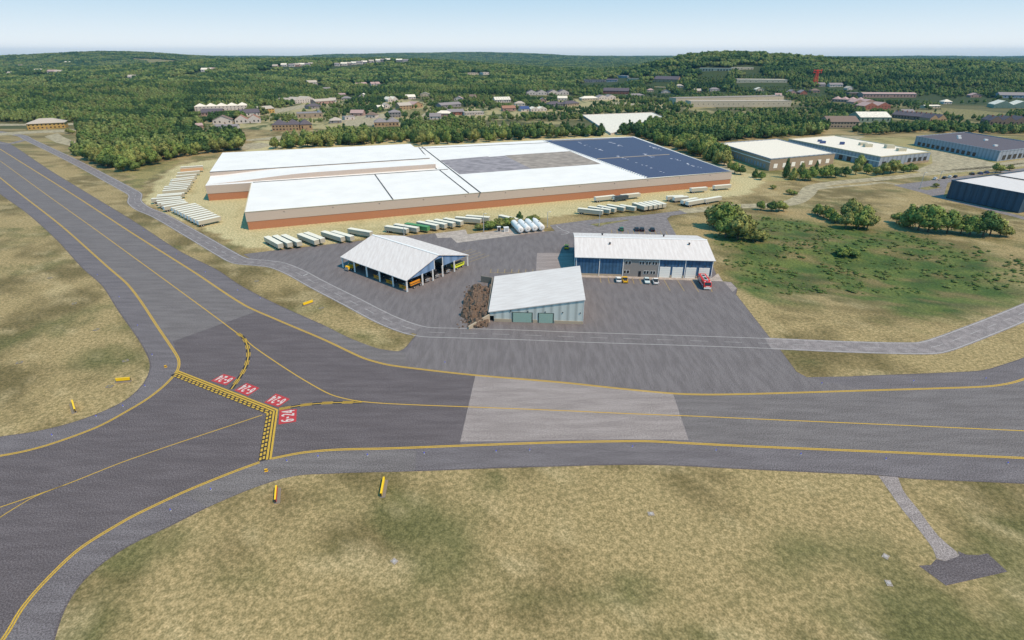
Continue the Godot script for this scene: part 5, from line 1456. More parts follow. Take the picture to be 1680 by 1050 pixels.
	for k in 4:
		house("cottage", "%s of four small pink roofed cottages in the far forest, counted from the left" % ORD[k], "house", pink[k][0], pink[k][1], 12, 4.0, 3.5, "gable_x", "wall_white", "roof_pink", {"cols": 2, "group": "pink roofed cottages in the far forest"})
	var row1 := [Vector3(-709.29, 37.59, -1802.32), Vector3(-697.46, 40.17, -1839.33), Vector3(-672.25, 39.46, -1832.91), Vector3(-662.04, 40.1, -1843.17), Vector3(-650.85, 40.74, -1853.72), Vector3(-635.78, 40.7, -1855.74), Vector3(-626.37, 42.04, -1875.61)]
	for k in row1.size():
		house("hillside_house", "%s house from the left in the upper left row on the wooded ridge" % ORD[k], "house", row1[k], row1[k] + Vector3(15 + (k * 7) % 6, 0, -1), 11, 5.0, 3.5, "gable_x", ["wall_pink", "wall_white", "wall_white"][k % 3], ["roof_beige", "roof_cream", "roof_grey"][k % 3], {"cols": 3, "group": "houses on the wooded ridge"})
	var row2 := [Vector3(-544.46, 40.43, -1870.46), Vector3(-530.93, 41.79, -1889.7), Vector3(-518.66, 42.47, -1900.54), Vector3(-505.81, 43.57, -1917.28), Vector3(-494.73, 44.69, -1934.58), Vector3(-481.8, 45.82, -1953.32), Vector3(-467.66, 48.1, -1994.19), Vector3(-452.01, 49.48, -2027.52), Vector3(-443.2, 50.53, -2062.5), Vector3(-436.94, 51.14, -2107.26), Vector3(-981.21, 19.62, -4971.55), Vector3(-393.88, 50.34, -2079.02), Vector3(-367.21, 49.12, -2056.62)]
	for k in row2.size():
		house("hillside_house", "%s house from the left in the longer right row on the wooded ridge" % ORD[k], "house", row2[k], row2[k] + Vector3(14 + (k * 5) % 7, 0, -1), 11, 5.5, 3.5, "gable_x", ["wall_white", "wall_white", "wall_grey"][k % 3], ["roof_grey", "roof_cream", "roof_beige", "roof_white"][k % 4], {"cols": 3, "group": "houses on the wooded ridge"})
	var far_left := [Vector3(-1461.06, 17.75, -1752.2), Vector3(-1491.7, 21.84, -1893.46), Vector3(-1399.68, 21.2, -1826.76), Vector3(-1368.81, 20.72, -1814.66), Vector3(-2127.46, 31.9, -2902.62), Vector3(-2219.96, 20.66, -2738.1), Vector3(-2112.74, 18.71, -2711.87), Vector3(-864, 29.19, -1686.65), Vector3(-844.93, 29.8, -1692.93), Vector3(-974.74, 16.43, -1532.33)]
	for k in far_left.size():
		house("far_house", "%s of the small pale houses scattered in the far left forest" % ORD[k], "house", far_left[k], far_left[k] + Vector3(16 + (k * 5) % 12, 0, -2), 14, 6.0, 4.0, "gable_x", "wall_white", ["roof_beige", "roof_cream", "roof_pink"][k % 3], {"cols": 3, "group": "pale houses in the far left forest"})
	var hp := [Vector3(-2045.01, 53.23, -3237.68), Vector3(-1984.92, 50.15, -3259.25), Vector3(-1908.33, 46.73, -3316.37), Vector3(-1751.66, 34.94, -3301.62), Vector3(-1743.72, 28.78, -3210.67), Vector3(-1779.5, 23.4, -3096.55), Vector3(-1871.88, 32.82, -3126.32), Vector3(-1955.97, 43.62, -3177.1)]
	var flat := []
	for q in hp:
		flat.append(Vector2(q.x, q.z))
	hill_field = zone_of(flat)
	st = new_st()
	var ci: Vector3 = hp[0]
	for q in hp:
		ci += q / 8.0
	ci -= hp[0]
	ci.y = terrain(ci.x, ci.z)
	for k in 8:
		var qa: Vector3 = hp[k]
		var qb: Vector3 = hp[(k + 1) % 8]
		for i in 6:
			for j in 6:
				var grid_p := func(a: float, b: float) -> Vector3:
					var e: Vector3 = ci.lerp(qa.lerp(qb, b), a)
					return Vector3(e.x, terrain(e.x, e.z) + 1.2, e.z)
				quad(st, grid_p.call(i / 6.0, j / 6.0), grid_p.call((i + 1) / 6.0, j / 6.0), grid_p.call((i + 1) / 6.0, (j + 1) / 6.0), grid_p.call(i / 6.0, (j + 1) / 6.0), Vector3.UP)
	structure("hill_field", st.commit(), M.straw_ground, "pale open field on the far left hillside", "field")
	# right of centre
	house("gabled_row", "purple roofed row with two white gables, left half", "house", Vector3(29.1, 0.68, -1187.37), Vector3(69.26, 0.53, -1189.74), 16, 5.0, 4.5, "gable_z", "wall_white", "roof_purple", {"n": 2, "cols": 7})
	house("gabled_row", "purple roofed row with two white gables, right half", "house", Vector3(72.92, 0.51, -1190.01), Vector3(113.95, 0.46, -1199.99), 16, 5.0, 4.5, "gable_z", "wall_white", "roof_purple", {"n": 2, "cols": 7})
	house("house", "dark hip roofed house, left of two above the big white roof", "house", Vector3(57.09, -0.03, -923.58), Vector3(80.89, -0.07, -935.14), 14, 3.5, 4.0, "hip", "wall_grey", "roof_purple")
	house("house", "dark hip roofed house, right of two above the big white roof", "house", Vector3(83.78, -0.07, -935.15), Vector3(107.91, -0.15, -953.3), 14, 3.5, 4.0, "hip", "wall_tan", "roof_purple")
	house("house", "beige hip roofed house in the middle of the right hand cottages", "house", Vector3(125.18, -0.87, -1066.16), Vector3(155.31, -0.94, -1074.42), 14, 3.5, 3.5, "hip", "wall_cream", "roof_cream")
	house("house", "grey roofed house with two small gables beside the beige hip roof", "house", Vector3(157.51, -0.98, -1082.21), Vector3(191.32, -1.07, -1098.48), 14, 4.5, 3.5, "gable_z", "wall_white", "roof_grey", {"n": 2, "cols": 6})
	house("chapel", "reddish brick hall with purple roof and pale gable", "hall", Vector3(187.91, 0.8, -1232.03), Vector3(237.75, 0.4, -1219.61), 18, 6.0, 5.0, "gable_x", "wall_brick", "roof_purple", {"floors": 2, "cols": 8, "side": 3})
	house("house", "dark grey hip roofed house right of the brick hall", "house", Vector3(224.9, -1.01, -1144.86), Vector3(256.93, -0.76, -1157.77), 14, 3.5, 3.0, "hip", "wall_white", "roof_grey")
	house("office", "long dark purple block in the wood below the far right ridge", "office", Vector3(175.53, 10.77, -1482.27), Vector3(226.87, 12.65, -1470.5), 22, 5.5, 0.5, "flat", "wall_grey", "roof_purple", {"cols": 9})
	house("office", "dark grey block joined to the long dark purple block", "office", Vector3(228.98, 12.42, -1459.86), Vector3(253.71, 14.02, -1454.12), 20, 5.5, 2.0, "gable_x", "wall_bluegrey", "roof_purple", {"cols": 4})
	house("office", "small blue-grey office above the long dark purple block", "office", Vector3(269.55, 18.67, -1548.93), Vector3(289, 20.56, -1516.05), 18, 5.5, 0.5, "flat", "wall_bluegrey", "roof_beige", {"cols": 4})
	house("office", "pale low building right of the dark purple block", "office", Vector3(276.09, 15.75, -1444.86), Vector3(302.2, 17.8, -1427.35), 18, 5.5, 0.5, "flat", "wall_cream", "roof_beige", {"cols": 5})
	house("orange_house", "orange walled house with dark roof and wide gable below the ridge", "house", Vector3(323.83, 16, -1376.42), Vector3(369.86, 18.63, -1344.37), 20, 7.0, 6.0, "gable_x", "wall_orange", "roof_purple", {"cols": 6, "floors": 2, "side": 3})
	house("house", "pale hip roofed cottage below the orange walled house", "house", Vector3(349.65, 9.15, -1284.22), Vector3(365.74, 10.48, -1281.72), 12, 4.0, 3.0, "hip", "wall_white", "roof_beige")
	house("house", "low yellowish building below the dark roofed orange house", "house", Vector3(305.54, 6.3, -1292.42), Vector3(328.65, 6.96, -1280.06), 14, 3.5, 0.4, "flat", "wall_yellow", "roof_cream")
	house("house", "house with a blue roof left of the woods by the big white roof", "house", Vector3(13.14, 0, -847.43), Vector3(25.54, 0, -852.11), 12, 3.5, 3.0, "gable_x", "wall_white", "roof_blue")
	house("house", "white bungalow right of the blue roofed house", "house", Vector3(27.15, 0, -847.43), Vector3(50.46, 0, -856.83), 12, 3.2, 2.5, "gable_z", "wall_white", "roof_cream", {"n": 2})
	house("hilltop_office", "long pale office with dark window bands high on the right ridge", "office", Vector3(432.07, 37.58, -1401.5), Vector3(495.26, 39.66, -1370.55), 24, 7.0, 0.6, "flat", "wall_cream", "roof_white", {"cols": 11, "floors": 1, "win_w": 3.2})
	house("hilltop_office", "shorter pale office right of the long one on the ridge", "office", Vector3(501.55, 41.38, -1377.38), Vector3(546.12, 42.68, -1375.4), 20, 5.0, 0.6, "flat", "wall_cream", "roof_white", {"cols": 6})
	house("long_hall", "long beige flat hall half hidden below the ridge offices", "hall", Vector3(471.35, 19.01, -1264.92), Vector3(567.19, 20.59, -1242.27), 30, 7.0, 0.6, "flat", "wall_cream", "roof_cream", {"cols": 9, "win_h": 1.4})
	var lb := house("long_warehouse", "very long low beige warehouse, front block with small windows", "warehouse", Vector3(276.83, -0.06, -918.46), Vector3(437.61, -0.08, -929.69), 24, 8.0, 0.6, "flat", "wall_cream", "roof_beige", {"cols": 20, "win_w": 1.2, "win_h": 1.0})
	house("long_warehouse", "long beige warehouse block standing behind the very long one", "warehouse", Vector3(267.91, -0.23, -972.08), Vector3(467.93, 1.08, -1025.02), 22, 9.0, 0.6, "flat", "wall_cream", "roof_grey", {"cols": 10, "win_w": 1.2, "win_h": 1.0, "door": false})
	# the big white flat roof in the wood
	var wq := [Vector2(100.71, -591.74), Vector2(193.66, -721.77), Vector2(194.11, -815.91), Vector2(93.19, -782.04)]
	quad_block("white_flat_hall", "flat building with one big plain white roof in the woods", "hall", wq, 1.6, "wall_white", "roof_white", "wall_white")
	house("house", "small house with red gable, left of two below the red tower", "house", Vector3(519.48, 6.06, -1118.39), Vector3(532.59, 6.5, -1119.79), 12, 4.0, 4.0, "gable_z", "wall_pink", "roof_grey", {"cols": 2})
	house("house", "small house with red gable, right of two below the red tower", "house", Vector3(536.04, 5.98, -1111.04), Vector3(549.77, 6.41, -1112.67), 12, 4.0, 4.0, "gable_z", "wall_brick", "roof_grey", {"cols": 2})
	house("house", "small white house right of the red tower", "house", Vector3(628.3, 15.22, -1187.56), Vector3(653.94, 15.79, -1187.31), 12, 4.5, 3.0, "gable_x", "wall_white", "roof_grey", {"cols": 5})
	house("house", "grey house at the foot of the red tower", "house", Vector3(609.02, 15.47, -1193.77), Vector3(623.47, 15.97, -1195.02), 12, 4.5, 3.0, "gable_x", "wall_grey", "roof_grey")
	house("brick_mill", "long pink brick mill below the right hand forest", "mill", Vector3(623.16, 4.19, -1059.03), Vector3(713.7, 5.09, -1052.93), 20, 6.5, 2.0, "gable_x", "wall_pink", "roof_pink", {"cols": 16})
	house("brick_mill", "dark left end block of the pink brick mill", "mill", Vector3(609.76, 5.31, -1080.61), Vector3(632.54, 5.48, -1078.03), 18, 5.5, 0.4, "flat", "wall_brown", "roof_grey", {"cols": 4})
	house("brick_houses", "pink roofed row left of the brick mill's middle", "house", Vector3(544.79, 1.44, -1013.24), Vector3(579.8, 0.8, -983.12), 20, 4.5, 4.0, "hips", "wall_pink", "roof_pink", {"n": 4, "cols": 10})
	house("brick_houses", "pair of pink roofs above the red double gable", "house", Vector3(550.16, 0.18, -954.9), Vector3(590.63, 0.42, -963.65), 16, 4.5, 3.5, "gable_z", "wall_pink", "roof_pink", {"n": 2, "cols": 8})
	house("brick_houses", "red brick double gable nearest of the pink roofed houses", "house", Vector3(523.76, -0.27, -879.34), Vector3(569.37, -0.32, -890.01), 18, 5.0, 4.5, "gable_z", "wall_brick", "roof_pink", {"n": 2, "cols": 8, "floors": 2})
	house("shed", "low pale shed left of the open field", "shed", Vector3(628.22, -0.21, -899.06), Vector3(653.3, -0.07, -902.54), 10, 3.5, 1.0, "gable_x", "wall_cream", "roof_cream")
	house("brown_inn", "large brown gabled house with rows of windows above the office blocks", "house", Vector3(352.65, 0, -651.91), Vector3(387.09, 0, -651.91), 22, 6.5, 5.0, "gable_x", "wall_tan", "roof_brown", {"floors": 2, "cols": 10, "side": -4})
	house("green_hall", "pale green hall with broad white roof right of the brown gabled house", "hall", Vector3(419.77, 0, -706.7), Vector3(456.59, 0, -706.7), 26, 6.0, 5.0, "gable_x", "wall_green", "roof_white", {"cols": 6, "side": -3})
	house("rowhouses", "long dark purple row with many chimneys right of the green hall", "house", Vector3(490.63, 0, -759.51), Vector3(512.05, 0, -720.08), 16, 4.5, 4.0, "gable_x", "wall_brown", "roof_purple", {"cols": 12, "chimneys": 8})
	house("rowhouses", "two orange gables ending the dark purple row", "house", Vector3(504.09, 0, -706.7), Vector3(525.93, 0, -710), 16, 4.5, 4.0, "gable_z", "wall_orange", "roof_purple", {"n": 2, "cols": 6})
	house("rowhouses", "dark brown gabled row at the right edge behind the trees", "house", Vector3(551.49, 0, -675.23), Vector3(590.21, 0, -669.25), 18, 5.5, 4.5, "gable_z", "wall_brown", "roof_purple", {"n": 3, "cols": 9, "chimneys": 4})
	house("barn", "dark green barn pair with white roofs at the far right", "barn", Vector3(727.43, 0.73, -892.99), Vector3(771.52, 1.55, -878.01), 26, 5.0, 5.5, "gable_z", "wall_green", "roof_white", {"n": 2, "cols": 6, "win": "wall_green"})
	house("grey_hall", "long grey roof at the right edge under the forest", "hall", Vector3(838.66, 5.94, -1025.46), Vector3(883.53, 6.61, -1015.49), 18, 5.0, 4.0, "gable_x", "wall_bluegrey", "roof_grey", {"cols": 8})
	var extra := [Vector3(-312.44, -0.09, -1014.31), Vector3(-303.2, -0.15, -1056.02), Vector3(-290.07, -0.29, -1134.04), Vector3(-216.2, 0, -786.8), Vector3(-189.31, 0, -759.5), Vector3(-178.3, 0.01, -1162.83), Vector3(-104.02, 0, -741.09), Vector3(-100.18, 0, -778.81), Vector3(-103.43, -0.56, -1061.81), Vector3(-79.14, -0.4, -1104), Vector3(4.84, -0.1, -941.1), Vector3(47.17, -0.58, -1020.91), Vector3(82.48, -0.82, -1072.69), Vector3(283.2, 2.57, -1251.82), Vector3(305.52, 1.95, -1222.6), Vector3(368.18, 4.21, -1203.77), Vector3(399.06, 6.39, -1205.43), Vector3(476.85, 8.39, -1170.34), Vector3(478.76, 3.09, -1083.18), Vector3(566.12, 8.36, -1133.23), Vector3(644.11, 11.67, -1150.73), Vector3(527.99, -0.1, -795.97), Vector3(698.7, 1.18, -959.85), Vector3(800.95, 5.88, -1041.02)]
	for k in extra.size():
		house("small_house", "%s from the left of the small pale houses scattered among the trees" % ORD[k], "house", extra[k], extra[k] + Vector3(11 + (k * 5) % 9, 0, (k % 5) - 2), 11, 3.6, 3.4, ["gable_x", "hip", "gable_z"][k % 3], ["wall_white", "wall_cream", "wall_white", "wall_pink"][k % 4], ["roof_beige", "roof_grey", "roof_cream", "roof_pink", "roof_brown"][k % 5], {"cols": 3, "group": "small pale houses among the trees"})
	# the lattice tower
	var base: Vector3 = Vector3(604.58, 16.23, -1201.13)
	var tw := thing("lattice_tower", "red lattice tower with a cross head above the trees at the right", "tower", base)
	var hh := 29.0
	st = new_st()
	for c in [[-1, -1], [1, -1], [1, 1], [-1, 1]]:
		beam(st, Vector3(c[0] * 4.0, 0, c[1] * 4.0), Vector3(c[0] * 1.3, hh, c[1] * 1.3), 0.5, 0.5)
	obj("leg", st.commit(), M.tower_red, tw)
	st = new_st()
	for k in 6:
		var y0 := hh * k / 6.0
		var y1 := hh * (k + 1) / 6.0
		var a := lerpf(4.0, 1.3, y0 / hh)
		var b := lerpf(4.0, 1.3, y1 / hh)
		for s in [-1.0, 1.0]:
			beam(st, Vector3(-a, y0, a * s), Vector3(b, y1, b * s), 0.28, 0.28)
			beam(st, Vector3(a, y0, a * s), Vector3(-b, y1, b * s), 0.28, 0.28)
			beam(st, Vector3(a * s, y0, -a), Vector3(b * s, y1, b), 0.28, 0.28)
			beam(st, Vector3(-b, y1, b * s), Vector3(b, y1, b * s), 0.4, 0.4)
	obj("bracing", st.commit(), M.tower_red, tw)
	st = new_st()
	beam(st, Vector3(-7, hh, 0), Vector3(9, hh, 0), 1.4, 1.4)
	beam(st, Vector3(-7, hh - 4, 0), Vector3(6, hh - 4, 0), 0.9, 0.9)
	for x in [-7.0, 0.0, 8.0]:
		beam(st, Vector3(x, hh - 5, 0), Vector3(x, hh + 2, 0), 0.9, 0.9)
	obj("cross_head", st.commit(), M.tower_red, tw)

# ---------- vehicles ----------
func wheels(t: Node3D, xs: Array, half: float, r: float, w := 0.3) -> void:
	var st := new_st()
	tube(st, Vector3(0, 0, -w * 0.5), Vector3(0, 0, w * 0.5), r, r, 12)
	var tyre := st.commit()
	st = new_st()
	tube(st, Vector3(0, 0, -w * 0.52), Vector3(0, 0, w * 0.52), r * 0.55, r * 0.55, 10)
	var rim := st.commit()
	for x in xs:
		for s in [-1.0, 1.0]:
			var o := obj("wheel", tyre, M.black_rubber, t, Vector3(x, r, half * s))
			obj("rim", rim, M.galvanised, o)

func heading(at: Vector2, dir: Vector2) -> float:
	return atan2(-dir.y, dir.x)

func car(label: String, at: Vector2, dir: Vector2, paint: String, group := "", pickup := false) -> Node3D:
	var t := thing("parked_pickup" if pickup else "parked_car", label, "pickup" if pickup else "car", Vector3(at.x, 0.03, at.y), heading(at, dir), group)
	obj("body", extrude([Vector2(-2.25, 0.35), Vector2(2.2, 0.35), Vector2(2.3, 0.62), Vector2(2.15, 0.88), Vector2(0.95, 1.02), Vector2(-2.2, 1.02), Vector2(-2.3, 0.7)], 1.82), M[paint], t)
	if pickup:
		obj("cabin", extrude([Vector2(-0.7, 1.02), Vector2(1.0, 1.02), Vector2(0.45, 1.66), Vector2(-0.5, 1.66)], 1.62), M.dark_glass, t)
		obj("cab_roof", box(Vector3(0.95, 0.07, 1.56)), M[paint], t, Vector3(-0.03, 1.69, 0))
		obj("load_bed", box(Vector3(1.35, 0.06, 1.5)), M.dark_metal, t, Vector3(-1.45, 1.04, 0))
	else:
		obj("cabin", extrude([Vector2(-1.95, 1.02), Vector2(1.05, 1.02), Vector2(0.35, 1.47), Vector2(-1.35, 1.47)], 1.6), M.dark_glass, t)
		obj("car_roof", box(Vector3(1.6, 0.07, 1.5)), M[paint], t, Vector3(-0.5, 1.5, 0))
	for s in [-1.0, 1.0]:
		obj("headlight", box(Vector3(0.12, 0.16, 0.4)), M.lamp_glass, t, Vector3(2.22, 0.72, s * 0.62))
		obj("rear_light", box(Vector3(0.1, 0.16, 0.3)), M.red_paint, t, Vector3(-2.26, 0.78, s * 0.7))
	wheels(t, [1.4, -1.4], 0.82, 0.33, 0.22)
	return t

func trailer(label: String, a: Vector2, b: Vector2, paint: String, group: String, proto: Array) -> void:
	var d := (b - a).normalized()
	var m := (a + b) * 0.5
	var t: Node3D
	if proto.is_empty():
		t = thing("semi_trailer", label, "trailer", Vector3.ZERO, 0.0, group)
		obj("cargo_box", box(Vector3(14.4, 1.85, 2.35)), M.trailer_side, t, Vector3(0, 1.97, 0))
		obj("roof", box(Vector3(14.5, 0.1, 2.45)), M.trailer_white, t, Vector3(0, 2.94, 0))
		obj("rear_door", box(Vector3(0.08, 1.75, 2.2)), M.white_trim, t, Vector3(-7.24, 1.97, 0))
		obj("chassis", box(Vector3(12.5, 0.25, 1.0)), M.dark_metal, t, Vector3(-0.4, 0.98, 0))
		for s in [-1.0, 1.0]:
			obj("landing_leg", box(Vector3(0.15, 0.9, 0.15)), M.dark_metal, t, Vector3(4.4, 0.45, s * 0.8))
		wheels(t, [-4.6, -5.9], 0.95, 0.5, 0.5)
		proto.append(t)
	else:
		t = copy_of(proto[0], label, group)
	t.position = Vector3(m.x, 0.0, m.y)
	t.rotation.y = heading(m, d)
	t.scale.x = clampf(a.distance_to(b) / 14.4, 0.62, 1.05)
	for c in t.get_children():
		if c is MeshInstance3D and (c.name == "roof"):
			c.material_override = M[paint]
		if c is MeshInstance3D and c.name == "cargo_box":
			c.material_override = M.trailer_side if paint == "trailer_white" else M[paint]

func trailers() -> void:
	var proto := []
	var front := [[Vector2(-107.58, -234.5), Vector2(-97.49, -223.96)], [Vector2(-104.53, -236.02), Vector2(-94.01, -225.29)], [Vector2(-101.17, -237.11), Vector2(-90.43, -226.62)], [Vector2(-94.59, -238.66), Vector2(-83.81, -228.91)], [Vector2(-92.39, -240.7), Vector2(-81.96, -231.24)], [Vector2(-85.26, -242.39), Vector2(-73.85, -233.52)], [Vector2(-80.94, -242.68), Vector2(-70.03, -234.5)], [Vector2(-74.68, -247), Vector2(-63.19, -241.26)], [Vector2(-58.71, -251.06), Vector2(-47.74, -245.93)], [Vector2(-55.04, -254.11), Vector2(-43.25, -247.88)], [Vector2(-50.14, -255.65), Vector2(-38.65, -249.56)], [Vector2(-44.91, -258.59), Vector2(-34.7, -251.87)], [Vector2(-40.97, -260.18), Vector2(-31.05, -253.9)], [Vector2(-37.15, -262.34), Vector2(-27.41, -255.96)], [Vector2(-32.96, -264.52), Vector2(-23.87, -258.59)], [Vector2(-27.64, -266.74), Vector2(-15.06, -262.77)], [Vector2(-22.7, -269.45), Vector2(-11.05, -266.18)], [Vector2(-6.05, -270.13), Vector2(2.36, -262.88)]]
	for k in front.size():
		trailer("%s semi-trailer, %s from the left along the yard's front edge" % ["green" if k == 10 else "white roofed", ORD[k]], front[k][0], front[k][1], "trailer_green" if k == 10 else "trailer_white", "trailers along the yard's front edge", proto)
	var mid := [[Vector2(34.32, -283.74), Vector2(46.31, -278.47)], [Vector2(40.13, -287.02), Vector2(50.41, -280.77)], [Vector2(45.28, -289.58), Vector2(53.58, -282.87)], [Vector2(50.74, -291.4), Vector2(58.74, -285.24)], [Vector2(57.79, -290.62), Vector2(63.97, -286)], [Vector2(65.38, -295.37), Vector2(70.24, -287.02)], [Vector2(68.5, -296.18), Vector2(73.08, -288.29)], [Vector2(71.54, -297.53), Vector2(75.95, -289.58)], [Vector2(74.49, -298.89), Vector2(78.64, -291.4)], [Vector2(77.45, -300.27), Vector2(81.26, -292.85)], [Vector2(86.94, -310.21), Vector2(96.67, -311.98)], [Vector2(90.02, -307.6), Vector2(98.57, -310.21)], [Vector2(92.74, -300.27), Vector2(102.62, -306.59)], [Vector2(94.62, -297.53), Vector2(105.55, -304.03)], [Vector2(105.71, -303.47), Vector2(117.06, -310.21)]]
	for k in mid.size():
		trailer("white roofed semi-trailer, %s from the left in the rows behind the blue garage" % ORD[k], mid[k][0], mid[k][1], "trailer_white", "trailers in the rows behind the blue garage", proto)
	var dock := [[Vector2(46.24, -307.89), Vector2(57.92, -312.72)], [Vector2(58.19, -310.21), Vector2(64.04, -312.27)], [Vector2(61.84, -313.46), Vector2(73.18, -318.14)], [Vector2(106.23, -330.66), Vector2(116.7, -333.98)], [Vector2(122.25, -337.52), Vector2(133.57, -341.3)]]
	for k in dock.size():
		trailer("%s semi-trailer, %s from the left against the warehouse's brick front" % ["dark grey" if k == 1 else "white roofed", ORD[k]], dock[k][0], dock[k][1], "trailer_grey" if k == 1 else "trailer_white", "trailers against the warehouse front", proto)
	var left := [[Vector2(-233.68, -399.04), Vector2(-220.89, -404.43)], [Vector2(-230.06, -391.54), Vector2(-217.37, -397.43)], [Vector2(-224.94, -378.55), Vector2(-213.4, -385.38)], [Vector2(-219.78, -367.52), Vector2(-209.51, -373.57)], [Vector2(-216.49, -356.31), Vector2(-206.51, -365.54)], [Vector2(-214.43, -351.48), Vector2(-204.45, -360.48)], [Vector2(-211.34, -344.81), Vector2(-201.46, -352.4)], [Vector2(-209.31, -340.44), Vector2(-198.77, -345.7)], [Vector2(-208.95, -334.98), Vector2(-196.52, -340.61)], [Vector2(-206.53, -329.68), Vector2(-194.54, -334.65)], [Vector2(-203.79, -323.9), Vector2(-192.72, -329.68)], [Vector2(-200.76, -313.46), Vector2(-188.47, -318.91)], [Vector2(-199.27, -310.21), Vector2(-188.22, -315.71)], [Vector2(-198.91, -304.46), Vector2(-185.2, -308.75)], [Vector2(-193.38, -299.72), Vector2(-182.95, -305.88)], [Vector2(-190, -294.84), Vector2(-179.46, -302.07)], [Vector2(-186.47, -292.19), Vector2(-176.89, -298.48)], [Vector2(-182.38, -286.76), Vector2(-174.69, -296.18)]]
	for k in left.size():
		trailer("%s semi-trailer, %s from the top in the left yard's long row" % ["orange" if k == 1 else "cream roofed", ORD[k]], left[k][0], left[k][1], "trailer_orange" if k == 1 else "trailer_white", "trailers in the left yard's long row", proto)
	for k in 9:
		var f := k / 8.0
		trailer("cream roofed semi-trailer, %s from the top in the left yard's fanned row" % ORD[k], (Vector2(-176.41, -283.86)).lerp(Vector2(-150.47, -259.12), f), (Vector2(-168.78, -293.51)).lerp(Vector2(-143.99, -267.86), f), "trailer_white", "trailers in the left yard's fanned row", proto)

func plow_truck(label: String, at: Vector2, dir: Vector2, paint: String, bed: String, blade: bool, called := "plow_truck") -> Node3D:
	var t := thing(called, label, "truck", Vector3(at.x, 0.03, at.y), heading(at, dir), "")
	obj("chassis", box(Vector3(8.4, 0.35, 1.1)), M.dark_metal, t, Vector3(-0.2, 0.9, 0))
	obj("bonnet", extrude([Vector2(1.9, 0.75), Vector2(4.0, 0.75), Vector2(4.05, 1.65), Vector2(3.9, 1.85), Vector2(1.9, 2.05)], 1.9), M[paint], t)
	obj("cab", extrude([Vector2(0.2, 0.8), Vector2(1.95, 0.8), Vector2(1.95, 2.05), Vector2(1.55, 2.95), Vector2(0.2, 2.95)], 2.35), M[paint], t)
	var ws := obj("windscreen", extrude([Vector2(1.96, 2.1), Vector2(2.0, 2.1), Vector2(1.64, 2.88), Vector2(1.58, 2.88)], 2.05), M.dark_glass, t)
	for s in [-1.0, 1.0]:
		obj("side_window", box(Vector3(0.9, 0.7, 0.05)), M.dark_glass, t, Vector3(0.95, 2.4, s * 1.18))
		obj("headlight", box(Vector3(0.1, 0.25, 0.35)), M.lamp_glass, t, Vector3(4.06, 1.2, s * 0.75))
		obj("mirror", box(Vector3(0.12, 0.5, 0.3)), M.chrome, t, Vector3(1.9, 2.2, s * 1.35))
	obj("grille", box(Vector3(0.1, 0.8, 1.0)), M.chrome, t, Vector3(4.06, 1.25, 0))
	obj("bumper", box(Vector3(0.3, 0.35, 2.3)), M.chrome, t, Vector3(4.15, 0.65, 0))
	obj("dump_bed", extrude([Vector2(-4.4, 1.15), Vector2(0.0, 1.15), Vector2(0.15, 2.75), Vector2(-4.55, 2.5)], 2.4), M[bed], t)
	obj("bed_load", box(Vector3(4.1, 0.1, 2.1)), M.dark_metal, t, Vector3(-2.2, 2.68, 0))
	wheels(t, [3.0, -2.2, -3.5], 1.0, 0.52, 0.38)
	if blade:
		var st := new_st()
		var prof := [Vector2(0, 0), Vector2(-0.3, 0.35), Vector2(-0.3, 0.85), Vector2(0.05, 1.2)]
		for k in 3:
			var p: Vector2 = prof[k]
			var q: Vector2 = prof[k + 1]
			quad(st, Vector3(5.3 + p.x, p.y, -1.9), Vector3(5.3 + p.x, p.y, 1.9), Vector3(5.3 + q.x, q.y, 1.9), Vector3(5.3 + q.x, q.y, -1.9), Vector3(1, 0.2, 0))
			quad(st, Vector3(5.2 + p.x, p.y, -1.9), Vector3(5.2 + p.x, p.y, 1.9), Vector3(5.2 + q.x, q.y, 1.9), Vector3(5.2 + q.x, q.y, -1.9), Vector3(-1, 0, 0))
		add_box(st, Vector3(5.27, 1.22, 0), Vector3(0.2, 0.12, 3.8))
		add_box(st, Vector3(5.2, 0.04, 0), Vector3(0.2, 0.1, 3.8))
		obj("plow_blade", st.commit(), M.vehicle_orange, t)
		obj("plow_frame", box(Vector3(1.0, 0.2, 1.0)), M.dark_metal, t, Vector3(4.6, 0.5, 0))
	return t

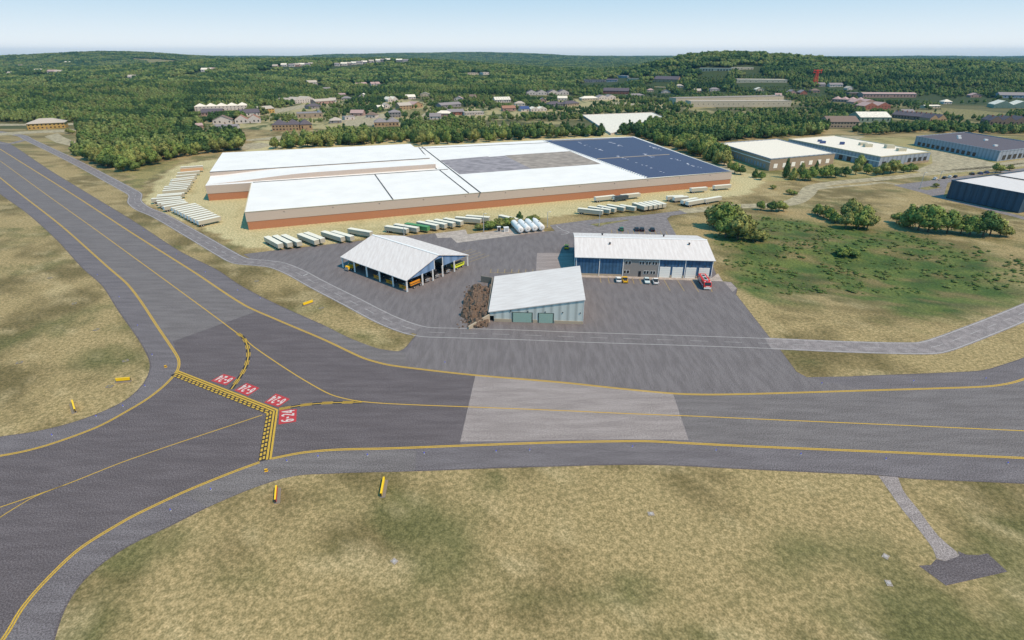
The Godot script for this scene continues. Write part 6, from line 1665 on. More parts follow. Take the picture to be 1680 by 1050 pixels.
func build_vehicles() -> void:
	trailers()
	var p1: Vector2 = Vector2(-65.55, -203.07)
	var p2: Vector2 = Vector2(-36.52, -178.71)
	var p3: Vector2 = Vector2(-17.34, -205.13)
	var long := (p2 - p1).normalized()
	var wide := (p3 - p2).normalized()
	var out := -wide
	plow_truck("yellow truck with its nose out at the canopy's left corner", p1.lerp(p2, 0.115) - out * 2.6, out, "vehicle_yellow", "vehicle_yellow", false, "yellow_truck")
	var names := ["left", "middle", "right"]
	for k in 3:
		plow_truck("black truck, orange blade out of the canopy's long side, %s of three" % names[k], p1.lerp(p2, [0.52, 0.71, 0.905][k]) - out * 6.2, out, "vehicle_black", "vehicle_black", true)
	var gn := ["left", "middle", "right"]
	for k in 3:
		plow_truck("black truck with chrome grille under the blue gable, %s of three" % gn[k], p2.lerp(p3, [0.325, 0.485, 0.665][k]) - long * 4.6, long, "vehicle_black", "vehicle_black" if k != 1 else "vehicle_silver", false)
	# lime vehicle and the orange blade standing in the gable's outer bays
	var q := p2.lerp(p3, 0.87) - long * 1.6
	var t := thing("lime_spreader", "lime yellow spreader body under the right end of the blue gable", "spreader", Vector3(q.x, 0.03, q.y), heading(q, wide))
	obj("hopper", extrude([Vector2(-2.6, 0.8), Vector2(2.6, 0.8), Vector2(2.9, 2.1), Vector2(-2.9, 2.1)], 2.1), M.vehicle_lime, t)
	obj("window_band", box(Vector3(4.6, 0.35, 2.22)), M.dark_glass, t, Vector3(0, 1.75, 0))
	obj("hopper_lid", box(Vector3(5.4, 0.12, 2.0)), M.dark_metal, t, Vector3(0, 2.17, 0))
	wheels(t, [1.6, -1.6], 0.95, 0.45, 0.35)
	q = p2.lerp(p3, 0.155) - long * 1.2
	t = thing("spare_plow_blade", "large orange snow blade on a cart under the near corner of the blue gable", "snow plow", Vector3(q.x, 0.03, q.y), heading(q, wide))
	obj("blade", extrude([Vector2(-2.5, 1.0), Vector2(2.5, 1.0), Vector2(2.6, 2.2), Vector2(-2.6, 2.2)], 0.5), M.vehicle_orange, t)
	obj("blade_rib", box(Vector3(5.0, 0.14, 0.7)), M.dark_metal, t, Vector3(0, 1.6, 0))
	obj("cart", box(Vector3(4.4, 0.3, 1.8)), M.dark_metal, t, Vector3(0, 0.8, -0.6))
	wheels(t, [1.6, -1.6], 0.9, 0.42, 0.3)
	# two yellow machines deep inside
	for k in 2:
		q = p1.lerp(p2, [0.3, 0.62][k]) + wide * [14.0, 20.0][k]
		plow_truck(["yellow truck deep inside the canopy's left half", "yellow truck deep inside the canopy behind the gable opening"][k], q, out if k == 0 else long, "vehicle_yellow", "vehicle_yellow", false, "yellow_truck")
	# cars at the blue garage
	var ub: Vector2 = ((Vector2(73.51, -191.09)) - (Vector2(23.73, -195.16))).normalized()
	var fwd := Vector2(-ub.y, ub.x)
	car("white car left of the yellow pickup at the blue garage", Vector2(38.89, -188.96), -fwd, "vehicle_white")
	car("yellow pickup in front of the stone panel of the blue garage", Vector2(41.22, -188.66), -fwd, "vehicle_yellow", "", true)
	car("silver car parked below the garage's lower windows", Vector2(49, -187.76), fwd, "vehicle_silver")
	car("white pickup with dark bed right of the silver car", Vector2(52.01, -187.17), -fwd, "vehicle_white", "", true)
	car("dark green car behind the blue garage", Vector2(51.54, -253.56), -fwd, "vehicle_green")
	car("black car, left of two side by side behind the garage", Vector2(58.68, -253.36), -fwd, "vehicle_black")
	car("black car, right of two side by side behind the garage", Vector2(61.08, -253.16), -fwd, "vehicle_black")
	car("black car parked alone at the right behind the garage", Vector2(65.89, -252.86), -fwd, "vehicle_black")
	fire_engine()
	var lot := [[Vector2(279.67, -370.39), "vehicle_white", "white"], [Vector2(287.81, -373.37), "vehicle_black", "black"], [Vector2(293.61, -376.38), "vehicle_white", "pale"], [Vector2(298.02, -377.4), "vehicle_black", "black"], [Vector2(316.1, -386.77), "vehicle_black", "black"], [Vector2(323.6, -388.91), "vehicle_blue", "blue"], [Vector2(330.32, -392.17), "vehicle_blue", "blue"]]
	for k in lot.size():
		car("%s car, %s from the left in the lot behind the navy hangar" % [lot[k][2], ORD[k]], lot[k][0], Vector2(0.75, -0.66) if k < 4 else Vector2(0.3, -0.95), lot[k][1], "cars in the lot behind the navy hangar")
	var boxp := [[Vector2(-4.28, -251.87), 1], [Vector2(-2.58, -252.57), 1], [Vector2(-15.44, -252.37), 0]]
	car("dark vehicle in the shade of the garage's left end", Vector2(23.35, -227.05), Vector2(0.1, -1.0), "vehicle_yellow")

func fire_engine() -> void:
	var a: Vector2 = Vector2(69.24, -189.57)
	var b: Vector2 = Vector2(68.65, -179.98)
	var d := (b - a).normalized()
	var m := (a + b) * 0.5
	var t := thing("fire_engine", "red airport fire engine parked at the apron's right end", "fire engine", Vector3(m.x, 0.03, m.y), heading(m, d))
	t.scale = Vector3.ONE * 0.88
	obj("body", extrude([Vector2(-5.4, 0.7), Vector2(5.0, 0.7), Vector2(5.3, 1.3), Vector2(5.2, 2.0), Vector2(4.5, 3.1), Vector2(-5.2, 3.1), Vector2(-5.45, 2.4)], 2.9), M.vehicle_red, t)
	obj("windscreen", extrude([Vector2(5.24, 1.95), Vector2(5.27, 2.0), Vector2(4.62, 3.0), Vector2(4.56, 3.0)], 2.5), M.dark_glass, t)
	obj("front_panel", box(Vector3(0.12, 0.45, 1.5)), M.white_trim, t, Vector3(5.3, 1.35, 0))
	obj("bumper", box(Vector3(0.5, 0.45, 2.8)), M.white_trim, t, Vector3(5.2, 0.75, 0))
	obj("roof_deck", box(Vector3(6.6, 0.12, 1.5)), M.galvanised, t, Vector3(-0.9, 3.16, 0))
	obj("roof_hatch", box(Vector3(1.9, 0.2, 0.9)), M.dark_metal, t, Vector3(0.6, 3.3, 0))
	obj("roof_hatch", box(Vector3(1.0, 0.2, 0.9)), M.dark_metal, t, Vector3(-2.6, 3.3, 0))
	var st := new_st()
	tube(st, Vector3(3.6, 3.1, 0), Vector3(3.6, 3.5, 0), 0.25, 0.25, 8)
	tube(st, Vector3(3.4, 3.5, 0), Vector3(5.0, 3.6, 0), 0.12, 0.08, 8)
	obj("water_cannon", st.commit(), M.chrome, t)
	for s in [-1.0, 1.0]:
		obj("side_stripe", box(Vector3(8.6, 0.28, 0.05)), M.white_trim, t, Vector3(-0.6, 1.35, s * 1.46))
		obj("locker", box(Vector3(2.6, 1.0, 0.06)), M.galvanised, t, Vector3(-1.6, 2.2, s * 1.46))
		obj("side_window", box(Vector3(1.5, 0.75, 0.06)), M.dark_glass, t, Vector3(3.4, 2.45, s * 1.46))
		obj("headlight", box(Vector3(0.12, 0.25, 0.4)), M.lamp_glass, t, Vector3(5.3, 1.2, s * 1.15))
		obj("beacon", box(Vector3(0.35, 0.22, 0.35)), M.white_trim, t, Vector3(4.2, 3.2, s * 1.1))
	wheels(t, [3.4, -2.2, -3.9], 1.25, 0.68, 0.5)

# ---------- small things ----------
func airfield_sign(label: String, a: Vector2, b: Vector2, face: String, both: bool) -> void:
	var m := (a + b) * 0.5
	var d := (b - a).normalized()
	var L := a.distance_to(b)
	var t := thing("airfield_sign", label, "sign", Vector3(m.x, 0.0, m.y), heading(m, d))
	obj("base_slab", box(Vector3(L + 0.3, 0.12, 1.0)), M.weathered_concrete, t, Vector3(0, 0.04, 0.25))
	obj("housing", box(Vector3(L, 0.75, 0.26)), M.dark_metal, t, Vector3(0, 0.62, 0))
	obj("face", box(Vector3(L - 0.1, 0.66, 0.05)), M[face], t, Vector3(0, 0.62, 0.15))
	if both:
		obj("face", box(Vector3(L - 0.1, 0.66, 0.05)), M[face], t, Vector3(0, 0.62, -0.15))
	obj("top_cap", box(Vector3(L + 0.06, 0.05, 0.3)), M.sign_yellow, t, Vector3(0, 1.02, 0))
	for s in [-1.0, 1.0]:
		obj("leg", box(Vector3(0.1, 0.25, 0.1)), M.dark_metal, t, Vector3(s * (L * 0.5 - 0.3), 0.15, 0))

func build_small_things() -> void:
	airfield_sign("yellow sign facing the camera on the left grass by the junction", Vector2(-100.29, -119.81), Vector2(-96.94, -120.39), "sign_yellow", true)
	airfield_sign("yellow sign seen edge-on at the far left of the grass", Vector2(-104.38, -110.17), Vector2(-101.09, -106.44), "sign_yellow", true)
	airfield_sign("small yellow sign on the grass between taxiway and service road", Vector2(-68.84, -166.68), Vector2(-66.51, -169.41), "sign_yellow", true)
	airfield_sign("red faced sign edge-on by the lower grass, left of two", Vector2(-43.69, -77.67), Vector2(-44.87, -81.33), "sign_red", true)
	airfield_sign("yellow sign edge-on on the lower grass, right of two", Vector2(-24.52, -79.23), Vector2(-24.87, -83.68), "sign_yellow", true)
	for g in [[Vector2(-91.87, -127.08), "orange guard light on the shoulder by the left yellow line"], [Vector2(-48.96, -86.47), "orange guard light on the shoulder below the hold-short bars"]]:
		var q: Vector2 = g[0]
		var t := thing("guard_light", g[1], "light", Vector3(q.x, 0.02, q.y), 0.3)
		t.scale = Vector3.ONE * 0.6
		obj("base_plate", box(Vector3(1.1, 0.1, 0.7)), M.vehicle_yellow, t, Vector3(0, 0.06, 0))
		obj("head", box(Vector3(0.95, 0.5, 0.3)), M.dark_metal, t, Vector3(0, 0.6, 0))
		obj("visor", box(Vector3(0.95, 0.06, 0.5)), M.vehicle_yellow, t, Vector3(0, 0.88, 0.08))
		obj("post", box(Vector3(0.14, 0.4, 0.14)), M.vehicle_yellow, t, Vector3(0, 0.25, 0))
		for s in [-1.0, 1.0]:
			var st := new_st()
			tube(st, Vector3(s * 0.25, 0.6, 0.14), Vector3(s * 0.25, 0.6, 0.2), 0.18, 0.18, 10)
			obj("lens", st.commit(), M.amber_lens, t)
	# blue taxiway edge lights
	var spots := [Vector2(-18.25, -91.77), Vector2(-3.31, -92.4), Vector2(3.7, -92.75), Vector2(25.44, -93.87), Vector2(42.71, -92.67), Vector2(59.9, -91.5), Vector2(76.59, -89.97), Vector2(100.53, -88.66), Vector2(-45.92, -89.4), Vector2(-39.97, -90.73), Vector2(-29.91, -91.21), Vector2(-57.41, -81.17), Vector2(-62.14, -75.85), Vector2(-100.11, -97.81), Vector2(-95.22, -104.77), Vector2(-91.7, -108.9), Vector2(-91.75, -117.66), Vector2(-99.19, -133.5), Vector2(-114.31, -151.71), Vector2(-133.98, -173.77), Vector2(-155.46, -194.52), Vector2(-18.03, -129.26), Vector2(78, -118.8), Vector2(101.87, -119.95), Vector2(121.09, -121.12), Vector2(-85.49, -172.73), Vector2(-96.27, -179.71), Vector2(-116.6, -197.74), Vector2(-138.69, -218.28), Vector2(-172.72, -252.37), Vector2(-217.09, -295.69), Vector2(-276.11, -350.73)]
	var proto: Node3D
	for k in spots.size():
		var q: Vector2 = spots[k]
		var where := "along the lower edge of the right taxiway" if k < 8 else "along the shoulder below the junction" if k < 13 else "round the left grass corner" if k < 21 else "along the upper edge of the right taxiway" if k < 25 else "along the upper edge of the left taxiway"
		var base_k := 0 if k < 8 else 8 if k < 13 else 13 if k < 21 else 21 if k < 25 else 25
		var lab := "blue edge light, %s in line %s" % [ORD[k - base_k], where]
		if k == 0:
			proto = thing("taxiway_light", lab, "light", Vector3(q.x, 0.02, q.y), 0.0, "blue taxiway edge lights")
			var st := new_st()
			tube(st, Vector3.ZERO, Vector3(0, 0.06, 0), 0.16, 0.14, 10)
			obj("base_plate", st.commit(), M.galvanised, proto)
			st = new_st()
			tube(st, Vector3(0, 0.06, 0), Vector3(0, 0.26, 0), 0.05, 0.05, 8)
			obj("stem", st.commit(), M.dark_metal, proto)
			st = new_st()
			tube(st, Vector3(0, 0.26, 0), Vector3(0, 0.42, 0), 0.10, 0.08, 10)
			obj("lens", st.commit(), M.blue_lens, proto)
		else:
			var c := copy_of(proto, lab)
			c.position = Vector3(q.x, 0.02, q.y)
	# handhole covers in the grass
	var holes := [[Vector2(-100.59, -117.66), "left grass below the front-facing yellow sign"], [Vector2(-104.68, -130.47), "left grass above the front-facing yellow sign"], [Vector2(-125.28, -149.22), "middle of the left grass"], [Vector2(-145.73, -168.65), "upper middle of the left grass"], [Vector2(-171.41, -192.02), "top of the left grass"], [Vector2(-132.62, -129.49), "far left of the left grass"], [Vector2(-62.39, -164.98), "grass island right of the small yellow sign"], [Vector2(-93.48, -188.96), "grass island near the road bend"], [Vector2(-19.28, -64.7), "lower grass left of centre"], [Vector2(25.13, -75.11), "lower grass right of centre"], [Vector2(61.83, -65.68), "lower grass left of the asphalt pad"], [Vector2(59.18, -60.53), "lower grass below and left of the asphalt pad"]]
	for k in holes.size():
		var q: Vector2 = holes[k][0]
		var t := thing("handhole_cover", "small pale concrete cover, " + holes[k][1], "cover", Vector3(q.x, 0.0, q.y), k * 0.7, "concrete covers in the grass")
		var st := new_st()
		var s := 0.75 if k < 8 else 0.55
		add_box(st, Vector3(0, 0.03, 0), Vector3(s * 2.0, 0.1, s * 1.6))
		obj("slab", st.commit(), M.weathered_concrete if k < 8 else M.pale_concrete, t)
		st = new_st()
		tube(st, Vector3(0, 0.05, 0), Vector3(0, 0.12, 0), s * 0.5, s * 0.5, 12)
		obj("lid", st.commit(), M.straw_ground if k < 8 else M.white_paint, t)
	# white horizontal tanks
	var ends := [[Vector2(3.8, -247.5), Vector2(0.88, -258.44)], [Vector2(7.07, -249.04), Vector2(4.19, -259.69)], [Vector2(10.31, -250.4), Vector2(7.6, -260.94)], [Vector2(13.58, -251.77), Vector2(10.93, -262)]]
	for k in 4:
		var a: Vector2 = ends[k][0]
		var b: Vector2 = ends[k][1]
		var d := (a - b).normalized()
		var m := (a + b) * 0.5
		var t := thing("storage_tank", "white horizontal tank, %s from the left on the cream pad" % ORD[k], "tank", Vector3(m.x, 0.04, m.y), heading(m, d), "white tanks on the pad")
		var st := new_st()
		tube(st, Vector3(-6.2, 2.1, 0), Vector3(6.2, 2.1, 0), 1.45, 1.45, 20)
		tube(st, Vector3(6.2, 2.1, 0), Vector3(6.55, 2.1, 0), 1.45, 0.9, 20)
		tube(st, Vector3(-6.55, 2.1, 0), Vector3(-6.2, 2.1, 0), 0.9, 1.45, 20)
		obj("shell", st.commit(), M.white_trim, t)
		for x in [-4.0, 4.0]:
			obj("saddle", box(Vector3(0.5, 1.3, 2.2)), M.weathered_concrete, t, Vector3(x, 0.65, 0))
		st = new_st()
		tube(st, Vector3(6.5, 2.1, 0), Vector3(6.7, 2.1, 0), 0.25, 0.25, 10)
		obj("valve", st.commit(), M.tan_plinth, t)
		st = new_st()
		tube(st, Vector3(1.5, 3.4, 0), Vector3(1.5, 3.9, 0), 0.35, 0.35, 10)
		obj("manhole", st.commit(), M.galvanised, t)
	var kit := [[Vector2(-2.71, -251.58), "white pump cabinet on the pad left of the tanks", Vector3(2.2, 2.0, 1.6)], [Vector2(-6.12, -251.18), "grey pump stand left of the white cabinet on the tank pad", Vector3(1.5, 2.4, 0.9)]]
	for k in 2:
		var q: Vector2 = kit[k][0]
		var t := thing("pump_cabinet", kit[k][1], "cabinet", Vector3(q.x, 0.04, q.y), 0.2)
		var s: Vector3 = kit[k][2]
		obj("cabinet_body", box(s), M.white_trim if k == 0 else M.galvanised, t, Vector3(0, s.y * 0.5, 0))
		obj("cabinet_top", box(Vector3(s.x + 0.2, 0.1, s.z + 0.2)), M.white_trim, t, Vector3(0, s.y + 0.05, 0))
		obj("cabinet_door", box(Vector3(s.x * 0.7, s.y * 0.7, 0.06)), M.dark_metal if k == 1 else M.galvanised, t, Vector3(0, s.y * 0.5, s.z * 0.5 + 0.02))
	# lamp posts
	var posts := [[Vector2(-49.26, -244.65), 3.6, "lamp post behind the vehicle canopy"], [Vector2(-13.2, -250.89), 7.6, "lamp post at the pad left of the tanks"], [Vector2(16.91, -257.92), 6.6, "lamp post on the grass corner right of the tanks"], [Vector2(41.99, -260.52), 8.0, "lamp post on the grass island behind the blue garage"], [Vector2(250.02, -341.16), 9.0, "lamp post on the grass island by the navy hangar"], [Vector2(279.58, -366.49), 5.0, "shorter lamp post among the cars behind the navy hangar"]]
	for k in posts.size():
		var q: Vector2 = posts[k][0]
		var h: float = posts[k][1] + 1.0
		var t := thing("lamp_post", "pale steel " + posts[k][2], "lamp post", Vector3(q.x, 0.03, q.y))
		var st := new_st()
		tube(st, Vector3.ZERO, Vector3(0, h, 0), 0.17, 0.11, 8)
		obj("pole", st.commit(), M.galvanised, t)
		obj("footing", box(Vector3(0.7, 0.5, 0.7)), M.pale_concrete, t, Vector3(0, 0.25, 0))
		st = new_st()
		beam(st, Vector3(0, h, 0), Vector3(0.9, h + 0.1, 0), 0.1, 0.1)
		obj("arm", st.commit(), M.galvanised, t)
		obj("lamp_head", box(Vector3(0.8, 0.16, 0.34)), M.white_trim, t, Vector3(1.1, h + 0.1, 0))

# ---------- trees ----------
func leaf_mesh(leaves: int, size: float, lobes: Array, sd: int, core: float, tone: Vector3, spread := 0.3) -> ArrayMesh:
	# a crown about one unit wide and one tall, base at zero: lumpy cores and a shell of leaf clumps round each lobe
	var r := RandomNumberGenerator.new()
	r.seed = sd
	var v := PackedVector3Array()
	var nr := PackedVector3Array()
	var col := PackedColorArray()
	var total := 0.0
	for l in lobes:
		total += l[1] * l[1]
	for l in lobes:
		var c: Vector3 = l[0]
		var rad: float = l[1]
		var shade: float = l[2]
		if core > 0.0:
			var rings := 4
			var sides := 6
			var jit := []
			for k in (rings + 1) * sides:
				jit.append(r.randf_range(0.78, 1.08))
			for i in rings:
				for j in sides:
					var q := []
					for e in [[i, j], [i + 1, j], [i + 1, j + 1], [i, j + 1]]:
						var th: float = PI * e[0] / rings
						var ph: float = TAU * (e[1] % sides) / sides
						var d := Vector3(sin(th) * cos(ph), cos(th), sin(th) * sin(ph))
						var jj: float = jit[e[0] * sides + e[1] % sides] if e[0] > 0 and e[0] < rings else 0.95
						q.append([c + d * rad * core * jj * Vector3(1, 0.95, 1), d])
					for k in [0, 1, 2, 0, 2, 3]:
						v.append(q[k][0])
						nr.append(q[k][1])
						col.append(Color(tone.x * shade, tone.y * shade, tone.z * shade))
		var count := int(leaves * rad * rad / total)
		for k in count:
			var d := Vector3(r.randfn(), r.randfn() * 0.9 + 0.25, r.randfn()).normalized()
			var p := c + d * rad * (1.0 + r.randf_range(-spread, spread * 0.5)) * Vector3(1, 0.95, 1)
			var n := (d + Vector3(r.randfn(), r.randfn(), r.randfn()) * 0.45).normalized()
			var a := n.cross(Vector3(r.randfn(), r.randfn(), r.randfn())).normalized()
			var b := n.cross(a)
			var s := size * r.randf_range(0.6, 1.3)
			var t := shade * r.randf_range(0.72, 1.3)
			var yel := r.randf_range(-0.06, 0.10)
			var cc := Color(tone.x * t * (1.0 + yel * 2.0), tone.y * t * (1.0 + yel * 0.5), tone.z * t)
			var sn := (d * 0.8 + n * 0.5).normalized()
			var pts := [p - a * s - b * s * 0.6, p + b * s * 0.9, p + a * s - b * s * 0.5]
			if (pts[1] - pts[0]).cross(pts[2] - pts[0]).dot(sn) > 0.0:
				pts = [pts[0], pts[2], pts[1]]
			for e in pts:
				v.append(e)
				nr.append(sn)
				col.append(cc)
	var arr := []
	arr.resize(Mesh.ARRAY_MAX)
	arr[Mesh.ARRAY_VERTEX] = v
	arr[Mesh.ARRAY_NORMAL] = nr
	arr[Mesh.ARRAY_COLOR] = col
	var m := ArrayMesh.new()
	m.add_surface_from_arrays(Mesh.PRIMITIVE_TRIANGLES, arr)
	return m

const FULL := ["in the clump behind the garage's end", "in the middle clump of the field", "in the long clump at the right of the field", "low in the hollow of the field"]
var stands := FastNoiseLite.new()
var hill_field: Array

func lobes_for(kind: int, sd: int) -> Array:
	var r := RandomNumberGenerator.new()
	r.seed = sd
	var l := []
	if kind == 0:       # broad leaved: a cluster of round lobes
		l.append([Vector3(0, 0.55, 0), 0.34, 1.0])
		for k in 6:
			var a := TAU * k / 6.0 + r.randf() * 0.7
			l.append([Vector3(cos(a) * 0.27, r.randf_range(0.36, 0.66), sin(a) * 0.27), r.randf_range(0.19, 0.27), r.randf_range(0.8, 1.25)])
		l.append([Vector3(r.randf_range(-0.1, 0.1), 0.8, r.randf_range(-0.1, 0.1)), 0.22, 1.1])
	else:               # tall: lobes that shrink upwards
		for k in 5:
			var f := k / 4.0
			l.append([Vector3(r.randf_range(-0.06, 0.06), 0.26 + f * 0.62, r.randf_range(-0.06, 0.06)), lerpf(0.36, 0.13, f), r.randf_range(0.85, 1.15)])
		for k in 3:
			var a := TAU * k / 3.0 + r.randf()
			l.append([Vector3(cos(a) * 0.24, r.randf_range(0.3, 0.5), sin(a) * 0.24), 0.17, r.randf_range(0.8, 1.3)])
	return l

func build_trees() -> void:
	var leaf := mat("foliage", grey(1.0), 0.8)
	leaf.vertex_color_use_as_albedo = true
	leaf.metallic_specular = 0.2
	leaf.backlight_enabled = true
	leaf.backlight = Color(0.25, 0.25, 0.25)
	var tone := Vector3(0.100, 0.155, 0.046)
	var tones := [tone, Vector3(0.158, 0.205, 0.068), Vector3(0.048, 0.092, 0.034), Vector3(0.130, 0.158, 0.056)]
	var near := []
	for k in 8:
		near.append(leaf_mesh(1300, 0.052, lobes_for(1 if k in [1, 6] else 0, 50 + k), 90 + k, 0.82, tones[k % 4] * Vector3(1.55, 1.4, 1.3)))
	var mid := []
	for k in 8:
		mid.append(leaf_mesh(280, 0.078, lobes_for(1 if k in [1, 6] else 0, 150 + k), 190 + k, 0.9, tones[k % 4]))
	var trunk_st := new_st()
	tube(trunk_st, Vector3.ZERO, Vector3(0.02, 0.5, 0.01), 0.035, 0.02, 7, false)
	tube(trunk_st, Vector3(0.012, 0.3, 0), Vector3(0.2, 0.55, 0.05), 0.016, 0.008, 5, false)
	tube(trunk_st, Vector3(0.012, 0.34, 0), Vector3(-0.17, 0.6, -0.08), 0.016, 0.008, 5, false)
	tube(trunk_st, Vector3(0.016, 0.4, 0), Vector3(0.03, 0.62, 0.2), 0.014, 0.007, 5, false)
	var trunk := trunk_st.commit()
	var protos := []
	for k in 8:
		var o := Node3D.new()
		obj("trunk", trunk, M.bark, o)
		obj("crown", near[k], leaf, o)
		protos.append(o)
	var counted := {}
	# px and py are in the field's own list below: base, height in metres, relative width
	var place := func(at: Vector3, h: float, w: float, what: String, where: String, group: String, individual: bool) -> void:
		var k := rng.randi() % 8
		if w < 0.6:
			k = [1, 6][rng.randi() % 2]
		elif w > 0.95:
			k = [0, 2, 3, 4, 5, 7][rng.randi() % 6]
		var o: Node3D = protos[k].duplicate()
		o.name = numbered("bush" if h < 3.6 else "tree")
		add_child(o)
		o.position = at - Vector3(0, 0.1, 0)
		o.basis = Basis(Vector3.UP, rng.randf() * TAU).scaled(Vector3(w, 1.0, w) * h)
		var c: int = counted.get(where, 0)
		counted[where] = c + 1
		var lab: String = ["yellowish green", "pale green", "dark green", "olive green"][k % 4] + (" tall narrow " if k in [1, 6] else " round crowned ") + what + " " + where
		if individual:
			lab = "%s, %s from left %s" % [what, ORD[mini(c, 29)], where]
		tag(o, lab, "bush" if h < 3.6 else "tree", group)
	# the field's clumps
	stands.seed = 77
	stands.frequency = 0.006
	stands.fractal_octaves = 4
	var field := [
		["in the clump behind the garage's end", "trees in the clump behind the garage", [[Vector2(96.19, -257.92), 9.5, 1.0], [Vector2(99.8, -254.87), 11.5, 1.0], [Vector2(106.74, -260.52), 9, 1.0], [Vector2(96.44, -241.86), 8, 1.1], [Vector2(100.79, -238.68), 10, 1.05], [Vector2(106.32, -244.65), 8.5, 1.0], [Vector2(107.09, -236.01), 5, 1.2], [Vector2(111.14, -237.34), 4, 1.2]]],
		["by the dirt road above the hollow", "trees by the dirt road", [[Vector2(132.37, -291.16), 5, 1.0], [Vector2(136.82, -288.63), 5.6, 1.0], [Vector2(140.41, -288), 6, 1.0], [Vector2(143.53, -289.26), 4.4, 1.0]]],
		["in the middle clump of the field", "trees in the field's middle clump", [[Vector2(157.33, -280.67), 5, 1.1], [Vector2(158.08, -275.96), 5.6, 1.0], [Vector2(158.51, -271.39), 5.5, 1.0], [Vector2(158.35, -265.86), 4.6, 1.1], [Vector2(164.64, -265.86), 10.5, 0.8], [Vector2(158.6, -256.39), 7, 1.0], [Vector2(172.25, -272.52), 7.5, 0.9], [Vector2(163.83, -255.37), 8, 1.0], [Vector2(171.82, -265.86), 8, 0.9], [Vector2(167.88, -254.87), 7, 1.0]]],
		["in the long clump at the right of the field", "trees in the field's right clump", [[Vector2(188.58, -265.86), 4.8, 1.1], [Vector2(189.88, -259.48), 9.5, 0.95], [Vector2(191.11, -253.36), 10.5, 1.0], [Vector2(194.36, -251.38), 11, 1.0], [Vector2(201.13, -248.46), 9.5, 1.0], [Vector2(207.27, -247.98), 7.8, 1.0], [Vector2(209.09, -245.12), 8, 1.0], [Vector2(214.14, -243.72), 10, 1.0], [Vector2(219.67, -246.54), 8.5, 1.0], [Vector2(221.91, -243.72), 5.5, 1.1], [Vector2(224.31, -243.25), 4.2, 1.2]]],
		["low in the hollow of the field", "bushes in the hollow", [[Vector2(137.68, -220.62), 3.3, 1.5], [Vector2(142.33, -219.83), 2.9, 1.6], [Vector2(141.78, -222.99), 2.4, 1.6]]],
		["on the bank left of the dirt road's bend", "bushes by the road bend", [[Vector2(160.44, -342.01), 2.6, 1.6], [Vector2(163.91, -327.28), 3.2, 1.6], [Vector2(166.07, -325.72), 2.4, 1.5]]],
		["by the white tanks", "trees by the tanks", [[Vector2(-11.25, -254.87), 4.2, 1.3], [Vector2(-9.28, -256.39), 3.8, 1.3], [Vector2(-5.82, -257.41), 5, 1.2], [Vector2(-3.22, -258.96), 4.6, 1.2], [Vector2(-0.59, -261.57), 4.2, 1.3], [Vector2(3.61, -267.49), 5.5, 0.9], [Vector2(8.59, -262.63), 4.4, 1.3], [Vector2(11.02, -264.24), 4.8, 1.2], [Vector2(-15.52, -253.86), 3.2, 1.6]]],
		["in the row by the flat roofed blocks", "trees in the row before the flat roofed blocks", [[Vector2(154.18, -389.99), 8, 0.9], [Vector2(157.21, -386.77), 6.5, 1.0], [Vector2(162.75, -376.38), 6, 0.9], [Vector2(164.02, -369.41), 5.5, 1.0], [Vector2(183.2, -376.38), 13, 0.45], [Vector2(184.93, -369.41), 8, 0.9], [Vector2(191.6, -373.37), 10.5, 0.6], [Vector2(191.58, -366.49), 7.5, 1.0], [Vector2(195.64, -367.46), 9, 0.9], [Vector2(209.94, -389.99), 9, 0.5], [Vector2(208.04, -375.37), 7.5, 1.0], [Vector2(211.82, -376.38), 9, 0.9], [Vector2(216.73, -376.38), 7, 1.0], [Vector2(224.69, -383.6), 6, 1.0], [Vector2(225.34, -379.45), 7, 0.9], [Vector2(236.03, -386.77), 8, 0.9], [Vector2(245.75, -401.09), 11, 0.7], [Vector2(245.43, -389.99), 7, 1.0], [Vector2(248.4, -383.6), 6, 1.1], [Vector2(254.89, -386.77), 8, 1.0], [Vector2(261.9, -389.99), 9.5, 1.0], [Vector2(268, -394.36), 8.5, 1.0], [Vector2(273.98, -394.36), 5.5, 1.1], [Vector2(280.4, -397.7), 6, 1.0], [Vector2(283.71, -398.82), 4.6, 1.2]]],
		["behind the navy hangar's roof", "trees behind the navy hangar", [[Vector2(336.69, -392.17), 7, 0.8], [Vector2(341.83, -394.36), 5, 1.1], [Vector2(353.67, -401.09), 4.5, 1.2], [Vector2(264.09, -347.19), 2.6, 1.6]]],
		["beside the orange school", "trees beside the school", [[Vector2(-461.82, -604.64), 5, 1.3], [Vector2(-454.54, -599.79), 4.5, 1.4], [Vector2(-474.67, -635.4), 11, 0.5], [Vector2(-451.93, -609.57), 8, 1.0]]],
	]
	var singles := 0
	for f in field:
		for e in f[2]:
			var q: Vector2 = e[0]
			place.call(Vector3(q.x, terrain(q.x, q.y), q.y), e[1] * (1.15 if f[0] in FULL else 1.0), e[2], ("green tree" if e[1] >= 3.6 else "low green bush"), f[0], f[1], true)
			singles += 1
	# low scrub all over the hollow
	var scrub_zone := zone_of([Vector2(90.98, -243.72), Vector2(124.67, -278.29), Vector2(148.82, -270.26), Vector2(173.37, -255.37), Vector2(189.75, -237.34), Vector2(205.47, -222.99), Vector2(206.83, -209.36), Vector2(184.2, -182.52), Vector2(163.85, -181.38), Vector2(139.4, -176.97), Vector2(117.64, -183.66), Vector2(90.82, -176.97), Vector2(82.12, -184.82), Vector2(85.16, -209.36)])
	var scrub := []
	for k in 8:
		scrub.append([])
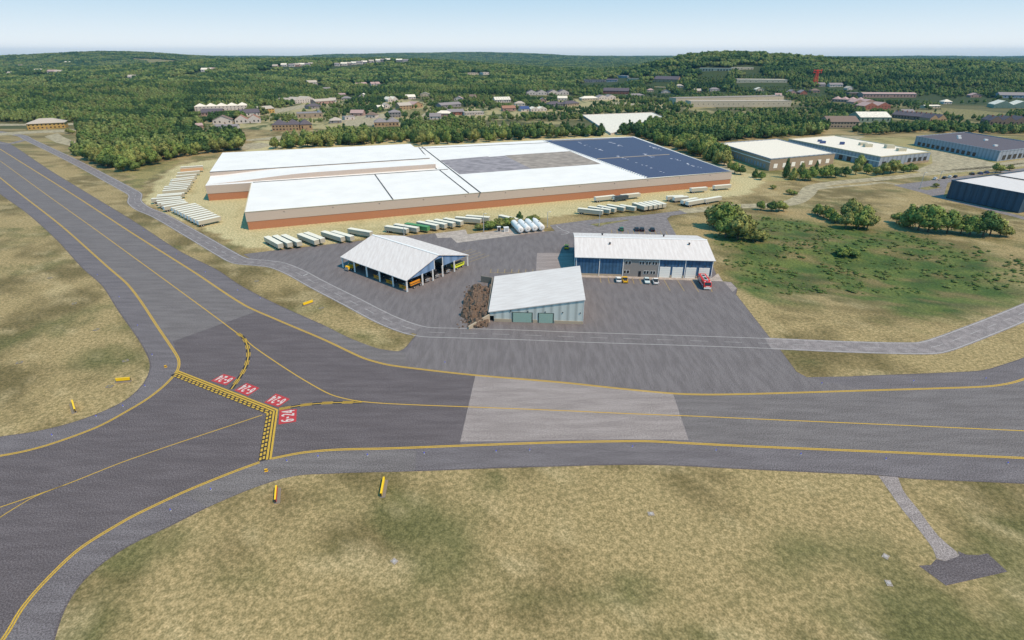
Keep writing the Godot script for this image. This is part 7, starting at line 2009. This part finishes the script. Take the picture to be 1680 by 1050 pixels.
	while scrub[0].size() < 330:
		var r: Rect2 = scrub_zone[1]
		var p := Vector2(rng.randf_range(r.position.x, r.end.x), rng.randf_range(r.position.y, r.end.y))
		if not inside(p, scrub_zone[0], r) or stands.get_noise_2d(p.x * 9.0, p.y * 9.0) < rng.randf_range(-0.3, 0.3):
			continue
		var sc := rng.randf_range(0.35, 1.0) * rng.randf_range(0.7, 1.5)
		scrub[[0, 3, 4, 5, 7][rng.randi() % 5] if scrub[0].size() % 2 else 0].append(Transform3D(Basis(Vector3.UP, rng.randf() * TAU).scaled(Vector3(sc * 1.7, sc * 0.7, sc * 1.7)), Vector3(p.x, terrain(p.x, p.y) - 0.12, p.y)))
	scatter("scrub", scrub, mid, leaf, "low rough green scrub growing over the field's hollow", "scrub")
	# everything wooded beyond
	var groves := [
		["in the dense grove left of the warehouse", zone_of([Vector2(-355.16, -463.54), Vector2(-319, -430.23), Vector2(-292.8, -408.03), Vector2(-266.72, -394.36), Vector2(-265.39, -417.63), Vector2(-264.34, -457.66), Vector2(-232.8, -495.16), Vector2(-244.62, -527.24), Vector2(-275.11, -590.3), Vector2(-346.74, -663.37), Vector2(-386.36, -713.33), Vector2(-508.14, -706.7), Vector2(-490.29, -663.37), Vector2(-399.22, -531.05), Vector2(-371.03, -498.54), Vector2(-367.8, -482.04)])],
		["in the belt of wood behind the warehouse", zone_of([Vector2(-208.04, -495.16), Vector2(-212.23, -527.24), Vector2(-168.94, -595.01), Vector2(-134.22, -640.81), Vector2(-105.78, -675.23), Vector2(-49.37, -675.23), Vector2(-25.8, -614.58), Vector2(6.5, -619.66), Vector2(73.05, -604.64), Vector2(99.36, -590.3), Vector2(109.26, -604.64), Vector2(180.91, -693.78), Vector2(261.98, -741.09), Vector2(332.87, -693.78), Vector2(348.97, -640.81), Vector2(310.51, -590.3), Vector2(195.13, -542.78), Vector2(175.19, -516.12), Vector2(167.39, -446.31), Vector2(158.99, -405.69), Vector2(123.62, -572.14), Vector2(122.64, -595.01), Vector2(28.53, -563.45), Vector2(-82.67, -519.78), Vector2(-97.56, -542.78), Vector2(-153.29, -516.12)])],
	]
	groves.append(["", zone_of([Vector2(0, 900), Vector2(1, 900), Vector2(0, 901)])])
	groves.append(["in the hedge of trees below the purple rowhouses", zone_of([Vector2(362.77, -619.66), Vector2(419.58, -669.25), Vector2(465.45, -675.23), Vector2(507.76, -675.23), Vector2(527.72, -646.31), Vector2(565.87, -635.4), Vector2(550.61, -595.01), Vector2(482.78, -604.64), Vector2(424.12, -612.06), Vector2(351.36, -585.66)])])
	var lots := []
	for c in get_children():
		if c is MeshInstance3D and c.has_meta("kind") and c.mesh and String(c.get_meta("label")).length() > 0 and c.name != "ground":
			var ab: AABB = c.mesh.get_aabb()
			if ab.size.x < 400 and ab.end.z < -420:
				var pv := []
				var fs: PackedVector3Array = c.mesh.get_faces()
				lots.append([fs, Rect2(ab.position.x, ab.position.z, ab.size.x, ab.size.z)])
	var spots := []
	var z := -395.0
	while z > -1350.0:
		var step := 6.6 if z > -760.0 else 7.4
		var x := -absf(z) * 0.95 - 60.0
		while x < absf(z) * 0.95 + 60.0:
			var p := Vector2(x + rng.randf_range(-0.5, 0.5) * step, z + rng.randf_range(-0.5, 0.5) * step)
			x += step
			var kind := -1
			for g in groves.size():
				if inside(p, groves[g][1][0], groves[g][1][1]):
					kind = g
			if kind < 0 and p.y < -705.0 - (0.0 if p.x < -100 else 12.0):
				kind = 2
			if kind < 0:
				continue
			# the town between the houses is half open
			var town := kind == 2 and p.y > -1180.0 and p.x > -330.0
			if town and (sin(p.x * 0.021 + 2.0) * sin(p.y * 0.017) + rng.randf() * 0.9 < 0.05 or (p.y > -1000.0 and rng.randf() < 0.45)):
				continue
			var h := rng.randf_range(5.5, 9.0) if kind == 3 else rng.randf_range(6.0, 13.0) if kind != 2 else rng.randf_range(5.5, 13.0)
			if town:
				h = rng.randf_range(4.5, 9.0)
			h = open_ground(p, h, lots, 3.0, kind != 3)
			if h <= 0.0:
				continue
			spots.append([p, h, kind])
		z -= step
	spots.sort_custom(func(a, b): return a[0].length_squared() < b[0].length_squared())
	var mm := []
	for k in 8:
		mm.append([])
	var indiv := 300 - singles
	for s in spots:
		var p: Vector2 = s[0]
		var y := terrain(p.x, p.y)
		var w := rng.randf_range(0.6, 1.05)
		var seen: bool = absf(p.x) < absf(p.y) * 0.80 and s[2] != 2
		if indiv > 0 and seen:
			indiv -= 1
			place.call(Vector3(p.x, y, p.y), s[1], w, "tree", groves[s[2]][0], "trees " + groves[s[2]][0], false)
		else:
			var k := patch_kind(p)
			mm[k].append(Transform3D(Basis(Vector3.UP, rng.randf() * TAU).scaled(Vector3(w, 1.0, w) * s[1]), Vector3(p.x, y - 0.3, p.y)))
	print("woods: ", spots.size())
	scatter("woodland", mm, mid, leaf, "green woodland between and behind the far buildings")
	# the far forest, in clumps that thin out of sight with distance
	var clumps := []
	for k in 8:
		clumps.append(clump_mesh(k, tones))
	mm = [[], [], [], [], [], [], [], []]
	z = -1330.0
	var n := 0
	while z > -9500.0:
		var step := 24.0 if z > -3600.0 else 24.0 + (-z - 3600.0) * 0.008
		var x := -absf(z) * 0.92 - 60.0
		while x < absf(z) * 0.92 + 60.0:
			var p := Vector2(x + rng.randf_range(-0.5, 0.5) * step, z + rng.randf_range(-0.5, 0.5) * step)
			x += step
			if inside(p, hill_field[0], hill_field[1]):
				continue
			if p.y > -2600.0 and open_ground(p, 11.0, lots, 14.0) < 10.0:
				continue
			var sc := step / 24.0 * rng.randf_range(0.95, 1.2)
			mm[patch_kind(p)].append(Transform3D(Basis(Vector3.UP, rng.randf() * TAU).scaled(Vector3(sc, minf(sc, 1.3) * rng.randf_range(0.8, 1.1), sc)), Vector3(p.x, terrain(p.x, p.y) - 0.5, p.y)))
			n += 1
		z -= step
	print("clumps: ", n)
	scatter("forest", mm, clumps, leaf, "unbroken green forest over the far hills")
	for o in protos:
		o.free()

func patch_kind(p: Vector2) -> int:      # stands of paler and darker trees
	var v := stands.get_noise_2d(p.x, p.y * 1.6) * 1.7 + rng.randf_range(-0.28, 0.28)
	var t := 2 if v < -0.22 else 0 if v < 0.12 else 3 if v < 0.36 else 1
	return t + 4 * (rng.randi() % 2)

func open_ground(p: Vector2, h: float, lots: Array, pad := 3.0, sunny := true) -> float:      # the height a tree may reach there, zero where none stands
	var most := h
	for f in footprints:
		var dx: float = p.x - f[0]
		var dz: float = p.y - f[1]
		# no tree grows within a building or close to its walls
		if absf(dx) < f[2] + 40.0 and absf(dz) < f[2] + 140.0:
			var u: Vector3 = f[6]
			var lx := dx * u.x + dz * u.z
			var lz := -dx * u.z + dz * u.x
			if absf(lx) < f[4] + pad and absf(lz) < f[5] + pad:
				return 0.0
			# the mown ground on the sunny side of a house
			if sunny and absf(lx) < f[4] + 3.0 and lz > 0.0:
				most = minf(most, (lz - f[5]) * 75.0 / absf(f[1]) * 0.85 + 0.6)
				if most < 2.6:
					return 0.0
	for c in clear_polys:
		if inside(p, c[0], c[1]):
			return 0.0
	for l in lots:
		if l[1].grow(2.0).has_point(p):
			var fs: PackedVector3Array = l[0]
			for i in range(0, fs.size(), 3):
				if Geometry2D.point_is_inside_triangle(p, Vector2(fs[i].x, fs[i].z), Vector2(fs[i + 1].x, fs[i + 1].z), Vector2(fs[i + 2].x, fs[i + 2].z)):
					return 0.0
			# low growth only on the near side of open ground
	return most

func clump_mesh(k: int, tones: Array) -> ArrayMesh:
	var r := RandomNumberGenerator.new()
	r.seed = 700 + k
	var st := new_st()
	var out := ArrayMesh.new()
	var parts := []
	for i in 14:
		var m := leaf_mesh(52, 0.115, [[Vector3(0, 0.42, 0), 0.42, 1.0], [Vector3(r.randf_range(-0.25, 0.25), 0.6, r.randf_range(-0.25, 0.25)), 0.28, r.randf_range(0.85, 1.25)], [Vector3(r.randf_range(-0.3, 0.3), 0.5, r.randf_range(-0.3, 0.3)), 0.26, r.randf_range(0.8, 1.2)]], 800 + k * 20 + i, 0.92, tones[k % 4 if r.randf() < 0.75 else r.randi() % 4])
		var h := r.randf_range(6.5, 13.5)
		var w := r.randf_range(0.75, 1.1)
		var t := Transform3D(Basis(Vector3.UP, r.randf() * TAU).scaled(Vector3(w, 1.0, w) * h), Vector3(r.randf_range(-13, 13), 0, r.randf_range(-13, 13)))
		st.append_from(m, 0, t)
	return st.commit()

func scatter(called: String, lists: Array, meshes: Array, m: Material, label: String, category := "forest") -> void:
	var root := Node3D.new()
	root.name = numbered(called)
	add_child(root)
	root.set_meta("kind", "stuff")
	tag(root, label, category)
	for k in lists.size():
		if lists[k].is_empty():
			continue
		var mmesh := MultiMesh.new()
		mmesh.transform_format = MultiMesh.TRANSFORM_3D
		mmesh.mesh = meshes[k]
		mmesh.instance_count = lists[k].size()
		for i in lists[k].size():
			mmesh.set_instance_transform(i, lists[k][i])
		var o := MultiMeshInstance3D.new()
		o.multimesh = mmesh
		o.material_override = m
		o.name = "tree_crowns"
		root.add_child(o, true)
		o.set_meta("kind", "stuff")
